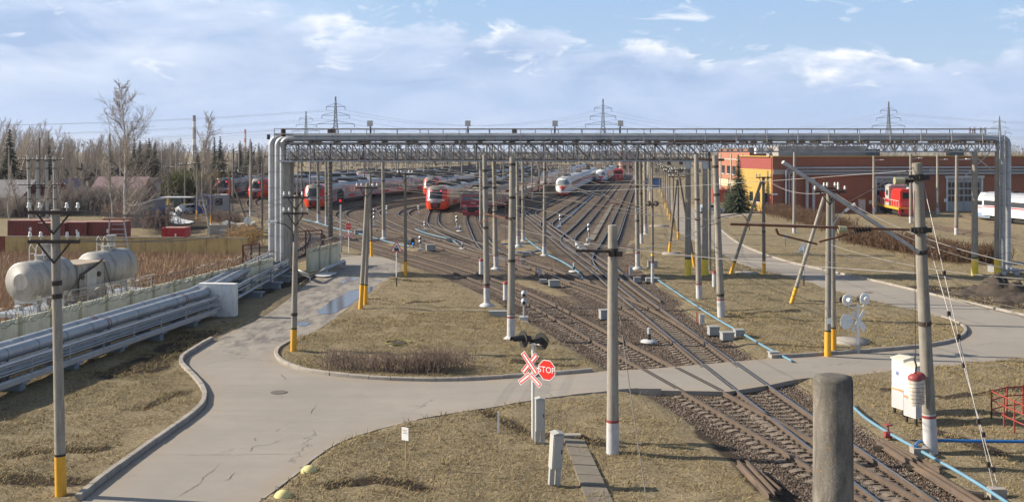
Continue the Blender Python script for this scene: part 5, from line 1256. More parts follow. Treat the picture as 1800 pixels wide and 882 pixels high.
for s_ in (-1, 1):
 q = MB(); q.box((s_ * 1.51, 7.0, 3.5), (.04, 1.2, .8)); q.build('window', m_winstrip, k)
 q = MB(); q.box((s_ * .8, 5.79, 3.75), (.8, .04, .7)); q.build('window', m_winstrip, k)
 q = MB(); q.box((s_ * 1.51, 7.0, 2.3), (.035, 2.2, .5)); q.build('red_panel', m_tred, k)
 q = MB()
 for y in np.arange(-.1, 14.2, 1.5): q.bar((s_ * 1.45, y, 1.5), (s_ * 1.45, y, 2.5), .05)
 q.bar((s_ * 1.45, -.1, 2.5), (s_ * 1.45, 14.1, 2.5), .05); q.build('handrail', m_white_paint, r)
 q = MB(); q.cyl((s_ * .95, -.45, 1.05), (s_ * .95, -.1, 1.05), .22, .12, 10); q.build('buffer', m_tdark, r)
b = MB(); b.box((0, 11, 2.5), (2.3, 5.6, 1.9)); b.build('rear_hood', m_tred, r)
b = MB(); b.box((0, -.15, 1.0), (2.9, .3, .75)); b.build('buffer_beam', m_tred, r); b = MB(); b.box((0, -.35, .55), (2.7, .3, .35)); b.build('plough', m_tmaroon, r)
b = MB()
for y in (3, 11):
 b.box((0, y, .7), (2.4, 4.0, .5))
 for w in (-1.4, 0, 1.4):
  for x in (-.8, .8): b.cyl((x - .06, y + w, .62), (x + .06, y + w, .62), .5, None, 10)
b.build('bogies', m_tdark, r)
b = MB(); b.cyl((0, .6, 4.2), (0, .4, 4.45), .16, .2, 10); b.build('searchlight', m_lampwhite, r)
for nm, pts, lab in (('S1', [(1560, 372), (1587, 381), (1640, 396), (1760, 421), (1900, 452)], 'depot track under the shunting locomotive'), ('S2', [(1690, 372), (1716, 386), (1790, 395), (1950, 410)], 'depot track under the white train at the right edge'), ('S3', [(1610, 392), (1700, 405), (1830, 424)], 'rusty depot track crossing the grass right of the locomotive')):
 TR[nm] = centre(pts); TRACK_LABEL[nm] = lab; build_track(nm)
def brick_mat(name, a, b2, mortar, sc=1.0):
 if name in MATS: return MATS[name]
 m, nt, b = new_mat(name); co = nd(nt, 'ShaderNodeTexCoord').outputs['Object']; sp = nd(nt, 'ShaderNodeSeparateXYZ'); nt.links.new(co, sp.inputs[0])
 cb = nd(nt, 'ShaderNodeCombineXYZ'); nt.links.new(mathn(nt, 'ADD', sp.outputs[0], sp.outputs[1]), cb.inputs[0]); nt.links.new(sp.outputs[2], cb.inputs[1])
 br = nd(nt, 'ShaderNodeTexBrick'); nt.links.new(cb.outputs[0], br.inputs['Vector']); br.inputs['Color1'].default_value = c4(a); br.inputs['Color2'].default_value = c4(b2); br.inputs['Mortar'].default_value = c4(mortar)
 br.inputs['Scale'].default_value = 2.2 * sc; br.inputs['Mortar Size'].default_value = .012
 n = noise(nt, co, .25, 6, .65); c = mixc(nt, mathn(nt, 'MULTIPLY', ramp(nt, n, .4, .7), .35), br.outputs[0], tuple(x * .55 for x in a))
 nt.links.new(c, b.inputs['Base Color']); b.inputs['Roughness'].default_value = .9; MATS[name] = m; return m
m_brick = brick_mat('depot_brick', (.32, .115, .066), (.27, .094, .055), (.30, .19, .14))
m_brick2 = brick_mat('brick_orange', (.40, .16, .095), (.35, .135, .08), (.34, .22, .17))
m_panel_y = mat('panel_yellow', (.44, .29, .07), .6, 0, .08, 1)
m_panel_r = mat('panel_red', (.28, .06, .05), .6, 0, .08, 1)
m_concband = mat('concrete_band', (.40, .36, .31), .9, 0, .12, 1)
m_doorgrey = mat('door_grey', (.33, .34, .35), .6, .1, .12, 1)
wa = np.array([X_at(1358, 172.0), 172.0]); wb = np.array([X_at(1663, 177.0), 177.0]); wd = (wb - wa) / np.linalg.norm(wb - wa); wlen = float(np.linalg.norm(wb - wa)); rzw = math.atan2(wd[1], wd[0])
D = thing('depot', 'long brick locomotive depot with yellow roof edge and tall grey doors on the right', 'depot', (wa[0], wa[1], 0), rzw)
def lx(px):      # where the photo column meets the front wall
 k = (px - CX) / F
 return float((k * wa[1] - wa[0]) / (wd[0] - k * wd[1]))
def lz(py, t): return CH - (py - HY) * (wa[1] + wd[1] * t) / F
H0 = 9.0; LEN = wlen + 60
doors = [(lx(1538), lx(1604)), (lx(1663), lx(1727))]; small = (lx(1509), lx(1521))
DH = lz(312, doors[0][0]) ; DH = 5.6
edges = [0] + [v for d_ in doors for v in d_] + [LEN]
b = MB()
for i in range(0, len(edges), 2): b.box(((edges[i] + edges[i + 1]) / 2, .25, DH / 2 - .2), (edges[i + 1] - edges[i], .5, DH + .4))
b.box((LEN / 2, .25, (DH + H0) / 2), (LEN, .5, H0 - DH)); b.box((.25, 7.25, H0 / 2), (.5, 13.4, H0)); b.box((LEN - .25, 7.25, H0 / 2), (.5, 13.4, H0))
wall = b.build('wall', m_brick, D)
b = MB(); b.box((LEN / 2, 7.2, H0 - .12), (LEN - 1.1, 13.2, .2)); b.build('roof', m_tcap, D)
b = MB(); b.box((LEN / 2, .2, H0 + .08), (LEN + .2, .8, .17)); b.box((.0, 7.35, H0 + .08), (.7, 13.3, .17)); b.build('roof_edge', m_panel_y, D)
b = MB(); b.box((LEN / 2, -.06, 6.6), (LEN - .1, .16, .75)); b.build('concrete_band', m_concband, D)
for i, (x0, x1) in enumerate(doors):
 w = x1 - x0; n = 4
 fr = MB(); fr.box((x0 + .12, .1, DH / 2), (.3, .5, DH)); fr.box((x1 - .12, .1, DH / 2), (.3, .5, DH)); fr.box(((x0 + x1) / 2, .1, DH + .12), (w + .5, .6, .4)); fo = fr.build('door_frame', mat('frame_white', (.55, .56, .56), .6), D)
 for j in range(n):
  c = x0 + .3 + (w - .6) * (j + .5) / n; lw = (w - .6) / n - .06
  k = MB(); k.box((c, .22, DH / 2), (lw, .12, DH - .06)); leaf = k.build('door', m_doorgrey, D)
  for a_ in range(3):
   for e in (-1, 1): g = MB(); g.box((c + e * lw * .23, .15, DH * (.38 + .2 * a_)), (lw * .36, .04, DH * .15)); g.build('pane', m_glass_dark, leaf)
 if i == 0: k = MB(); k.box(((x0 + x1) / 2 + 1.0, .4, DH / 2), (w * .4, .1, DH - .2)); k.build('door_opening', m_tdark, D)
k = MB(); k.box(((small[0] + small[1]) / 2, -.02, 1.05), (small[1] - small[0], .12, 2.1)); sdr = k.build('door', mat('door_white', (.60, .60, .58), .6), D)
k = MB(); k.box(((small[0] + small[1]) / 2, -.01, 2.2), (small[1] - small[0] + .3, .1, .16)); k.build('lintel', m_panel_y, sdr)
for px, z in ((1529, 1.7), (1661, 1.9), (1637, 6.75)):
 k = MB(); k.box((lx(px), -.16, z), (.9 if z > 5 else .5, .03, .55)); k.build('notice', m_white_paint, D)
for j, (y0, y1, z0, z1, m_) in enumerate([(.3, 13.8, .2, 7.0, m_panel_y), (.3, 13.8, 7.0, H0 - .1, m_panel_r), (.3, 2.2, .2, 3, m_panel_r)]):
 k = MB(); k.box((-.05 - .03 * (j == 2), (y0 + y1) / 2, (z0 + z1) / 2), (.08, y1 - y0, z1 - z0)); k.build('wall_panel', m_, wall)
for y in (2.5, 5.5, 8.5, 12): k = MB(); k.box((-.12, y, 2.4), (.08, 1.3, 1.6)); wn = k.build('window', m_glass_dark, D); k = MB(); k.box((-.14, y, 1.55), (.12, 1.6, .1)); k.build('sill', m_white_paint, wn)
k = MB(); k.box((lx(1480), 9, H0 + .9), (16, 5, 1.8)); k.build('roof_block', mat('grey_block', (.30, .28, .26), .8), D)
for px in (1366, 1377, 1387, 1400): k = MB(); k.box((lx(px) + 1, 10, H0 + 1.0), (1.2, .8, 1.0)); k.build('air_conditioner', m_white_paint, D)
for x0 in (18, 33): k = MB(); k.box((x0, 2.2, H0 + .7), (2.5, 1.2, 1.1)); k.build('vent', m_glass_dark, D)
for z, r_ in ((7.25, .16), (6.75, .13), (6.25, .16)):
 k = MB(); pts = [(2.0 + (7.3 - z), -.55, .2), (2.0 + (7.3 - z), -.55, z - .4), (2.4 + (7.3 - z), -.55, z), (LEN, -.55, z)]; k.tube(pts, r_, 8); k.build('pipe', mat('pipe_grey', (.33, .35, .38), .5, .3, .1, 1), D)
for x in (5.5, 6.6): k = MB(); k.tube([(x, -.7, 0), (x, -.7, 5.6)], .28, 10); k.build('pipe', m_clad, D)
oa = np.array(g2(1266, 346)); A0 = thing('brick_building', 'taller orange brick building with cream bands behind the depot, left of it', 'building', (41.1, 187, 0))
BW = 20.0
b = MB(); b.box((BW / 2, 14, 5.1), (BW, 28, 10.4)); bw = b.build('wall', m_brick2, A0)
b = MB(); b.box((BW / 2, 14, 10.4), (BW + .3, 28.3, .25)); b.build('roof', m_tcap, A0)
for z, h, m_ in ((3.9, 1.3, mat('band_cream', (.62, .50, .32), .8)), (8.4, .25, m_concband)): k = MB(); k.box((-.03, 14, z), (.12, 27.9, h)); k.build('band', m_, A0)
for x in (3, 8, 13, 18, 23):
 for z in (2.1, 6.4): k = MB(); k.box((-.04, x, z), (.1, 2.6, 1.5)); wn = k.build('window', m_glass_dark, A0); k = MB(); k.box((-.07, x, z - .8), (.14, 2.8, .1)); k.build('sill', m_white_paint, wn)
for x in (5.5, 15.5, 25.5): k = MB(); k.box((-.1, x, 4.7), (.16, .6, 9.4)); k.build('pilaster', m_concband, A0)
k = MB(); k.box((-1.4, 22, 1.3), (2.6, 5, 2.6)); k.build('porch', m_panel_r, A0)
for (px, Y, w, z, d_, m_, lab) in ((1108, 520, 9, 9.5, 8, mat('pink_plaster', (.62, .34, .25), .85), 'small pink building at the far end of the yard'), (1176, 430, 16, 7, 9, mat('cream_plaster', (.60, .50, .34), .85), 'low cream building far down the right road')):
 h = thing('small_building', lab, 'building', (X_at(px, Y), Y, 0)); k = MB(); k.box((0, 5, z / 2), (w, 10, z)); k.build('wall', m_, h); k = MB(); k.box((0, 5, z + .1), (w + .6, 10.6, .3)); k.build('roof', m_tcap, h)
 for x in (-w * .3, 0, w * .3):
  for zz in (2.2, 5.2): k = MB(); k.box((x, -.03, zz), (1.4, .1, 1.6)); k.build('window', m_glass_dark, h)
kb = thing('kiosk', 'small dark blue hut at the far end of the mast row', 'hut', P(1149, 332)); k = MB(); k.box((0, 1, 1.4), (4.2, 2.4, 2.8)); w_ = k.build('wall', m_tblue, kb); k = MB(); k.box((0, 1, 2.86), (4.5, 2.7, .12)); k.build('roof', m_tcap, kb); k = MB(); k.box((.6, -.22, 1.1), (1, .06, 2.0)); k.build('door', mat('door_blue', (.06, .16, .40), .5), w_)
def parked_car(loc, rz, label, col):
 c = thing('parked_car', label, 'car', loc, rz); b = MB()
 pr_ = [(-2.1, .35), (2.1, .35), (2.15, .75), (1.35, .95), (.75, 1.42), (-1.2, 1.45), (-1.9, 1.0), (-2.15, .9)]
 b.prism(pr_, 1.7, 0, None, (0, -.85, 0)); bd = b.build('body', col, c)
 for s_ in (-1, 1):
  k = MB(); k.prism([(-1.55, 1.0), (1.1, .98), (.68, 1.36), (-1.15, 1.38)], .012, 0, None, (0, -.862 if s_ < 0 else .85, 0)); k.build('window', m_glass_dark, bd)
  for x in (-1.3, 1.3): k = MB(); k.cyl((x, s_ * .70, .32), (x, s_ * .88, .32), .32, None, 14); wl = k.build('wheel', m_tdark, c); k = MB(); k.cyl((x, s_ * .875, .32), (x, s_ * .89, .32), .2, None, 10); k.build('rim', m_galv, wl)
 k = MB(); k.prism([(1.36, .99), (.78, 1.40), (.76, 1.38), (1.34, .97)], 1.5, 0, None, (.02, -.75, .01)); k.build('windscreen', m_glass_dark, bd)
 return c
parked_car(P(1249, 375), .3, 'pale grey car parked at the side road behind the gantry columns', mat('car_silver', (.45, .47, .50), .3, .4))
m_ywall = mat('ochre_wall', (.52, .38, .16), .9, 0, .16, .6, .2, 20, dirt=(.22, .16, .09), dirt_amt=.85, dscale=(.9, .9, .25))
ya, yb2 = Vector((X_at(10, 102), 102, 0)), Vector((X_at(436, 100), 100, 0))
T = thing('ochre_wall', 'weathered ochre concrete wall behind the reed bed', 'wall', ya); d = yb2 - ya; rz = math.atan2(d.y, d.x); n = 12; w = d.length / n
for i in range(n):
 b = MB(); b.box(d * ((i + .5) / n) + Vector((0, 0, .9)), (w - .03, .18, 2.0), rz); b.build('panel', m_ywall, T)
b = MB(); b.box(d * .5 + Vector((0, .02, 1.93)), (d.length, .26, .07), rz); b.build('coping', mat('coping', (.30, .27, .22), .9, 0, .2, 1), T)
b = MB(); b.box((-2.6, .6, .9), (5.2, .2, 2.0)); T2 = thing('brick_wall', 'dark red brick wall piece left of the ochre wall', 'wall', ya + Vector((-.1, 0, 0))); b.build('wall', brick_mat('dark_brick', (.22, .065, .045), (.17, .05, .035), (.16, .1, .08)), T2)
for (p0, p1, lab, opened) in ((P(427, 482, 0), P(456, 478, 0), 'dark red steel gate leaf left of the grey pipes', 0), (P(508, 452, 0), P(566, 447, 0), 'dark red steel gate leaf behind the short fence', 0)):
 g = thing('steel_gate', lab, 'gate', p0); v = p1 - p0; v.z = 0; b = MB(); H = 2.35
 for t_ in (0, .5, 1): b.bar(v * t_, v * t_ + Vector((0, 0, H)), .12)
 b.bar(Vector((0, 0, H)), v + Vector((0, 0, H)), .10); b.bar(Vector((0, 0, .2)), v + Vector((0, 0, .2)), .08); b.bar(Vector((0, 0, H - .35)), v + Vector((0, 0, H - .35)), .05)
 b.bar(Vector((0, 0, .2)), v * .5 + Vector((0, 0, H - .4)), .05); b.bar(v * .5 + Vector((0, 0, .2)), Vector((0, 0, H - .4)), .05)
 fr = b.build('gate_frame', mat('gate_maroon', (.11, .018, .016), .6), g); b = MB()
 for j in range(1, 16): b.bar(v * (j / 16) + Vector((0, 0, .2)), v * (j / 16) + Vector((0, 0, H)), .022)
 b.build('gate_bars', m_galv, fr)
m_cont = mat('container_red', (.20, .040, .034), .6, 0, .15, 1.0, dirt=(.13, .06, .045), dirt_amt=.6, dscale=(1, 1, .3))
m_conttop = mat('container_top', (.36, .20, .17), .8, 0, .15, 1.0, dirt=(.20, .10, .08), dirt_amt=.6)
def container(px0, px1, Y, py_top, label, mc=m_cont, depth=2.4, h=None):
 x0, x1 = X_at(px0, Y), X_at(px1, Y); h = h or (Z_at(py_top, Y) + .0); c = thing('container', label, 'container', ((x0 + x1) / 2, Y, 0)); w = x1 - x0
 b = MB(); b.box((0, depth / 2, h / 2), (w, depth, h - .02)); bd = b.build('body', mc, c)
 k = MB(); n = int(w / .28)
 for i in range(n): k.box((-w / 2 + (i + .5) * w / n, -.02, h / 2), (w / n * .5, .06, h - .35))
 k.build('corrugation', mc, bd); k = MB(); k.box((0, depth / 2, h + .015), (w + .04, depth + .06, .05)); k.build('roof', m_conttop, bd)
 for s_ in (-1, 1): k = MB(); k.bar((s_ * (w / 2 - .05), -.03, 0), (s_ * (w / 2 - .05), -.03, h), .12); k.build('corner_post', mc, bd)
 k = MB(); k.box((w * .1, -.06, h * .62), (w * .07, .02, h * .16)); k.build('placard', m_white_paint, bd)
 return c
container(14, 80, 118, 388, 'leftmost dark red container behind the ochre wall')
container(66, 114, 113.5, 392.5, 'dark red container in front, second from left, with white placards')
container(109, 152, 114, 391, 'dark red container between the crossarm pole and the birch')
container(151, 216, 114.4, 390.5, 'dark red container directly left of the big birch')
sk = container(284.5, 325, 113, 401, 'bright red steel bin with ribbed sides behind the ochre wall', mat('bin_red', (.42, .02, .03), .45, 0, .1, 1), 2.0)
b = MB(); b.bar((-.85, -.1, 0), (-.85, -.1, 2.1), .14); b.bar((1.0, -.1, .2), (1.35, -.1, 2.0), .12); b.build('rib', mat('bin_red', (0, 0, 0)), sk)
def shed(px0, px1, Y, py_e, py_r, dep, label, mw, mr, gable_front=False):
 x0, x1 = X_at(px0, Y), X_at(px1, Y); w = x1 - x0; he, hr = Z_at(py_e, Y), Z_at(py_r, Y); s_ = thing('shed', label, 'shed', (x0, Y, 0)); b = MB()
 if gable_front:
  b.prism([(0, -.2), (w, -.2), (w, he), (w / 2, hr), (0, he)], dep); b.build('wall', mw, s_); k = MB()
  k.prism([(-.4, he - .1), (w / 2, hr + .12), (w + .4, he - .1), (w + .4, he + .05), (w / 2, hr + .3), (-.4, he + .05)], dep + .8, 0, None, (0, -.4, 0)); k.build('roof', mr, s_)
 else:
  b.box((w / 2, dep / 2, he / 2), (w, dep, he)); b.add([(0, 0, he), (0, dep, he), (0, dep / 2, hr), (w, 0, he), (w, dep, he), (w, dep / 2, hr)], [(0, 1, 2), (3, 5, 4)]); wl = b.build('wall', mw, s_)
  k = MB(); k.add([(-.3, -.4, he - .12), (w + .3, -.4, he - .12), (w + .3, dep / 2, hr + .05), (-.3, dep / 2, hr + .05), (-.3, dep + .4, he - .12), (w + .3, dep + .4, he - .12)], [(0, 1, 2, 3), (3, 2, 5, 4)]); k.add([(-.3, -.4, he - .3), (w + .3, -.4, he - .3), (w + .3, -.4, he - .12), (-.3, -.4, he - .12)], [(0, 1, 2, 3)]); k.build('roof', mr, s_)
  for j in range(2): k = MB(); k.box((w * (.3 + .4 * j), -.03, he * .45), (1.2, .08, 1.0)); k.build('window', m_glass_dark, wl)
m_dred = mat('shed_maroon', (.13, .018, .020), .8, 0, .2, .8); m_mauve = mat('roof_mauve', (.24, .16, .17), .7, 0, .15, .8, dirt=(.14, .09, .09), dirt_amt=.5); m_grroof = mat('roof_grey', (.19, .18, .19), .7, 0, .15, .8)
shed(157, 243, 175, 342, 312, 9, 'maroon shed with dull mauve roof behind the big birch', m_dred, m_mauve)
shed(-30, 36, 165, 346, 318, 10, 'maroon shed with grey roof at the left edge behind the pillars', m_dred, m_grroof)
shed(86, 128, 195, 340, 318, 8, 'small maroon gabled shed seen between the pillars and birch', m_dred, m_mauve, True)
w5 = thing('low_building', 'pale low building with reddish top behind the birch, by the road gate', 'building', (X_at(228, 190), 190, 0)); b = MB(); ww = X_at(256, 190) - X_at(228, 190); b.box((ww / 2, 4, 2.1), (ww, 8, 4.3)); k5 = b.build('wall', mat('pale_wall', (.42, .38, .32), .9), w5); b = MB(); b.box((ww / 2, 4, 4.6), (ww + .3, 8.3, .8)); b.build('roof', m_mauve, w5); b = MB(); b.box((ww * .5, -.05, .9), (ww * .8, .1, .5)); b.build('window', m_tblue, k5)
gs = thing('sloped_shed', 'grey slope-roofed garage with white edge beside the snowy path', 'garage', (X_at(222, 138), 138, 0)); ww = X_at(269, 138) - X_at(222, 138); b = MB(); b.prism([(0, -.2), (ww, -.2), (ww, Z_at(352, 138)), (ww - 1.6, Z_at(360, 138)), (0, Z_at(362, 138))], 5); kk = b.build('wall', mat('garage_grey', (.20, .19, .19), .8, 0, .2, 1), gs); b = MB(); b.prism([(ww - 1.8, Z_at(361, 138)), (ww + .15, Z_at(351.5, 138)), (ww + .15, Z_at(350, 138)), (ww - 1.8, Z_at(358, 138))], 5.2, 0, None, (0, -.12, 0)); b.build('roof_edge', m_white_paint, gs); b = MB(); b.box((ww + .03, 2.5, 1.4), (.06, 4.6, 2.8)); b.build('door', m_tblue, gs)
bk_ = thing('kiosk', 'blue gatekeeper kiosk with white window under a canopy, beside the birch', 'kiosk', P(342, 376)); Yk = bk_.location.y; ww = X_at(366, Yk) - X_at(342, Yk); b = MB(); b.box((ww / 2, 1.4, 1.3), (ww, 2.8, 2.8)); kk = b.build('wall', mat('kiosk_blue', (.03, .06, .22), .5, 0, .12, 1), bk_)
b = MB(); b.box((ww * .62, -.04, 1.75), (1.3, .06, .9)); wf = b.build('window_frame', m_white_paint, kk);
for e in (-.3, .3): b = MB(); b.box((ww * .62 + e, -.08, 1.75), (.5, .03, .7)); b.build('pane', m_glass_dark, wf)
b = MB(); b.prism([(-.2, 2.7), (ww / 2, 3.1), (ww + .2, 2.7)], 3.2, 0, None, (0, -.2, 0)); b.build('roof', mat('kiosk_roof', (.10, .14, .30), .6), bk_)
b = MB(); b.box((-2.6, .6, 2.62), (5.2, 3.4, .12)); b.bar((-4.9, -.8, 0), (-4.9, -.8, 2.6), .1); b.build('canopy', m_whitewash, bk_)
gk = thing('kiosk', 'grey kiosk with a window next to the blue one', 'kiosk', P(372, 373)); Yk = gk.location.y; ww = X_at(395, Yk) - X_at(372, Yk); b = MB(); b.box((ww / 2, 1.3, 1.35), (ww, 2.6, 2.8)); kk = b.build('wall', mat('kiosk_grey', (.34, .35, .36), .7, 0, .1, 1, dirt=(.2, .2, .2), dirt_amt=.5), gk); b = MB(); b.box((ww * .55, -.04, 1.7), (1.2, .06, 1.1)); b.build('window', m_glass_dark, kk); b = MB(); b.box((ww / 2, 1.3, 2.8), (ww + .2, 2.8, .1)); b.build('roof', m_whitewash, gk)
parked_car(P(334, 375), .9, 'white and blue car parked under the kiosk canopy', mat('car_white', (.62, .64, .67), .3))
g = thing('wire_gate', 'grey wire mesh gate across the road beyond the snowy path', 'gate', P(270, 368)); b = MB(); wv = Vector((X_at(320, g.location.y) - g.location.x, 1.0, 0))
for t_ in (0, .33, .66, 1): b.bar(wv * t_, wv * t_ + Vector((0, 0, 2.0)), .08)
b.bar(Vector((0, 0, 2)), wv + Vector((0, 0, 2)), .06); b.bar(Vector((0, 0, .2)), wv + Vector((0, 0, .2)), .06); fr = b.build('gate_frame', m_galv, g); b = MB()
for j in range(40): b.bar(wv * (j / 40) + Vector((0, 0, .2)), wv * (j / 40) + Vector((0, 0, 2)), .015)
b.build('mesh', m_galv, fr)
gd = thing('green_door', 'dark green steel gate post block right of the wire gate', 'gate', P(309, 366)); b = MB(); b.box((0, .4, 1.2), (1.5, .5, 2.5)); b.build('leaf', mat('green_steel', (.03, .06, .045), .6), gd); b = MB(); b.box((-.3, .12, 1.9), (.3, .04, .2)); b.build('notice', m_white_paint, gd)
rgx = random.Random(3); m_slab = mat('slab_concrete', (.34, .32, .29), .9, 0, .2, 1.5, .3, 30)
for k in range(22):
 px = rgx.uniform(374, 462); py = rgx.uniform(404, 417); q = P(px, py); b = MB(); M = Matrix.Rotation(rgx.uniform(0, 3), 3, 'Z') @ Matrix.Rotation(rgx.uniform(-.35, .35), 3, 'X') @ Matrix.Rotation(rgx.uniform(-.3, .3), 3, 'Y')
 b.box((0, 0, rgx.uniform(.15, .9)), (rgx.uniform(1.2, 3.2), rgx.uniform(.5, 1.2), rgx.uniform(.14, .3)), M=M); tag(b.build('concrete_slab', m_slab, None, q), 'broken concrete slab in the rubble pile left of the grey pipes', 'slab', 'concrete slabs in the rubble pile')
b = MB(); b.box((0, .2, .6), (2.6, .3, 1.3)); w6 = thing('concrete_wall', 'short grey concrete wall at the left end of the rubble', 'wall', P(384, 414)); b.build('panel', m_slab, w6)
m_tank = mat('tank_grey', (.36, .355, .34), .6, .1, .12, .9, .05, 20, dirt=(.06, .057, .052), dirt_amt=.9, dscale=(1.1, .6, .25))
TA = Vector((X_at(37, 60), 60, 0)); tdv = Vector((2.4, 9.2, 0)).normalized(); rz = math.atan2(tdv.y, tdv.x)      # x local along the axis, y to the left/back
R_ = 1.10; ZC = 2.72
def tank(off, length, label):
 t = thing('storage_tank', label, 'tank', TA + tdv * off, rz); b = MB(); n = 28
 M = Matrix.Rotation(PI / 2, 3, 'Y')
 b.lathe((0, 0, ZC), [(R_ * .42, -.05), (R_ * .43, -.02), (R_ * .9, .0), (R_, .09), (R_, length - .09), (R_ * .9, length), (R_ * .42, length + .05)], n, 0, M)
 bd = b.build('shell', m_tank, t)
 k = MB(); k.lathe((length * .5, 0, ZC + R_ - .06), [(.36, 0), (.36, .24), (.40, .25), (.40, .31)], 14); k.build('manhole', m_tank, bd)
 k = MB(); k.lathe((length * .66, .1, ZC + R_ - .06), [(.25, 0), (.25, .85), (.30, .86), (.30, .93)], 14); k.build('vent_pipe', m_galv, bd)
 for x in (.55, length - .55): k = MB(); k.box((x, 0, ZC - R_ * .9), (.35, 1.5, .5)); k.box((x, -.6, 1.3), (.3, .3, .7)); k.box((x, .6, 1.3), (.3, .3, .7)); k.build('saddle', m_galv, t)
 k = MB()
 for e in (0, .45):
  k.tube([(length * .25, -.3 + e, ZC + R_ * .9), (length * .25, -.3 + e, ZC + R_ + .75), (length * .25 + .15, -.3 + e, ZC + R_ + .9), (length * .25 + .5, -.3 + e, ZC + R_ + .55), (length * .25 + .7, -.3 + e, ZC + R_ * .9)], .022, 5)
 k.bar((length * .25, -.3, ZC + R_ + .4), (length * .25, .15, ZC + R_ + .4), .03); k.build('handrail', m_white_paint, bd)
 return t
t1 = tank(0, 3.4, 'front grey horizontal storage tank with round end plate, left of the pole')
t2 = tank(6.1, 3.4, 'rear grey horizontal storage tank with black streaks and railing on top')
ph = thing('pump_house', 'grey steel pump cabin between the two storage tanks', 'cabin', TA + tdv * 3.55, rz); b = MB(); b.box((1.2, -.1, 2.25), (2.4, 1.9, 2.1)); kk = b.build('wall', m_tank, ph); b = MB(); b.box((1.2, -.1, 3.33), (2.6, 2.1, .08)); b.build('roof', mat('cabin_roof', (.36, .30, .24), .8, 0, .15, 1), ph)
b = MB(); b.box((1.2, -1.07, 2.2), (.9, .04, 1.6)); b.build('door', mat('cabin_door', (.42, .42, .41), .6), kk)
for e in (.35, 1.9): b = MB(); b.cyl((e, -1.05, 2.6), (e, -1.12, 2.6), .16, None, 12); b.build('gauge', m_iron, kk)
b = MB(); b.tube([(-.2, -1.2, 1.4), (-.2, -1.2, 2.4), (0, -1.2, 2.7), (1.5, -1.2, 3.2), (2.2, -1.1, 3.45)], .06, 6); b.tube([(2.2, -1.2, 3.3), (3.0, -1.3, 1.3)], .025, 5); b.build('pipe', m_iron, ph)
pf = thing('platform', 'white steel platform with handrail carrying the storage tanks', 'platform', TA, rz); b = MB(); b.box((5.2, 0, .95), (12.0, 2.3, .22)); kk = b.build('deck', m_galv, pf); b = MB(); b.box((6.5, -1.35, .85), (8.2, .12, .75)); b.build('side_plate', m_whitewash, pf); b = MB()
for x in np.arange(2.4, 11.0, 1.6): b.bar((x, -1.4, 1.2), (x, -1.4, 2.0), .05)
b.bar((2.4, -1.4, 2.0), (10.8, -1.4, 2.0), .05); b.bar((2.4, -1.4, 1.6), (10.8, -1.4, 1.6), .035); b.build('handrail', m_silver, pf)
b = MB()
for j in range(16): b.box((.2 + j * .62, -.2, .42), (.24, 2.6, .8))
b.build('crib', mat('old_timber', (.14, .105, .08), .9, 0, .3, 2), pf)
lt = thing('ladder_tower', 'tapering grey lattice ladder rising behind the rear tank', 'ladder', D_at(205, 470, 78)); lt.location.z = 0; H = Z_at(378, 78); b = MB()
for s_ in (-1, 1): b.bar((s_ * 1.1 + .2, 0, 0), (s_ * .5, 0, H - .3), .08); b.bar((s_ * .5, 0, H - .3), (s_ * .5, 0, H), .06)
for k in range(14): t_ = k / 14; b.bar((-1.1 + .6 * t_ + .2, 0, (H - .3) * t_), (1.1 - .6 * t_ + .1, 0, (H - .3) * t_), .045)
b.build('frame', m_silver, lt); b = MB(); b.box((0, .3, H - .3), (1.9, .9, .08)); b.build('landing', m_rustiron, lt)
m_signred = mat('sign_red', (.78, .035, .025), .4, 0, .04, 2); m_signwhite = mat('sign_white', (.82, .82, .82), .45, 0, .03, 2); m_signback = mat('sign_back', (.74, .77, .76), .5, .2, .06, 2)
def disc(b, c, r, n, d=.012, a0=0.0): b.prism([(c[0] + r * math.cos(a0 + 2 * PI * k / n), c[1] + r * math.sin(a0 + 2 * PI * k / n)) for k in range(n)], d); return b
def strip_pts(a, c, w):
 a, c = np.array(a, float), np.array(c, float); u = (c - a) / np.linalg.norm(c - a); v = np.array([-u[1], u[0]]) * w / 2
 return [tuple(a - v), tuple(c - v), tuple(c + v), tuple(a + v)]
def plate(parent, nm, pts, y, d, m, reverse=False):
 ar = sum(pts[i][0] * pts[(i + 1) % len(pts)][1] - pts[(i + 1) % len(pts)][0] * pts[i][1] for i in range(len(pts)))
 if ar < 0: pts = pts[::-1]
 b = MB(); b.prism(pts, d, 0, None, (0, y, 0)); return b.build(nm, m, parent)
def cross(parent, c, L, w, ang, chevron=None, back=False, y=0.0):
 """white St Andrew's cross with red edges; a thing's part with its red border and white strips"""
 R = lambda p: (c[0] + p[0], c[1] + p[1]); f = m_signback if back else m_signred
 arms = [((-L * math.sin(ang), L * math.cos(ang)), (L * math.sin(ang), -L * math.cos(ang))), ((L * math.sin(ang), L * math.cos(ang)), (-L * math.sin(ang), -L * math.cos(ang)))]
 for i, (p, q) in enumerate(arms):
  o = plate(parent, 'cross_arm', strip_pts(R(p), R(q), w), y + i * .016, .014, m_signwhite if not back else m_signback)
  if not back:
   for k, (e, mm) in enumerate(((.9, m_signred), (.8, m_signwhite))):
    pp = tuple(np.array(p) * (1 - .06 * (k + 1))); qq = tuple(np.array(q) * (1 - .06 * (k + 1)));
    plate(o, 'edge' if k == 0 else 'stripe', strip_pts(R(pp), R(qq), w * (.84 - .50 * k)), y + i * .016 - .003 * (k + 1) - .001 * i, .003, mm)
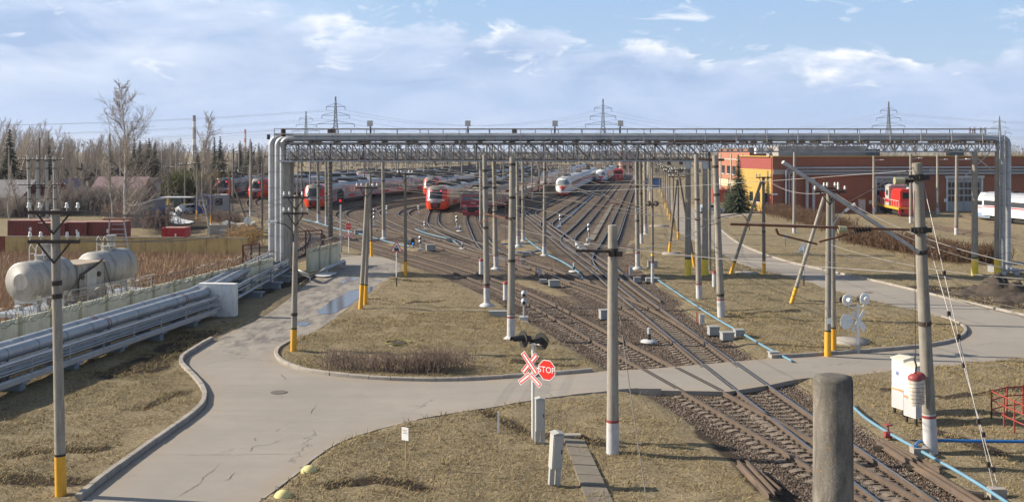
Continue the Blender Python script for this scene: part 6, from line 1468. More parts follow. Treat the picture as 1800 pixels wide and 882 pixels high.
def octagon(parent, c, r, y, face=True):
 b = disc(MB(), (0, 0), r, 8, .012, PI / 8); o = b.build('stop_sign', m_signwhite if face else m_signback, parent, (c[0], y, c[1]))
 if face:
  k = disc(MB(), (0, 0), r * .93, 8, .003, PI / 8).build('red_field', m_signred, o, (0, -.004, 0)); text('lettering', 'STOP', r * .78, m_signwhite, o, (0, -.008, 0), (PI / 2, 0, 0), .002)
 return o
def hood_lamp(parent, p, ry, fwd=-1):
 """crossing light: black round backboard, long hood, lens"""
 b = MB(); b.cyl(p, p + Vector((0, .04, 0)), .30, None, 24); o = b.build('lamp_board', m_black, parent)
 k = MB(); k.cyl(p + Vector((0, .06 * -fwd, 0)), p + Vector((0, .3 * -fwd, 0)), .15, .10, 14); k.build('lamp_housing', m_black, o)
 k = MB(); k.cyl(p + Vector((0, .012 * fwd, 0)), p + Vector((0, .02 * fwd, 0)), .12, None, 16); k.build('lens', mat('lens_dark_red', (.12, .01, .01), .15), o)
 k = MB(); n = 14; vs = []
 for (yy, r_) in ((0, .17), (.42, .13)):
  for i in range(n + 1): t = PI * 1.15 * i / n - .07 * PI; vs.append(p + Vector((r_ * math.cos(t), fwd * (.02 + yy), r_ * math.sin(t))))
 k.add(vs, [(i, i + 1, n + 2 + i, n + 1 + i) for i in range(n)], 0, True); k.build('hood', m_black, o)
 return o
q = P(937, 768, .1); Y = q.y; sg = thing('crossing_signal', 'level crossing signal with twin black lamps, red bordered cross and STOP sign', 'crossing signal', q, -.62)
zz = lambda py: Z_at(py, Y) - q.z; xx = lambda px: X_at(px, Y) - q.x
b = MB(); b.cyl((0, 0, -.3), (0, 0, zz(604)), .055, None, 10); b.build('post', m_white_paint, sg)
sg2 = bpy.data.objects.new('sign_bracket', None); COL.objects.link(sg2); sg2.parent = sg; bpy.data.objects.remove(sg2)
cross(sg, (-.07, zz(638)), .46, .20, .72, y=-.10)
for s_, nm in ((-1, 'chevron'), (1, 'chevron')):
 pts = strip_pts((-.07, zz(657)), (-.07 + s_ * .45, zz(675)), .19); o = plate(sg, nm, pts, -.095 - .004 * (s_ > 0), .012, m_signwhite)
 plate(o, 'edge', strip_pts((-.07 + s_ * .02, zz(658)), (-.07 + s_ * .43, zz(674)), .145), -.099 - .004 * (s_ > 0), .002, m_signred); plate(o, 'stripe', strip_pts((-.07 + s_ * .04, zz(658.8)), (-.07 + s_ * .40, zz(673)), .07), -.102 - .004 * (s_ > 0), .002, m_signwhite)
octagon(sg, (.66, zz(645)), .37, -.14)
b = MB(); b.bar((-.05, -.02, zz(645)), (.66, -.10, zz(645)), .05); b.tube([(-.5, .0, zz(601)), (-.35, 0, zz(604)), (.4, 0, zz(604)), (.5, 0, zz(601))], .03, 6); b.build('bracket', m_white_paint, sg)
for lx_, rz in ((-.42, .45), (.34, .12)):
 lp_ = bpy.data.objects.new('lamp', None);
 COL.objects.link(lp_); lp_.parent = sg; lp_.location = (lx_, -.02, zz(598)); lp_.rotation_euler = (0, 0, -rz)
 hood_lamp(lp_, Vector((0, 0, 0)), 0)
def cabinet(bpx, bpy_, w, h, d, leg, rz, label, lean=0.0):
 c = thing('relay_cabinet', label, 'relay cabinet', P(bpx, bpy_, .1), rz); c.rotation_euler = (lean, lean * .5, rz); b = MB(); b.box((0, 0, leg + h / 2), (w, d, h)); k = b.build('body', m_grey_paint, c)
 q_ = MB(); q_.prism([(-w / 2 - .03, leg + h), (0, leg + h + .05), (w / 2 + .03, leg + h)], d + .06, 0, None, (0, -d / 2 - .03, 0)); q_.build('lid', m_grey_paint, k)
 q_ = MB(); q_.box((0, -d / 2 - .012, leg + h / 2), (w - .05, .02, h - .08)); dr = q_.build('door', m_grey_paint, k); q_ = MB(); q_.box((w * .35, -d / 2 - .03, leg + h * .5), (.03, .03, .12)); q_.build('handle', m_iron, dr)
 for s_ in (-1, 1): q_ = MB(); q_.bar((s_ * w * .32, 0, -.1), (s_ * w * .32, 0, leg + .02), .12, .14); q_.build('leg', m_grey_paint, c)
 return c
cabinet(949, 776, .31, 1.12, .26, .36, .12, 'grey relay cabinet on legs beside the crossing signal post')
cabinet(974, 849, .33, 1.05, .28, .48, .35, 'leaning grey relay cabinet on legs left of the slab path', .07)
def marker(bpx, bpy_, h, w, label, col):
 c = thing('marker_post', label, 'marker post', P(bpx, bpy_, .1)); b = MB(); b.box((0, 0, h / 2 - .1), (w, w * .7, h + .2)); b.build('post', col, c); return c
marker(876, 759, .72, .07, 'short thin white marker stake in the grass left of the crossing signal', m_white_paint)
c = thing('notice_sign', 'small white paper notice on a thin wooden stick in the foreground grass', 'notice', P(713, 825, .1), -.55); Y = c.location.y; b = MB(); b.bar((0, 0, -.2), (0, 0, 1.0), .03); b.build('stick', mat('raw_wood', (.42, .28, .14), .8), c)
b = MB(); b.box((0, -.025, 1.12), (.26, .02, .40)); k = b.build('board', m_signwhite, c)
for j, w in enumerate((.14, .10, .16)): b = MB(); b.box((0, -.037, 1.24 - j * .05), (w, .004, .018)); b.build('printed_line', mat('print_orange', (.6, .35, .15), .6) if j < 2 else mat('print_grey', (.35, .35, .38), .6), k)
c = thing('notice_sign', 'faraway small white notice on a stick in the right lawn', 'notice', P(1381, 431, .1)); b = MB(); b.bar((0, 0, -.2), (0, 0, .8), .04); b.build('stick', m_iron, c); b = MB(); b.box((0, -.03, .9), (.45, .03, .42)); b.build('board', m_signback, c)
m_dome = mat('dome_cream', (.66, .58, .26), .8, 0, .08, 3, .1, 30, dirt=(.38, .32, .16), dirt_amt=.45, dscale=(3, 3, 3))
for (px, py, lab) in ((543, 829, 'cream concrete hemisphere at the road edge, farther one of two'), (497, 873, 'cream concrete hemisphere at the road edge, nearer one of two')):
 b = MB(); r_ = .26; b.lathe((0, 0, -.08), [(r_ * 1.0, 0)] + [(r_ * math.cos(t), r_ * .95 * math.sin(t) + .04) for t in np.linspace(0, PI / 2 * .97, 9)], 24); tag(b.build('concrete_dome', m_dome, None, P(px, py, .1)), lab, 'bollard dome')
c = thing('manhole', 'round concrete manhole ring with open dark lid in the island grass', 'manhole', P(700, 607, .1)); b = MB(); b.lathe((0, 0, -.1), [(.62, 0), (.60, .22), (.42, .22), (.40, .12)], 20); b.build('ring', m_kerb, c); b = MB(); b.cyl((0, 0, .14), (0, 0, .17), .40, None, 18); b.build('cover', m_iron, c); b = MB(); b.tube([(.62 * math.cos(t), .62 * math.sin(t), .17 + .02 * math.sin(5 * t)) for t in np.linspace(0, 5.6, 26)], .035, 5); b.build('yellow_rim', mat('moss_yellow', (.22, .19, .05), .9), c)
for (px, py, lab) in ((490, 691, 'worn road manhole cover in the asphalt junction'), (1415, 634, '')):
 if lab: b = MB(); b.cyl((0, 0, 0), (0, 0, .012), .34, None, 20); tag(b.build('manhole_cover', mat('cast_cover', (.13, .115, .10), .8, 0, .3, 8, .6, 30), None, P(px, py, 0) + Vector((0, 0, .045))), lab, 'manhole cover')
for (px, py, r_, lab) in ((1312, 481, .9, 'flat concrete manhole slab at the foot of the leaning strut'), (1180, 446, .9, 'flat grey manhole slab beside the strut on the lawn'), (1158, 398, 1.3, 'flat grey manhole slab farther along the lawn'), (1495, 601, 1.0, 'flat concrete slab behind the crossing twin pole')):
 b = MB(); b.lathe((0, 0, -.05), [(r_, 0), (r_ * .97, .18), (r_ * .2, .21)], 18); tag(b.build('manhole_slab', m_kerb, None, P(px, py, .1)), lab, 'manhole')
b = MB(); b.cyl((0, 0, 0), (0, 0, .012), .33, None, 20); tag(b.build('manhole_cover', mat('cast_cover', (0, 0, 0)), None, P(1526, 515, 0) + Vector((0, 0, .045))), 'dark manhole cover in the right road bend', 'manhole cover')
def tri_sign(bp, top, sz, label, face=True, rz=0.0):
 c = thing('warning_sign', label, 'road sign', P(bp[0], bp[1], .1), rz); Y = c.location.y; zc = Z_at(top, Y) - .1; b = MB(); b.cyl((0, 0, -.2), (0, 0, zc + sz * .3), .04, None, 8); b.build('post', m_white_paint if face else m_galv, c); b = MB(); b.cyl((0, 0, -.1), (0, 0, .7), .043, None, 8, cap=False); b.build('painted_foot', m_black, c)
 tri = lambda s_: [(-s_, -s_ * .577), (s_, -s_ * .577), (0, s_ * 1.155)]
 b = MB(); b.prism(tri(sz), .012, 0, None, (0, 0, 0)); o = b.build('panel', m_signwhite if face else m_signback, c, (0, -.06 if face else .06, zc))
 if face:
  t = tri(sz * .93)
  for i in range(3): pts = strip_pts(t[i], t[(i + 1) % 3], sz * .13); plate(o, 'border', pts, -.004 - .0006 * i, .003, m_signred)
  s_ = sz
  for pts in ([(-.34, -.30), (.38, -.30), (.38, -.02), (-.34, -.02)], [(-.34, -.02), (-.10, -.02), (-.10, .16), (-.34, .16)], [(.16, -.02), (.26, -.02), (.29, .14), (.13, .14)], [(.38, -.30), (.50, -.40), (.30, -.40)], [(-.05, .18), (.22, .20), (.05, .50), (-.10, .34)]): plate(o, 'symbol', [(x * s_, z * s_) for x, z in pts], -.006, .002, m_black)
  for x in (-.22, .02, .26): k = MB(); disc(k, (0, 0), .10 * s_, 12, .002); k.build('symbol', m_black, o, (x * s_, -.0085, -.37 * s_))
 else:
  b = MB(); b.bar((-sz * .6, .03, zc - .2), (sz * .6, .03, zc - .2), .04); b.build('bracket', m_iron, c)
 return c
tri_sign((697, 504), 436, .46, 'triangular railway crossing warning sign with black engine facing the side road')
tri_sign((1413, 500), 437, .46, 'grey back of a triangular road sign behind the leaning strut', False)
tri_sign((314, 396), 374, .46, 'grey back of a triangular sign beside the snowy path', False)
c = thing('road_sign', 'grey back of a round sign near the rubble and leaning strut', 'road sign', P(435, 413)); b = MB(); b.cyl((0, 0, 0), (0, 0, 2.3), .05, None, 8); b.build('post', m_galv, c); b = MB(); b.cyl((0, .05, 1.7), (0, .07, 1.7), .5, None, 8); b.build('panel', m_signback, c)
c = thing('stop_sign', 'dark red octagonal STOP sign over a cross by the end of the short fence', 'road sign', P(613, 444, .1)); Y = c.location.y; b = MB(); b.cyl((0, 0, -.2), (0, 0, Z_at(390, Y) - .1), .045, None, 8); b.build('post', m_white_paint, c); cross(c, (0, Z_at(413, Y) - .1), .56, .16, 1.0, y=-.08)
o = octagon(c, (0, Z_at(397.5, Y) - .1), .36, -.09);
def signal(bp, tp, label, heads, lit=None, ladder=False):
 c = thing('railway_signal', label, 'railway signal', P(bp[0], bp[1], .1)); Y = c.location.y; H = Z_at(tp, Y) - .1; b = MB(); b.cyl((0, 0, -.3), (0, 0, H), .10, .08, 10); b.build('post', m_galv, c); b = MB(); b.cyl((0, 0, -.1), (0, 0, .5), .16, .12, 10); b.build('footing', m_whitewash, c)
 for (dz, w, h) in heads:
  k = MB(); k.box((0, -.2, H + dz), (w, .24, h)); k.prism([(x * w * .75, z * h * .62) for x, z in ((-.5, -.9), (.5, -.9), (.7, -.4), (.7, .6), (.3, 1), (-.3, 1), (-.7, .6), (-.7, -.4))], .02, 0, None, (0, -.06, H + dz)); hd = k.build('signal_head', m_black, c)
  n = 2 if h > w * 1.3 else 1
  for j in range(n):
   z = H + dz + (h * .24 if n == 2 else 0) * (1 if j else -1); on = lit and j == 0
   q_ = MB(); q_.cyl((0, -.325, z), (0, -.335, z), w * .20, None, 14); q_.build('lens', lit if on else mat('lens_off', (.03, .03, .035), .15), hd)
   q_ = MB(); q_.cyl((0, -.33, z + w * .3), (0, -.55, z + w * .22), w * .30, w * .26, 10, cap=False) if False else q_.box((0, -.42, z + w * .36), (w * .6, .22, .02)); q_.build('visor', m_black, hd)
 k = MB(); k.box((0, -.02, H * .30), (.30, .2, .3)); k.build('box', m_whitewash, c)
 return c
m_redlit = mat('lamp_red_lit', (.9, .02, .04), .3, emit=((1, .01, .04), .7)); m_bluelit = mat('lamp_blue_lit', (.02, .10, .9), .3, emit=((.01, .14, 1), 2.5))
signal((599, 442), 356, 'tall grey signal post with black head showing a red light beside the train', [(.5, .62, 1.25)], m_redlit)
signal((726, 437), 431, 'low black signal lamp showing a blue light in the trackside grass', [(.35, .34, .6)], m_bluelit)
def dwarf(bp, h, label, n=2):
 c = thing('dwarf_signal', label, 'dwarf signal', P(bp[0], bp[1], .08)); b = MB(); b.box((0, 0, .08), (.5, .4, .3)); b.build('footing', m_whitewash, c); b = MB(); b.cyl((0, 0, .1), (0, 0, h * .5), .06, None, 8); b.build('post', m_galv, c)
 for j in range(n): k = MB(); z = h * (.5 + .26 * j); k.lathe((0, 0, z), [(.10, 0), (.17, .04), (.17, h * .16), (.12, h * .22), (.04, h * .24)], 10); hd = k.build('signal_head', m_galv, c); q_ = MB(); q_.cyl((0, -.16, z + h * .1), (0, -.2, z + h * .1), .09, None, 10); q_.build('lens', mat('lens_off', (.03, .03, .035), .15), hd)
for bp, h, lab in (((921, 563), 1.75, 'grey dwarf signal at the top of the slab path behind the crossing lights'), ((1035, 423), 1.9, 'grey dwarf signal between the ladder track and the concrete strip'), ((658, 398), 1.9, 'grey dwarf signal left of the white-footed mast by the loops'), ((680, 377), 1.4, 'small grey dwarf signal inside the middle track loop'), ((736, 376), 1.3, 'small grey dwarf signal left of the bright red train'), ((803, 402), 1.7, 'grey dwarf signal between the two red train tracks'), ((985, 400), 1.7, 'grey dwarf signal beside the long blue hose'), ((739, 441), 1.5, 'white-boxed dwarf signal right of the blue lamp'), ((747, 406), 1.2, 'small dwarf signal behind the blue pipe left of the trains')): dwarf(bp, h, lab)
def limit_post(bp, label):
 c = thing('limit_post', label, 'limit post', P(bp[0], bp[1], .06)); b = MB(); b.lathe((0, 0, -.02), [(.46, 0), (.42, .08), (.14, .12)], 14); b.build('base', m_whitewash, c)
 for j, m_ in enumerate((m_black, m_black, m_whitewash, m_black)): k = MB(); k.cyl((0, 0, .08 + j * .16), (0, 0, .08 + (j + 1) * .16), .085, None, 12); k.build('band', m_ if j != 3 else m_whitewash, c)
for bp, lab in (((1141, 600), 'black and white limit post between the two tracks before the crossing'), ((1009, 477), 'black and white limit post beside the light blue pipe end'), ((813, 437), 'black and white limit post at the left end of the blue pipe switch'), ((809, 406), 'black and white limit post near the old train track'), ((1033, 430), 'black and white limit post beside the ladder dwarf signal')): limit_post(bp, lab)
def trackbox(px, py, w, h, d, label, rz=.0, col=None):
 c = thing('track_box', label, 'track box', P(px, py, .08), rz); b = MB(); b.box((0, 0, h / 2), (w, d, h)); k = b.build('body', col or mat('box_grey', (.30, .31, .31), .65, 0, .1, 3, .1, 30), c); b = MB(); b.box((0, 0, h + .025), (w + .06, d + .06, .05)); b.build('lid', col or mat('box_grey', (0, 0, 0)), k)
 b = MB(); b.box((0, 0, -.02), (w + .2, d + .1, .06)); b.build('base', m_clip, c)
 return c
for a in ((974, 503, .75, .42, .5, 'grey switch box beside the track right of the crossing lights', .1), (955, 497, .5, .22, .4, 'low flat grey box left of the switch box', 0), (875, 558, 1.05, .36, .45, 'grey concrete block at the foot of the white-footed mast', 0), (1063, 560, .6, .5, .5, 'grey switch box half hidden by the thick foreground mast', .2), (1254, 588, .55, .42, .5, 'left concrete box of the trio beside the ballast', .1), (1278, 597, .62, .38, .55, 'middle concrete box of the trio beside the ballast', .1), (1299, 593, .5, .40, .5, 'right concrete box of the trio under the blue pipe', .1), (1120, 496, .5, .35, .4, 'small grey box by the track beside the lamp post', 0), (757, 440, .9, .55, .6, 'grey switch motor box right of the blue lamp', .2), (631, 412, 1.0, .5, .7, 'grey switch motor behind the STOP sign', .2), (720, 428, .6, .4, .5, 'small grey box below the white-footed mast by the loops', 0), (790, 424, .5, .3, .4, 'small white block under the light blue pipe', 0), (925, 450, .7, .35, .4, 'small grey box by the blue hose start', 0), (937, 447, .4, .3, .4, 'smaller grey block right of the hose box', 0), (1147, 470, .8, .55, .5, 'white box at the foot of the mast right of the yard', 0), (1147, 495, 1.0, .25, .6, 'flat concrete base of the floodlight lamp post', 0), (1360, 630, .45, .30, .35, 'small concrete support under the end of the blue pipe', .1)): trackbox(*a)
def riser(px, py, h, label, col): c = thing('cable_riser', label, 'cable riser', P(px, py, .08)); b = MB(); b.box((0, 0, h / 2), (.26, .2, h)); k = b.build('box', m_whitewash if col is None else col, c); b = MB(); b.cyl((-.3, 0, 0), (-.3, 0, h + .15), .035, None, 6); b.build('pipe', m_red, c)
for a in ((949, 485, .62, 'white cable riser with red pipe left of the switch box', None), (1109, 482, .62, 'white cable riser with red pipe right of the thick mast', None), (1234, 569, .55, 'white cable riser near the concrete box trio', None), (918, 466, .55, 'white cable riser behind the crossing light mast', None)): riser(*a)
for px, py, lab in ((846, 503, 'red-topped white can beside the left white-footed mast'), (889, 553, 'red-topped white can left of the mast behind the crossing lights'), (1256, 511, 'red-topped white can beside the tall red-ring mast')):
 c = thing('weight_can', lab, 'counterweight', P(px, py, .1)); z0 = .9 if px < 900 else .3; b = MB(); b.cyl((0, 0, z0), (0, 0, z0 + .95), .17, None, 14); b.build('weight', m_whitewash, c); b = MB(); b.lathe((0, 0, z0 + .95), [(.19, 0), (.19, .1), (.05, .16)], 14); b.build('cap', m_red, c); b = MB(); b.cyl((0, 0, z0 + 1.1), (0, .05, 7.5), .012, None, 4); b.cyl((0, 0, 0), (0, 0, z0), .02, None, 5); b.build('hanger', m_iron, c)
c = thing('lamp_post', 'slim lamp post with two round floodlights and white foot with red ring', 'lamp post', P(1147, 496, .1)); Y = c.location.y; H = Z_at(360, Y) - .1; b = MB(); b.cyl((0, 0, -.3), (0, 0, H), .12, .09, 10); b.build('shaft', m_conc_dark, c); b = MB(); b.cyl((0, 0, -.1), (0, 0, Z_at(465, Y)), .126, .12, 10, cap=False); b.build('painted_base', m_whitewash, c); b = MB(); b.cyl((0, 0, Z_at(463, Y)), (0, 0, Z_at(461, Y)), .128, None, 10, cap=False); b.build('stripe', m_red, c); b = MB(); b.cyl((0, 0, Z_at(452, Y)), (0, 0, Z_at(448, Y)), .126, None, 10, cap=False); b.build('band', m_lemon, c)
for s_ in (-1, 1): b = MB(); M = Matrix.Rotation(-1.15, 3, 'X'); b.lathe((s_ * .28, -.05, H + .05), [(.06, -.2), (.16, -.05), (.22, .12), (.2, .13), (.05, .10)], 14, 0, M); b.build('floodlight', m_iron, c)
b = MB(); b.bar((-.3, 0, H), (.3, 0, H), .06); b.bar((0, 0, H), (0, 0, H + .45), .08); b.build('crossbar', m_iron, c)
q = P(1508, 618, .1); Y = q.y; s2 = thing('crossing_signal', 'level crossing signal seen from behind, pale lamp discs and grey sign backs', 'crossing signal', q, .35); zz = lambda py: Z_at(py, Y) - q.z
b = MB(); b.cyl((0, 0, -.2), (0, 0, zz(535)), .065, None, 10); b.build('post', m_white_paint, s2); b = MB(); b.cyl((0, 0, -.1), (0, 0, .35), .13, .10, 10); b.build('footing', m_grey_paint, s2)
cross(s2, (.12, zz(565)), .62, .17, .62, back=True, y=.10); plate(s2, 'chevron', strip_pts((.1, zz(560)), (.55, zz(578)), .17), .14, .012, m_signback);
octagon(s2, (-.62, zz(564)), .40, .05, False)
for x, r_ in ((-.62, .29), (.42, .29)):
 k = MB(); k.cyl((x, .0, zz(526)), (x, .03, zz(526)), r_, None, 22); o = k.build('lamp_board', m_signwhite, s2); k = MB(); k.cyl((x, -.25, zz(526)), (x, -.01, zz(526)), .09, .14, 12); k.build('lamp_housing', m_white_paint, o); k = MB(); k.cyl((x, .03, zz(526)), (x, .5, zz(527)), .17, .12, 12); k.build('hood', m_black, o)
b = MB(); b.tube([(-.62, 0, zz(533)), (-.5, 0, zz(539)), (.3, 0, zz(539)), (.42, 0, zz(533))], .03, 6); b.bar((-.62, 0, zz(564)), (0, 0, zz(564)), .04); b.build('bracket', m_white_paint, s2)
def white_cab(px, py, w, d, h, rz, label):
 c = thing('switch_cabinet', label, 'cabinet', P(px, py, .1), rz); b = MB(); b.box((0, 0, .18 + h / 2), (w, d, h)); k = b.build('body', m_white_paint, c); q_ = MB(); q_.prism([(-w / 2 - .04, h + .18), (-w / 2 - .04, h + .22), (0, h + .29), (w / 2 + .04, h + .22), (w / 2 + .04, h + .18)], d + .08, 0, None, (0, -d / 2 - .04, 0)); q_.build('lid', mat('lid_cream', (.62, .58, .48), .6, 0, .08, 2), k)
 for nm, z, hh, mm in (('grey_foot', .18 + h * .19, h * .38 - .04, mat('cab_grey', (.46, .46, .48), .6, 0, .06, 2)), ('orange_stripe', .18 + h * .385, .07, mat('stripe_orange', (.72, .30, .14), .6))): q_ = MB(); q_.box((0, 0, z), (w + .012 + .006 * (hh < .1), d + .012 + .006 * (hh < .1), hh)); q_.build(nm, mm, k)
 q_ = MB(); q_.box((0, -d / 2 - .012, .2 + h / 2), (.012, .02, h - .1)); q_.build('door_gap', m_black, k); q_ = MB(); q_.box((.07, -d / 2 - .02, .18 + h * .55), (.03, .03, .14)); q_.build('handle', m_iron, k)
 q_ = MB(); q_.box((-w / 2 - .012, 0, .18 + h * .72), (.004, .14, .15)); q_.build('mark', mat('mark_blue', (.18, .22, .42), .6), k)
 for s_ in (-1, 1):
  for e in (-1, 1): q_ = MB(); q_.box((s_ * (w / 2 - .07), e * (d / 2 - .07), .06), (.08, .08, .26)); q_.build('foot', m_black, c)
 return c
white_cab(1592, 724, .78, .62, 1.85, .38, 'rear white switchgear cabinet with orange stripe near the leaning mast')
white_cab(1614, 739, .78, .62, 1.85, .38, 'front white switchgear cabinet with orange stripe, behind the hanging counterweights')
g = thing('pipe_railing', 'red steel pipe railing enclosure at the right edge of the grass', 'railing', P(1743, 741, .1)); b = MB(); o = g.location; pts_ = [P(1743, 741, .1), P(1765, 752, .1), P(1783, 761, .1), P(1830, 783, .1)]; bk2 = [P(1743, 741, .1), P(1770, 733, .1), P(1798, 731, .1), P(1830, 729, .1)]
for L in (pts_, bk2):
 for p in L: b.cyl(p - o, p - o + Vector((0, 0, 1.15)), .028, None, 6)
 for z in (.45, .8, 1.12): b.tube([p - o + Vector((0, 0, z)) for p in L], .024, 6)
b.build('rails', mat('railing_red', (.30, .045, .03), .6, 0, .15, 3), g)
def hose(label, pts, r, m, z=.12, cat='pipe', name='blue_pipe'):
 L = [P(a, b_, z) for a, b_ in pts]; b = MB(); b.tube([Vector(p) for p in catmull([tuple(v) for v in L], .4)], r, 8); return tag(b.build(name, m, None), label, cat)
m_bp = mat('pipe_skyblue', (.125, .265, .375), .5, 0, .14, 1.2, dirt=(.22, .29, .33), dirt_amt=.6, dscale=(1.6, 1.6, 1.6)); m_bd = mat('pipe_deepblue', (.02, .14, .38), .4, 0, .1, 1.5)
hose('light blue pipe along the ballast beyond the crossing, from lamp post to kerb', [(1150, 487), (1160, 494), (1200, 521), (1250, 554), (1300, 583), (1350, 612), (1392, 634)], .055, m_bp, .28)
hose('light blue pipe along the track at the lower right, this side of the crossing', [(1490, 705), (1520, 733), (1560, 759), (1640, 804), (1700, 838), (1772, 884), (1800, 905)], .055, m_bp, .26)
hose('deep blue pipe bending out of the grass and running to the right edge', [(1609, 784), (1612, 778), (1622, 774), (1640, 773.5), (1700, 774.5), (1800, 775.5), (1900, 777)], .055, m_bd, .40)
hose('light blue pipe between the ladder track and the middle masts', [(918, 414), (930, 424), (948, 437), (960, 446), (985, 458), (1008, 472), (1020, 482), (1025, 490)], .065, m_bp, .2)
hose('light blue pipe beside the switch left of the old train', [(730, 402), (738, 406), (760, 413), (790, 420), (806, 430)], .06, m_bp, .2)
hose('light blue pipe running behind the STOP sign and the yellow-footed twin pole', [(532, 385), (555, 391), (575, 397), (600, 404), (640, 413), (665, 420), (695, 428), (720, 433)], .06, m_bp, .2)
hose('long blue hose lying between the white train tracks', [(977, 402), (985, 394), (1000, 382), (1018, 366), (1035, 350), (1046, 341)], .09, mat('hose_blue', (.08, .22, .42), .5, 0, .1, 2), .12)
hose('dark blue pipe lying across the ballast behind the middle masts', [(882, 429), (900, 428.5), (925, 428), (948, 426)], .07, m_bd, .15); hose('dark blue pipe lying across the ballast nearer the middle masts', [(908, 444), (930, 442), (955, 440)], .07, m_bd, .15)
v = thing('valve', 'red hand valve on the light blue pipe at the lower right', 'valve', P(1561, 762, .26)); b = MB(); b.cyl((-.12, 0, -.02), (.12, 0, -.06), .12, None, 12); b.cyl((0, 0, 0), (0, 0, .32), .03, None, 6); b.build('body', m_red, v); b = MB(); b.lathe((0, 0, .30), [(.04, 0), (.15, 0), (.15, .03), (.04, .03)], 14); b.build('hand_wheel', m_red, v)
tag(MB().box((0, 0, .1), (.5, .4, .35)).build('concrete_support', m_kerb, None, P(1616, 800, .08)), 'small concrete block under the bend of the deep blue pipe', 'concrete block'); tag(MB().box((0, 0, .1), (.45, .3, .3)).build('concrete_support', m_kerb, None, P(1752, 872, .08)), 'small concrete block at the guy wire anchor, lower right', 'concrete block')
def rail_piece(a, c, label, m=None, flip=0):
 a, c = Vector(a), Vector(c); b = MB(); mid = (a + c) / 2; b.sweep([a - mid, c - mid], RAILP, True); return tag(b.build('spare_rail', m or mat('spare_rail_rust', (.12, .088, .068), .8, 0, .3, 2, .2, 40, dirt=(.22, .15, .09), dirt_amt=.5, dscale=(4, .5, 4)), None, mid), label, 'rail')
for k, (p0, p1, lab) in enumerate(((( 1297, 808), (1352, 866), 'left spare rail of the short stack lying in the foreground grass'), ((1312, 808), (1362, 862), 'middle spare rail of the short stack lying in the foreground grass'), ((1318, 812), (1372, 858), 'right rusty spare rail of the short stack lying in the foreground grass'))): rail_piece(P(p0[0], p0[1], .3 + .06 * (k % 2)), P(p1[0], p1[1], .3 + .06 * (k % 2)), lab)
for k, (p0, p1, lab) in enumerate((((1541, 772), (1720, 884), 'inner long spare rail lying beside the track at lower right'), ((1549, 770), (1734, 884), 'outer long spare rail lying beside the track at lower right'), ((1560, 775), (1652, 822), 'shorter rusty spare rail on the pair at lower right'))): rail_piece(P(p0[0], p0[1], .28 + .05 * (k == 2)), P(p1[0], p1[1], .28 + .05 * (k == 2)), lab)
for px, py in ((1620, 825), (1700, 868), (1560, 790)): tag(MB().box((0, 0, .03), (.9, .22, .12), -.5).build('timber_block', m_clip, None, P(px, py, .08)), 'dark timber block under the long spare rails', 'timber', 'timber blocks under the long spare rails')
def slabs(l, r, n, label, z=.105):
 """row of concrete slabs between two photo lines"""
 a = [P(*q) for q in l]; c = [P(*q) for q in r]; t = thing('slab_path', label, 'path', (a[0] + c[0]) / 2)
 for i in range(n):
  f0, f1 = i / n + .004, (i + 1) / n - .004; q = [a[0].lerp(a[1], f0), c[0].lerp(c[1], f0), c[0].lerp(c[1], f1), a[0].lerp(a[1], f1)]; b = MB(); o = t.location; zz_ = z + random.uniform(-.012, .012)
  b.add([(p.x - o.x, p.y - o.y, zz_ + .03) for p in q] + [(p.x - o.x, p.y - o.y, zz_ - .12) for p in q], [(3, 2, 1, 0), (0, 1, 5, 4), (1, 2, 6, 5), (2, 3, 7, 6), (3, 0, 4, 7)]); me = b.build('slab', mat('path_slab', (.17, .15, .122), .9, 0, .2, 1.4, .3, 40, dirt=(.14, .12, .09), dirt_amt=.6, dscale=(1, 1, 1)), t)
slabs(((991, 776), (1036, 900)), ((1027, 779), (1083, 900)), 7, 'concrete slab path running down through the foreground grass')
slabs(((908, 556), (935, 600)), ((918, 556), (958, 606)), 6, 'concrete slab path behind the crossing lights')
slabs(((1033, 424), (1074, 360)), ((1044, 424), (1079, 360)), 9, 'pale concrete slab strip between the right yard tracks', .10)
tag(MB().box((0, 0, .04), (.75, .3, .14), .05).build('kerb_block', m_kerb, None, P(1002, 768, .09)), 'dark flat stone at the top of the foreground slab path', 'stone block')
def heap(px, py, rx, ry, h, label):
 n, m_ = 44, 16; c = P(px, py, .08); V_ = [(0, 0, h)];
 for j in range(1, m_ + 1):
  for i in range(n):
   t = 2 * PI * i / n; r_ = j / m_; x, y = rx * r_ * math.cos(t), ry * r_ * math.sin(t); z = h * (math.cos(r_ * PI) * .5 + .5) ** .9 + .40 * h * (float(vnoise(x + c.x, y + c.y, .5, 31)) - .5) * (1 - r_) * 2 + .22 * h * (float(vnoise(x + c.x, y + c.y, .2, 32)) - .5) * (1 - r_ * .6); V_.append((x, y, z - .06 * (j == m_) - .05))
 fs = [(0, 1 + i, 1 + (i + 1) % n) for i in range(n)] + [(1 + (j - 1) * n + i, 1 + j * n + i, 1 + j * n + (i + 1) % n, 1 + (j - 1) * n + (i + 1) % n) for j in range(1, m_) for i in range(n)]
 b = MB(); b.add(V_, fs, 0, True); return tag(b.build('soil_heap', mat('black_soil', (.060, .046, .036), .95, 0, .4, 3, 1.0, 12), None, c), label, 'soil heap')
heap(1762, 520, 2.6, 2.4, 1.35, 'main heap of black soil right of the road'); heap(1720, 517, 2.2, 1.8, .55, 'lower dark earth mound left of the main heap'); heap(1795, 530, 2.5, 2.0, .6, 'dark earth spill at the right edge of the heap')
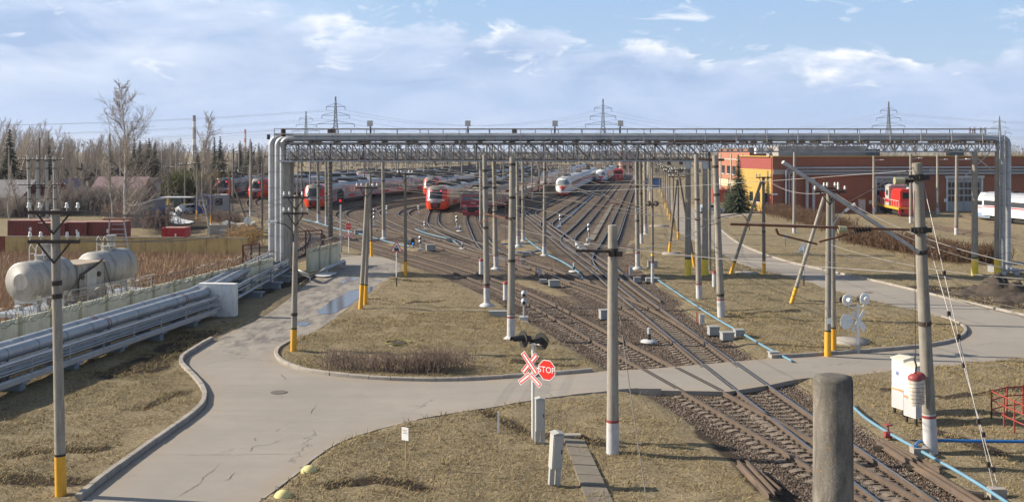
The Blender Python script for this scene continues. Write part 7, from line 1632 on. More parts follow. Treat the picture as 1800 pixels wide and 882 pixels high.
def wire(label, a, c, sag=.4, r=.012, n=14, group=None, m=None):
 a, c = Vector(a), Vector(c); pts = []
 for k in range(n + 1): t = k / n; p = a.lerp(c, t); p.z -= 4 * sag * t * (1 - t); pts.append(p - a)
 b = MB(); b.tube(pts, r, 4, cap=False); return tag(b.build('overhead_wire', m or m_wire, None, a), label, 'wire', group)
def wpx(label, a, c, sag=.3, r=.011, group=None, m=None): wire(label, D_at(*a), D_at(*c), sag, r, 14, group, m)
Ym = 36.0
GR = 'thin wires fanning over the right side'
for k, (a, c, sg_) in enumerate((((1605, 300, 36), (700, 330, 160), .8), ((1605, 404, 36), (900, 345, 120), .5), ((1612, 460, 36), (1100, 430, 75), .4), ((1612, 480, 36), (880, 395, 110), .6), ((1625, 500, 36), (1900, 560, 30), .1), ((1628, 510, 36), (1900, 575, 30), .1), ((1460, 430, 50), (1800, 490, 33), .25), ((1460, 440, 50), (1800, 502, 33), .25), ((1345, 312, 87), (1192, 300, 128), .4), ((1457, 338, 52), (1343, 312, 87), .5), ((1462, 338, 52), (1349, 313, 87), .5), ((1457, 338, 52), (1760, 470, 30), .4), ((1465, 338, 52), (1800, 466, 30), .4), ((1260, 300, 62), (1115, 298, 90), .3), ((1258, 345, 62), (1000, 350, 130), .5), ((1077, 442, 36), (1258, 385, 62), .4), ((1077, 436, 36), (899, 384, 56), .3), ((899, 300, 56), (740, 330, 170), .6), ((853, 300, 70), (690, 322, 180), .6), ((1090, 560, 36), (1140, 900, 29), .1))):
 wpx('thin overhead wire among those fanning out from the masts', a, c, sg_, .011 + .004 * (k % 2), 'thin overhead wires between the masts', m_wire_bright if k % 3 == 0 else m_wire)
for e in (-.7, -.4, .4, .7):
 wire('telegraph wire between the left pole and the island pole', Vector((X_at(97, 31.6) + e, 31.5, Z_at(369, 31.6))), Vector((X_at(521, 53) + e * .8, 53, Z_at(346, 53))), .5, .008, 14, 'telegraph wires from the nearest left pole')
 wire('telegraph wire between the left pole and the island pole', Vector((X_at(97, 31.6) + e, 31.5, Z_at(420, 31.6))), Vector((X_at(521, 53) + e * .8, 53, Z_at(374, 53))), .55, .008, 14, 'telegraph wires from the nearest left pole')
 wire('telegraph wire between the island pole and the puddle twin pole', Vector((X_at(521, 53) + e * .8, 53, Z_at(346, 53))), Vector((X_at(645, 68) + e * .8, 68, Z_at(329, 68))), .3, .010, 10, 'telegraph wires from the island pole')
for k in ('Ba', 'Bb', 'Bc', 'Bd', 'A', 'C', 'E', 'K', 'B'):
 L = TR[k]; L = L[(L[:, 1] > 62) & (L[:, 1] < 330)]; L = resample(L, 9.0)
 for h, r_, nm in ((6.2, .022, 'contact'), (7.6, .020, 'catenary')):
  pts = [Vector((p[0], p[1], h + (0 if nm == 'contact' else .35 * math.cos(i * PI / 3)))) for i, p in enumerate(L)]; o = pts[0].copy(); b = MB(); b.tube([p - o for p in pts], r_, 4, cap=False)
  tag(b.build('overhead_wire', m_wire, None, o), 'dark contact line wire strung above a yard track', 'wire', 'contact line wires above the yard tracks')
for i in range(26):
 Y = 105 + 14 * i; x0, x1 = X_at(500 + 12 * i, Y), X_at(1130 - .6 * i, Y); z = 8.6 + .8 * ((i * 7) % 3)
 wire('thin cross-span wire hung across the yard between far masts', (x0, Y, z), (x1, Y + RNG.uniform(-4, 4), z), .9, .018, 12, 'cross-span wires over the yard')
for a, c in (((1618, 300), (1748, 838)), ((1626, 404), (1752, 846))):
 A_, C_ = D_at(a[0], a[1], 36.0), P(1752, 868, .15); C_ = C_ + Vector((random.uniform(-.15, .15), 0, 0)); b = MB(); b.cyl((0, 0, 0), C_ - A_, .013, None, 5); d_ = C_ - A_
 o = tag(b.build('guy_wire', m_wire_bright, None, A_), 'steel guy wire with clamps from the leaning mast to the ground, ' + ('upper one' if a[1] < 350 else 'lower one'), 'guy wire'); k = MB()
 for t in (.35, .55, .8, .92): k.box(d_ * t, (.09, .09, .16))
 k.build('clamp', m_iron, o)
m_chw = mat('chimney_white', (.55, .55, .55), .9); m_chg = mat('chimney_grey', (.27, .26, .26), .9); m_chr = mat('chimney_red', (.50, .12, .10), .9)
def chimney(px, Y, ptop, r, bands, label):
 t = thing('chimney', label, 'chimney', (X_at(px, Y), Y, 0)); H = Z_at(ptop, Y); k0 = 0; n = len(bands)
 for i, m_ in enumerate(bands): b = MB(); z0, z1 = H * .0 + H * i / n, H * (i + 1) / n; b.cyl((0, 0, z0), (0, 0, z1), r * (1.25 - .35 * i / n), r * (1.25 - .35 * (i + 1) / n), 20, cap=(i == n - 1)); b.build('band', m_, t)
chimney(341.5, 1800, 203, 2.8, [m_chw, m_chg, m_chw, m_chg, m_chg, m_chw, mat('chimney_dark', (.16, .12, .12), .9)], 'tall grey and white banded factory chimney on the left horizon'); chimney(431, 2200, 227.5, 2.2, [m_chw, m_chr, m_chw, m_chr, m_chw, m_chr], 'slim red and white banded chimney left of the gantry pipes')
m_pyl = mat('pylon_steel', (.30, .31, .33), .6, .3, .1, .2)
def pylon(px, Y, ptop, label, w=1.0):
 t = thing('power_pylon', label, 'pylon', (X_at(px, Y), Y, 0)); H = Z_at(ptop, Y); b = MB(); bw = H * .11 * w; tk = .0058 * H
 prof = lambda z: bw * (1 - .80 * min(1, z / (H * .62))) if z < H * .62 else bw * .20 * (1 - .75 * (z - H * .62) / (H * .38))
 zs = [0, .12, .23, .33, .42, .5, .56, .62, .68, .74, .80, .86, .92, 1.0]
 for i in range(len(zs) - 1):
  z0, z1 = zs[i] * H, zs[i + 1] * H; a, c = prof(z0), prof(z1); C4 = ((-1, -1), (1, -1), (1, 1), (-1, 1))
  for j in range(4):
   s_, e = C4[j], C4[(j + 1) % 4]; b.bar((s_[0] * a, s_[1] * a, z0), (s_[0] * c, s_[1] * c, z1), tk); b.bar((s_[0] * a, s_[1] * a, z0), (e[0] * c, e[1] * c, z1), tk * .7); b.bar((e[0] * a, e[1] * a, z0), (s_[0] * c, s_[1] * c, z1), tk * .7); b.bar((s_[0] * c, s_[1] * c, z1), (e[0] * c, e[1] * c, z1), tk * .7)
 b.build('tower', m_pyl, t); arms = []
 for z, wd_ in ((.62, .26), (.74, .19), (.86, .13)):
  for s_ in (-1, 1): k = MB(); k.bar((0, 0, z * H), (s_ * wd_ * H, 0, z * H), tk * 1.1); k.bar((0, 0, (z + .05) * H), (s_ * wd_ * H, 0, z * H), tk * .8); k.bar((s_ * wd_ * H, 0, z * H), (s_ * wd_ * H, 0, (z - .045) * H), tk * 1.2); k.build('arm', m_pyl, t); arms.append(Vector((X_at(px, Y) + s_ * wd_ * H, Y, (z - .045) * H)))
 return arms
py_ = {}
for nm, px, Y, pt, lab in (('a', 590, 600, 170, 'tall lattice power pylon rising left of the first gantry floodlight'), ('b', 538, 850, 196, 'smaller farther power pylon left of the tall one'), ('c', 1060, 700, 174, 'lattice power pylon above the middle of the gantry'), ('d', 1562, 780, 179, 'lattice power pylon above the depot roof'), ('e', 1757, 1100, 204, 'smallest distant power pylon at the right end of the gantry')): py_[nm] = pylon(px, Y, pt, lab)
GP = 'faint power lines between the pylons'
def span(A_, B_, sag):
 for a, c in zip(A_, B_): wire('faint high voltage line sagging between the distant pylons', a, c, sag, .05, 18, GP, m_pyl)
span(py_['a'], py_['c'], 9); span(py_['c'], py_['d'], 12); span(py_['a'], [v + Vector((-420, -180, -2)) for v in py_['a']], 10); span(py_['d'], [v + Vector((420, -60, 4)) for v in py_['d']], 12); span(py_['b'][:4], [v + Vector((-560, -150, -2)) for v in py_['b'][:4]], 12)
m_barkw = mat('birch_bark', (.56, .53, .47), .85, 0, .15, 3, dirt=(.05, .045, .04), dirt_amt=.9, dscale=(3, 3, 1.5))
m_twig = mat('twig_brown', (.20, .145, .122), .9, 0, .25, 1); m_twig_grey = mat('twig_grey', (.225, .195, .175), .95, 0, .25, .3); m_twig_pale = mat('twig_pale', (.31, .27, .235), .9, 0, .2, .6)
m_twig_red = mat('twig_redbrown', (.145, .088, .055), .95, 0, .3, .8); m_trunk = mat('trunk_brown', (.15, .115, .09), .9, 0, .25, 2)
m_needle = mat('spruce_needles', (.022, .034, .018), .9, 0, .35, 1.2); m_needle_l = mat('spruce_needles_blue', (.045, .062, .034), .9, 0, .35, 1.5); m_shrubgreen = mat('shrub_green', (.09, .095, .03), .9, 0, .3, 1.5)
def grow(rg, H, r0, levels=3, n1=26, brf=.42, up=.55, spread=.30, base=.18, wind=(.0, .0), twigs=5, kink=.06, droop=0.0):
 """segments (p0, p1, r0, r1, level) of a bare tree"""
 segs = []; P0 = np.zeros(3); n = 14; pts = [P0]; d = np.array([0, 0, 1.0])
 for k in range(n):
  d = d + np.r_[rg.normal(0, kink, 2) + np.array(wind) * .04, 0]; d /= np.linalg.norm(d); pts.append(pts[-1] + d * H / n)
 pts = np.array(pts); rad = r0 * (1 - np.linspace(0, 1, n + 1)) ** .85 + .0012 * H
 for k in range(n): segs.append((pts[k], pts[k + 1], rad[k], rad[k + 1], 0))
 def branch(p, dr, L, r, lv):
  m = 5 if lv == 1 else 3; q = p; dd = dr / np.linalg.norm(dr)
  for k in range(m):
   dd = dd + rg.normal(0, .13, 3) + np.array([wind[0] * .06, wind[1] * .06, (.10 if lv == 1 else .05) - droop * (k / m) * .35]); dd /= np.linalg.norm(dd); e = q + dd * L / m; ra, rb = r * (1 - k / m * .75), r * (1 - (k + 1) / m * .75)
   segs.append((q, e, ra, rb, lv))
   if lv < levels:
    for _ in range(twigs if lv == 1 else max(2, twigs - 2)):
     t = rg.random(); sd = dd + rg.normal(0, .62, 3) + np.array([0, 0, .18 - droop * .5]); branch(q + (e - q) * t, sd, L * rg.uniform(.26, .48), max(.0009 * H, rb * .5), lv + 1)
   q = e
 for i in range(n1):
  t = base + (1 - base) * (i + rg.random()) / n1; k = min(n - 1, int(t * n)); p = pts[k] + (pts[k + 1] - pts[k]) * (t * n - k); a = rg.random() * 2 * PI
  L = H * spread * (1 - t) ** .65 * rg.uniform(.65, 1.2) + H * .035; branch(p, np.array([math.cos(a) * (1 - up), math.sin(a) * (1 - up), up + rg.normal(0, .1)]), L, max(.0012 * H, rad[k] * brf), 1)
 return segs
def seg_arrays(segs, sides=3, rmin=.0):
 A_ = np.array([s[0] for s in segs]); B_ = np.array([s[1] for s in segs]); ra = np.maximum([s[2] for s in segs], rmin); rb = np.maximum([s[3] for s in segs], rmin * .8); D = B_ - A_; D /= np.linalg.norm(D, axis=1)[:, None] + 1e-9
 up = np.where(np.abs(D[:, 2:3]) < .9, [[0, 0, 1.0]], [[1.0, 0, 0]]); X_ = np.cross(D, up); X_ /= np.linalg.norm(X_, axis=1)[:, None] + 1e-9; Y_ = np.cross(D, X_); V_ = []
 for Q, r in ((A_, ra), (B_, rb)):
  for k in range(sides): t = 2 * PI * k / sides; V_.append(Q + X_ * (math.cos(t) * r)[:, None] + Y_ * (math.sin(t) * r)[:, None])
 V_ = np.stack(V_, 1); n = len(segs); o = (np.arange(n) * 2 * sides)[:, None]; Fq = np.concatenate([o + np.array([[(k + 1) % sides, k, sides + k, sides + (k + 1) % sides]]) for k in range(sides)], 0)
 return V_.reshape(-1, 3), Fq
def bare_tree(name, label, loc, seed, H, r0, mt, mc, trunk_lv=0, group=None, rmin=.012, **kw):
 rg = np.random.default_rng(seed); segs = grow(rg, H, r0, **kw); t = thing(name, label, 'tree', loc, 0, group)
 tr = [s for s in segs if s[4] <= trunk_lv]; cr = [s for s in segs if s[4] > trunk_lv]
 V_, F_ = seg_arrays(tr, 8); link('trunk', np_mesh('trunk', V_, F_, mt, True), t); V_, F_ = seg_arrays(cr, 3, rmin); link('crown', np_mesh('crown', V_, F_, mc), t); return t
def bt(label, px, py, top, seed, **kw):
 p = P(px, py, 0); return bare_tree(kw.pop('name', 'birch_tree'), label, p, seed, Z_at(top, p.y), kw.pop('r0', .2), kw.pop('mt', m_barkw), kw.pop('mc', m_twig_pale), **kw)
bt('big bare birch with white trunk standing behind the ochre wall', 223, 416, 150, 5, r0=.19, n1=44, levels=3, up=.44, spread=.34, base=.10, wind=(.1, 0), twigs=3, rmin=.010)
bt('second tall bare birch leaning in the wind, right of the snowy path', 369, 416, 198, 8, r0=.12, n1=32, levels=3, up=.62, spread=.24, base=.12, wind=(.9, 0), twigs=3, rmin=.010)
bt('thin double-stemmed bare tree left of the big birch', 200, 408, 262, 9, r0=.10, n1=16, levels=2, up=.7, spread=.25, base=.25, name='bare_tree', mc=m_twig_pale, mt=m_barkw)
bt('thin leaning bare tree just left of the containers', 62, 420, 300, 13, r0=.07, n1=14, levels=2, up=.7, spread=.25, base=.2, name='bare_tree')
bt('thin bare sapling at the far left edge', 18, 410, 285, 14, r0=.07, n1=14, levels=2, up=.75, spread=.25, base=.2, name='bare_tree')
for k, (px, py, tp) in enumerate(((35, 385, 300), (110, 380, 300), (128, 372, 290), (150, 370, 300), (175, 368, 295), (262, 360, 300), (160, 350, 270), (95, 352, 262), (120, 350, 258), (30, 350, 262))):
 bt('slender bare young tree in the thicket behind the containers', px, py, tp, 40 + k, r0=.09, n1=18, levels=3, up=.68, spread=.26, base=.15, twigs=2, name='bare_tree', mc=m_twig_pale, mt=m_barkw if k % 2 else m_trunk, group='slender bare trees behind the containers')
def brush(name, label, pts, n, h, seed, m, width=1.2, sub=5, group=None, cat='shrub', rmin=.010, lean=.25):
 """stems and twigs spread along a photo polyline"""
 rg = np.random.default_rng(seed); L = resample(G2(pts), .2); c = L.mean(0); segs = []
 for i in range(n):
  p = L[rg.integers(len(L))] + rg.normal(0, width / 2, 2); hh = h * rg.uniform(.55, 1.1); a = rg.random() * 2 * PI; d = np.array([math.cos(a) * lean, math.sin(a) * lean, 1.0]); d /= np.linalg.norm(d); b_ = np.array([p[0] - c[0], p[1] - c[1], 0.05]); q = b_
  for k in range(3):
   d = d + rg.normal(0, .12, 3); d /= np.linalg.norm(d); e = q + d * hh / 3; segs.append((q, e, .012 * (1 - k * .25), .012 * (.75 - k * .25), 1))
   for _ in range(sub // (3 - min(k, 1)) if k else 1):
    t = rg.random(); sd = d + rg.normal(0, .55, 3); sd /= np.linalg.norm(sd); f = q + (e - q) * t; segs.append((f, f + sd * hh * rg.uniform(.15, .35), .007, .004, 2))
   q = e
 V_, F_ = seg_arrays(segs, 3, rmin); return tag(link(name, np_mesh(name, V_, F_, m), None, (c[0], c[1], .06)), label, cat, group)
for k, (a, c, h) in enumerate((((575, 650), (628, 652), .85), ((632, 655), (690, 656), .80), ((690, 658), (760, 659), .95), ((745, 656), (790, 655), 1.0), ((795, 652), (814, 651), .85))):
 brush('bare_shrub', ['leftmost low bare shrub of the row along the island kerb', 'second low bare shrub of the row along the island kerb', 'middle wide bare shrub of the row along the island kerb', 'fourth bare shrub of the row along the island kerb', 'small rightmost bare shrub of the row along the island kerb'][k], [a, c], [110, 110, 150, 120, 55][k], h, 60 + k, m_twig, .75, 6, rmin=.007, lean=.35)
def hedge(label, pts, n, h, seed, w, m=m_twig_red): return brush('hedge', label, pts, n, h, seed, m, w, 7, cat='hedge', rmin=.022)
hedge('long rust-brown bare hedge along the depot lawn, far part', [(1362, 376), (1420, 392), (1480, 410)], 1500, 1.6, 71, 2.2); hedge('long rust-brown bare hedge along the depot lawn, near part', [(1495, 425), (1560, 437), (1640, 452), (1700, 465)], 2200, 1.5, 72, 2.0); hedge('rust-brown hedge clump between the yellow-footed columns at right', [(1718, 462), (1748, 466)], 500, 1.4, 73, 1.2)
brush('thicket', 'dark brown bare thicket left of the snowy path', [(205, 385), (240, 390), (268, 398), (280, 404)], 900, 2.4, 74, m_twig, 2.6, 7, cat='thicket', rmin=.02); brush('thicket', 'bare thicket between the containers and the maroon shed', [(120, 378), (150, 376), (200, 374), (235, 372)], 1500, 3.6, 75, m_twig_grey, 4.5, 8, cat='thicket', rmin=.025); brush('thicket', 'low bare thicket along the far left wall', [(0, 384), (40, 380), (80, 380)], 800, 2.8, 76, m_twig_grey, 3.5, 7, cat='thicket', rmin=.025); brush('thicket', 'dark brush on the embankment right of the kiosks', [(378, 388), (400, 392), (420, 393)], 500, 1.3, 77, m_twig, 1.8, 6, cat='thicket', rmin=.02)
brush('thicket', 'dry brush at the right end of the ochre wall', [(412, 446), (428, 440), (436, 432)], 420, 2.2, 78, mat('dry_stalk', (.30, .19, .085), .95, 0, .25, 1), 1.4, 5, cat='thicket', rmin=.014)
def spruce_segs(rg, H, W_, whorls, gap=.0, base=.06, density=1.0):
 V_ = []
 for i in range(whorls):
  t = base + (1 - base) * (i / whorls) ** .95; R = W_ * 1.35 * (1 - t) ** 1.05 * rg.uniform(.8, 1.12) + .05; nb = max(5, int((9 + 9 * (1 - t)) * density))
  for j in range(nb):
   a = 2 * PI * (j + rg.random()) / nb; Rj = R * rg.uniform(.6, 1.15); z = H * min(.985, max(.03, t + rg.normal(0, .45) / whorls)); ca, sa = math.cos(a), math.sin(a); k = max(2, int(Rj / (.22 * W_ / 2) * 1.2))
   for m in range(k + 1):
    u = (m + rg.random() * .6) / (k + 1); r = Rj * u; dz = -.28 * Rj * u ** 1.4 + .14 * Rj * max(0, u - .7); w = .22 * W_ * (1.1 - .6 * u) * (.30 + .75 * (1 - t)); c = np.array([ca * r, sa * r, z + dz]); tdir = np.array([ca, sa, -.35]); sdir = np.array([-sa, ca, 0.0]); s = rg.uniform(.7, 1.3)
    for sg in (-1, 1):
     p1 = c + sdir * sg * w * s * .55 + tdir * w * .3 + np.array([0, 0, -.14 * w - rg.random() * .3 * w]); p2 = c + tdir * w * s * .8; V_.append((c, p1, p2))
 return np.array(V_)
def spruce(label, px, py, top, W_, seed, m=m_needle, whorls=26, density=1.0, group=None, Y=None, base=.06):
 p = P(px, py, 0) if Y is None else Vector((X_at(px, Y), Y, 0)); H = Z_at(top, p.y); rg = np.random.default_rng(seed); t = thing('spruce_tree', label, 'tree', p, 0, group); b = MB(); b.cyl((0, 0, -.3), (0, 0, H * .98), H * .016 + .05, .02, 8); b.build('trunk', m_trunk, t)
 T_ = spruce_segs(rg, H, W_, whorls, base=base, density=density); link('crown', np_mesh('crown', T_.reshape(-1, 3), np.arange(len(T_) * 3).reshape(-1, 3), m), t); return t
spruce('dark spruce standing on the lawn before the brick depot', 1298, 374, 270, 2.7, 80, m_needle_l, 38, 1.2); spruce('smaller dark evergreen behind the gantry columns left of the lawn spruce', 1281, 371, 312, 1.8, 81, m_needle_l, 16, 1.2)
for k, (px, Y, tp, W_) in enumerate(((17, 200, 225, 3.6), (86, 215, 228, 1.8), (193, 235, 232, 2.0), (236, 240, 240, 2.8), (246, 235, 246, 3.0), (262, 238, 242, 3.2), (218, 250, 246, 2.6), (272, 236, 250, 2.8), (377, 250, 240, 2.5), (387, 246, 238, 2.8), (348, 262, 268, 2.4), (422, 300, 246, 2.4), (440, 290, 243, 3.2), (346, 300, 275, 3.0), (455, 310, 250, 2.6))):
 W_ *= 1.25; spruce(['big broad dark spruce at the far left', 'thin-topped spruce behind the four concrete pillars', 'slim spruce just left of the big birch', 'dark spruce right behind the big birch, left of a pair', 'dark spruce right behind the big birch, right of a pair', 'broad dark spruce right of the big birch', 'dark spruce hidden behind the big birch trunk', 'outermost dark spruce right of the big birch', 'spruce behind the second birch, left one', 'spruce behind the second birch, right one', 'small spruce left of the second birch, before the grey wood', 'slim spruce left of the gantry pipes', 'dark spruce directly left of the gantry pipe tops', 'low spruce in the grey wood above the blue kiosk', 'spruce half hidden by the gantry pipes'][k], px, 0, tp, W_, 100 + k, m_needle, 38, 1.0, None, Y)
b_ = brush('evergreen_shrub', 'olive green bush beside the road gate and yellow-footed pole', [(314, 358), (322, 356), (332, 352)], 900, 5.0, 120, m_shrubgreen, 2.2, 9, rmin=.05); b_ = brush('evergreen_shrub', 'ochre brown rounded bush behind the kiosk canopy', [(335, 350), (352, 348), (368, 347)], 900, 4.5, 121, mat('ochre_bush', (.20, .14, .05), .95, 0, .3, 1), 3.0, 9, rmin=.05)
def wood(label, rows, seed, m, variants=5, Hs=(9, 13), lean=.5):
 rg = np.random.default_rng(seed); var = []
 for v in range(variants):
  segs = grow(np.random.default_rng(seed * 31 + v), 1.0, .014, levels=2, n1=30, up=.66, spread=.26, base=.12, wind=(lean, 0), twigs=4, kink=.05, brf=.22); var.append((seg_arrays(segs, 3, .0)))
 Vs, Fs = [], []; o = 0
 for (px0, px1, Y0, Y1, n, top0, top1) in rows:
  for i in range(n):
   Y = rg.uniform(Y0, Y1); px = rg.uniform(px0, px1); f = (px - px0) / max(1, px1 - px0); tp = top0 + (top1 - top0) * f + rg.normal(0, 5); H = max(4.0, Z_at(tp, Y)); segs_v, segs_f = var[rg.integers(variants)]; a = rg.random() * 2 * PI; s = H * rg.uniform(.85, 1.05); ca, sa = math.cos(a), math.sin(a); sw = s * rg.uniform(.8, 1.2)
   if lean: a = rg.normal(0, .4); ca, sa = math.cos(a), math.sin(a)
   V_ = np.stack([(segs_v[:, 0] * ca - segs_v[:, 1] * sa) * sw + X_at(px, Y), (segs_v[:, 0] * sa + segs_v[:, 1] * ca) * sw + Y, segs_v[:, 2] * s], 1); Vs.append(V_); Fs.append(segs_f + o); o += len(V_)
 me = np_mesh('bare_wood', np.vstack(Vs), np.vstack(Fs), m); ob = link('bare_wood', me); ob['kind'] = 'stuff'; tag(ob, label, 'wood'); return ob
wood('grey-brown leafless wood beyond the sheds on the left', [(-40, 170, 235, 300, 60, 222, 240), (60, 300, 290, 360, 110, 248, 250), (230, 480, 300, 380, 120, 254, 258), (-40, 480, 230, 290, 70, 275, 282)], 5, m_twig_grey)
wood('pale wind-swept tall trees at the left edge', [(20, 75, 205, 225, 14, 214, 220), (-30, 30, 230, 250, 10, 216, 216)], 6, m_twig_pale, 4)
wood('distant grey wood line beyond the yard and the depot', [(430, 900, 520, 700, 120, 258, 262), (900, 1330, 640, 800, 110, 262, 265), (1240, 1560, 420, 520, 60, 257, 258), (1500, 1900, 600, 800, 110, 262, 258)], 7, m_twig_grey, 4)
def belt(label, px0, px1, Y, top, seed, m, step=10):
 rg = np.random.default_rng(seed); T_ = []; x0, x1 = X_at(px0, Y), X_at(px1, Y); n = int((x1 - x0) / step * 26)
 for i in range(n):
  x = rg.uniform(x0, x1); H = Z_at(top, Y) * (.75 + .35 * float(vnoise(x, 0, Y * .03, seed)) + rg.normal(0, .06)); z = H * rg.random() ** .6; s = H * rg.uniform(.05, .11); c = np.array([x, Y + rg.uniform(-20, 20), z]); d = rg.normal(0, 1, (3, 3)); T_.append(c + d * s * np.array([.7, .7, 1.0]))
 T_ = np.array(T_); ob = link('tree_belt', np_mesh('tree_belt', T_.reshape(-1, 3), np.arange(len(T_) * 3).reshape(-1, 3), m)); ob['kind'] = 'stuff'; tag(ob, label, 'wood')
belt('far-off hazy tree belt along the whole horizon', -300, 2100, 1500, 252, 3, mat('far_foliage', (.12, .12, .12), .95, 0, .2, .05), 14); belt('nearer dark brush belt behind the yard', 380, 1320, 470, 268, 4, mat('mid_foliage', (.085, .076, .068), .95, 0, .3, .1), 6); belt('dark brush belt behind the sheds on the left', -60, 480, 225, 296, 5, mat('mid_foliage', (0, 0, 0)), 4)
def blades(label, poly, n, h, seed, m, name='reeds', w=.03, lean=.25, mask=None, zfun=None, cat='reeds', strata=None):
 rg = np.random.default_rng(seed); L = np.array(poly); lo, hi = L.min(0), L.max(0); Q = rg.uniform(lo, hi, (int(n * 3), 2)); Q = Q[in_poly(Q, L)]
 if mask is not None: Q = Q[mask(Q)]
 Q = Q[:n]; n = len(Q); hh = h * rg.uniform(.45, 1.15, n); a = rg.random(n) * 2 * PI; l = rg.normal(0, lean, (n, 2)) * hh[:, None]; l[:, 0] += hh * lean * .5; z0 = np.zeros(n) if zfun is None else zfun(Q); dx = np.stack([np.cos(a), np.sin(a)], 1) * w * .5
 V_ = np.stack([np.c_[Q - dx, z0], np.c_[Q + dx, z0], np.c_[Q + l, z0 + hh]], 1).reshape(-1, 3); me = np_mesh(name, V_, np.arange(n * 3).reshape(-1, 3), m); attr(me, 'tint', np.repeat(rg.random(n), 3)); ob = link(name, me); ob['kind'] = 'stuff'; tag(ob, label, cat); return ob
def tint_mat(name, cols, rough=.95):
 m, nt, b = new_mat(name); a = nd(nt, 'ShaderNodeAttribute', attribute_name='tint'); r_ = nd(nt, 'ShaderNodeValToRGB'); nt.links.new(a.outputs['Fac'], r_.inputs[0]); e = r_.color_ramp.elements; e[0].color = c4(cols[0]); e[1].color = c4(cols[-1])
 for i, c in enumerate(cols[1:-1]): x = e.new((i + 1) / (len(cols) - 1)); x.color = c4(c)
 nt.links.new(r_.outputs[0], b.inputs['Base Color']); b.inputs['Roughness'].default_value = rough; b.inputs['Specular IOR Level'].default_value = .1; return m
m_reed = tint_mat('reed_straw', [(.22, .14, .095), (.40, .275, .19), (.31, .205, .14), (.52, .40, .285)]); m_gr = tint_mat('dry_grass', [(.11, .08, .038), (.34, .26, .14), (.20, .17, .07), (.46, .37, .22), (.26, .19, .10)])
reedp = [tuple(p) for p in G2([(-60, 560), (-60, 446), (0, 448), (120, 449), (250, 449), (425, 447), (438, 470), (450, 478)])] + [tuple((fa + fd * L_of(y) - fn * 1.0)[:2]) for y in (80, 70, 60, 50, 42)]
blades('bed of dry reddish reeds between the ochre wall and the fence', reedp, 42000, .80, 200, m_reed, 'reeds', .045, .22)
blades('tall pale reeds along the foot of the ochre wall', [tuple(p) for p in G2([(20, 456), (20, 449.5), (430, 448), (436, 458)])], 3500, .9, 201, m_reed, 'reeds', .045, .18)
def grass_mask(Q):
 ok = sample(GD, Q) > .28; t = sample(GT, Q)
 return ok & (t > 2.6 + 1.2 * vnoise(Q[:, 0], Q[:, 1], 1.5, 77)) & (vnoise(Q[:, 0], Q[:, 1], 1.1, 78) + .4 * vnoise(Q[:, 0], Q[:, 1], .35, 79) > .46)
gz_ = lambda Q: ground_height(Q[:, 0], Q[:, 1], np.full(len(Q), 2.0)) - .02
FG = [(-16, 24), (24, 24), (26, 40), (30, 52), (34, 62), (12, 66), (-3, 66), (-14, 66), (-20, 56), (-24, 40)]
blades('short dry grass tufts on the near lawns', FG, 190000, .10, 210, m_gr, 'grass', .026, .9, grass_mask, gz_, 'grass')
FG2 = [(-14, 60), (34, 60), (60, 90), (60, 110), (8, 110), (-10, 90)]
blades('short dry grass tufts on the farther lawns', FG2, 50000, .10, 211, m_gr, 'grass', .045, .9, grass_mask, gz_, 'grass')
def tuft_mask(Q):
 d = sample(GD, Q); t = sample(GT, Q); v = vnoise(Q[:, 0], Q[:, 1], .45, 91) + .6 * vnoise(Q[:, 0], Q[:, 1], 2.2, 92)
 return (d > .16) & (t > 2.3) & ((v > 1.12) | ((d < .55) & (v > .78)))
blades('taller dead grass clumps and ragged grass along the kerbs', FG, 34000, .20, 215, tint_mat('clump_grass', [(.12, .085, .042), (.40, .31, .17), (.21, .165, .075), (.30, .215, .115)]), 'grass', .03, .75, tuft_mask, gz_, 'grass')
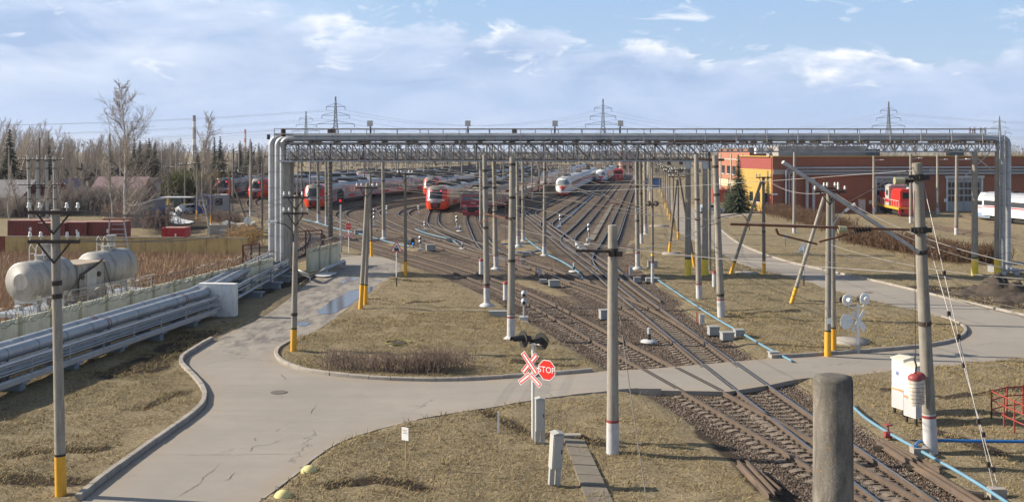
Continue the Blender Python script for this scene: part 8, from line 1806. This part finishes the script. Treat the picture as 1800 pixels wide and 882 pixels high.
def stones(label, n, seed, xr, yr, tmin, tmax, size, m):
 """loose angular ballast stones beside the rails"""
 rg = np.random.default_rng(seed); Q = np.c_[rg.uniform(*xr, n * 5), rg.uniform(*yr, n * 5)]; t = sample(GT, Q); Q = Q[(t > tmin) & (t < tmax) & (sample(GD, Q) > .25)][:n]; n = len(Q)
 B = np.array([(1, 0, 0), (-1, 0, 0), (0, 1, 0), (0, -1, 0), (0, 0, 1), (0, 0, -1.0)]); s = size * rg.uniform(.5, 1.4, (n, 1, 1)); V_ = (B[None] + rg.normal(0, .22, (n, 6, 3))) * s * rg.uniform(.6, 1.2, (n, 1, 3)); a = rg.random(n) * 6.3; ca, sa = np.cos(a)[:, None], np.sin(a)[:, None]
 V_ = np.stack([V_[..., 0] * ca - V_[..., 1] * sa + Q[:, 0:1], V_[..., 0] * sa + V_[..., 1] * ca + Q[:, 1:2], V_[..., 2] + .02 + np.where(sample(GT, Q) > 2.2, .04, -.005)[:, None]], 2)
 F_ = np.array([(0, 2, 4), (2, 1, 4), (1, 3, 4), (3, 0, 4), (2, 0, 5), (1, 2, 5), (3, 1, 5), (0, 3, 5)]); F_ = (np.arange(n)[:, None, None] * 6 + F_[None]).reshape(-1, 3); me = np_mesh('ballast_stones', V_.reshape(-1, 3), F_, m); attr(me, 'tint', np.repeat(rg.random(n), 6)); o = link('ballast_stones', me); o['kind'] = 'stuff'; tag(o, label, 'gravel')
stones('loose crushed stones of the track ballast near the crossing', 60000, 300, (-6, 26), (26, 78), .15, 2.3, .030, tint_mat('stone_tint', [(.05, .038, .03), (.20, .165, .14), (.12, .085, .065), (.30, .27, .245), (.10, .06, .045), (.17, .14, .115)]))
def build_haze():
 m = bpy.data.materials.new('haze_air'); m.use_nodes = True; nt = m.node_tree; nt.nodes.clear(); o = nd(nt, 'ShaderNodeOutputMaterial'); v = nd(nt, 'ShaderNodeVolumePrincipled'); v.inputs['Color'].default_value = (.80, .87, 1.0, 1); v.inputs['Density'].default_value = .00009; v.inputs['Anisotropy'].default_value = .2
 nt.links.new(v.outputs[0], o.inputs['Volume']); struct(MB().box((0, 6950, 59), (19000, 14300, 122)).build('haze', m), 'stuff', 'thin bluish haze in the air over the yard', 'haze')
build_haze()
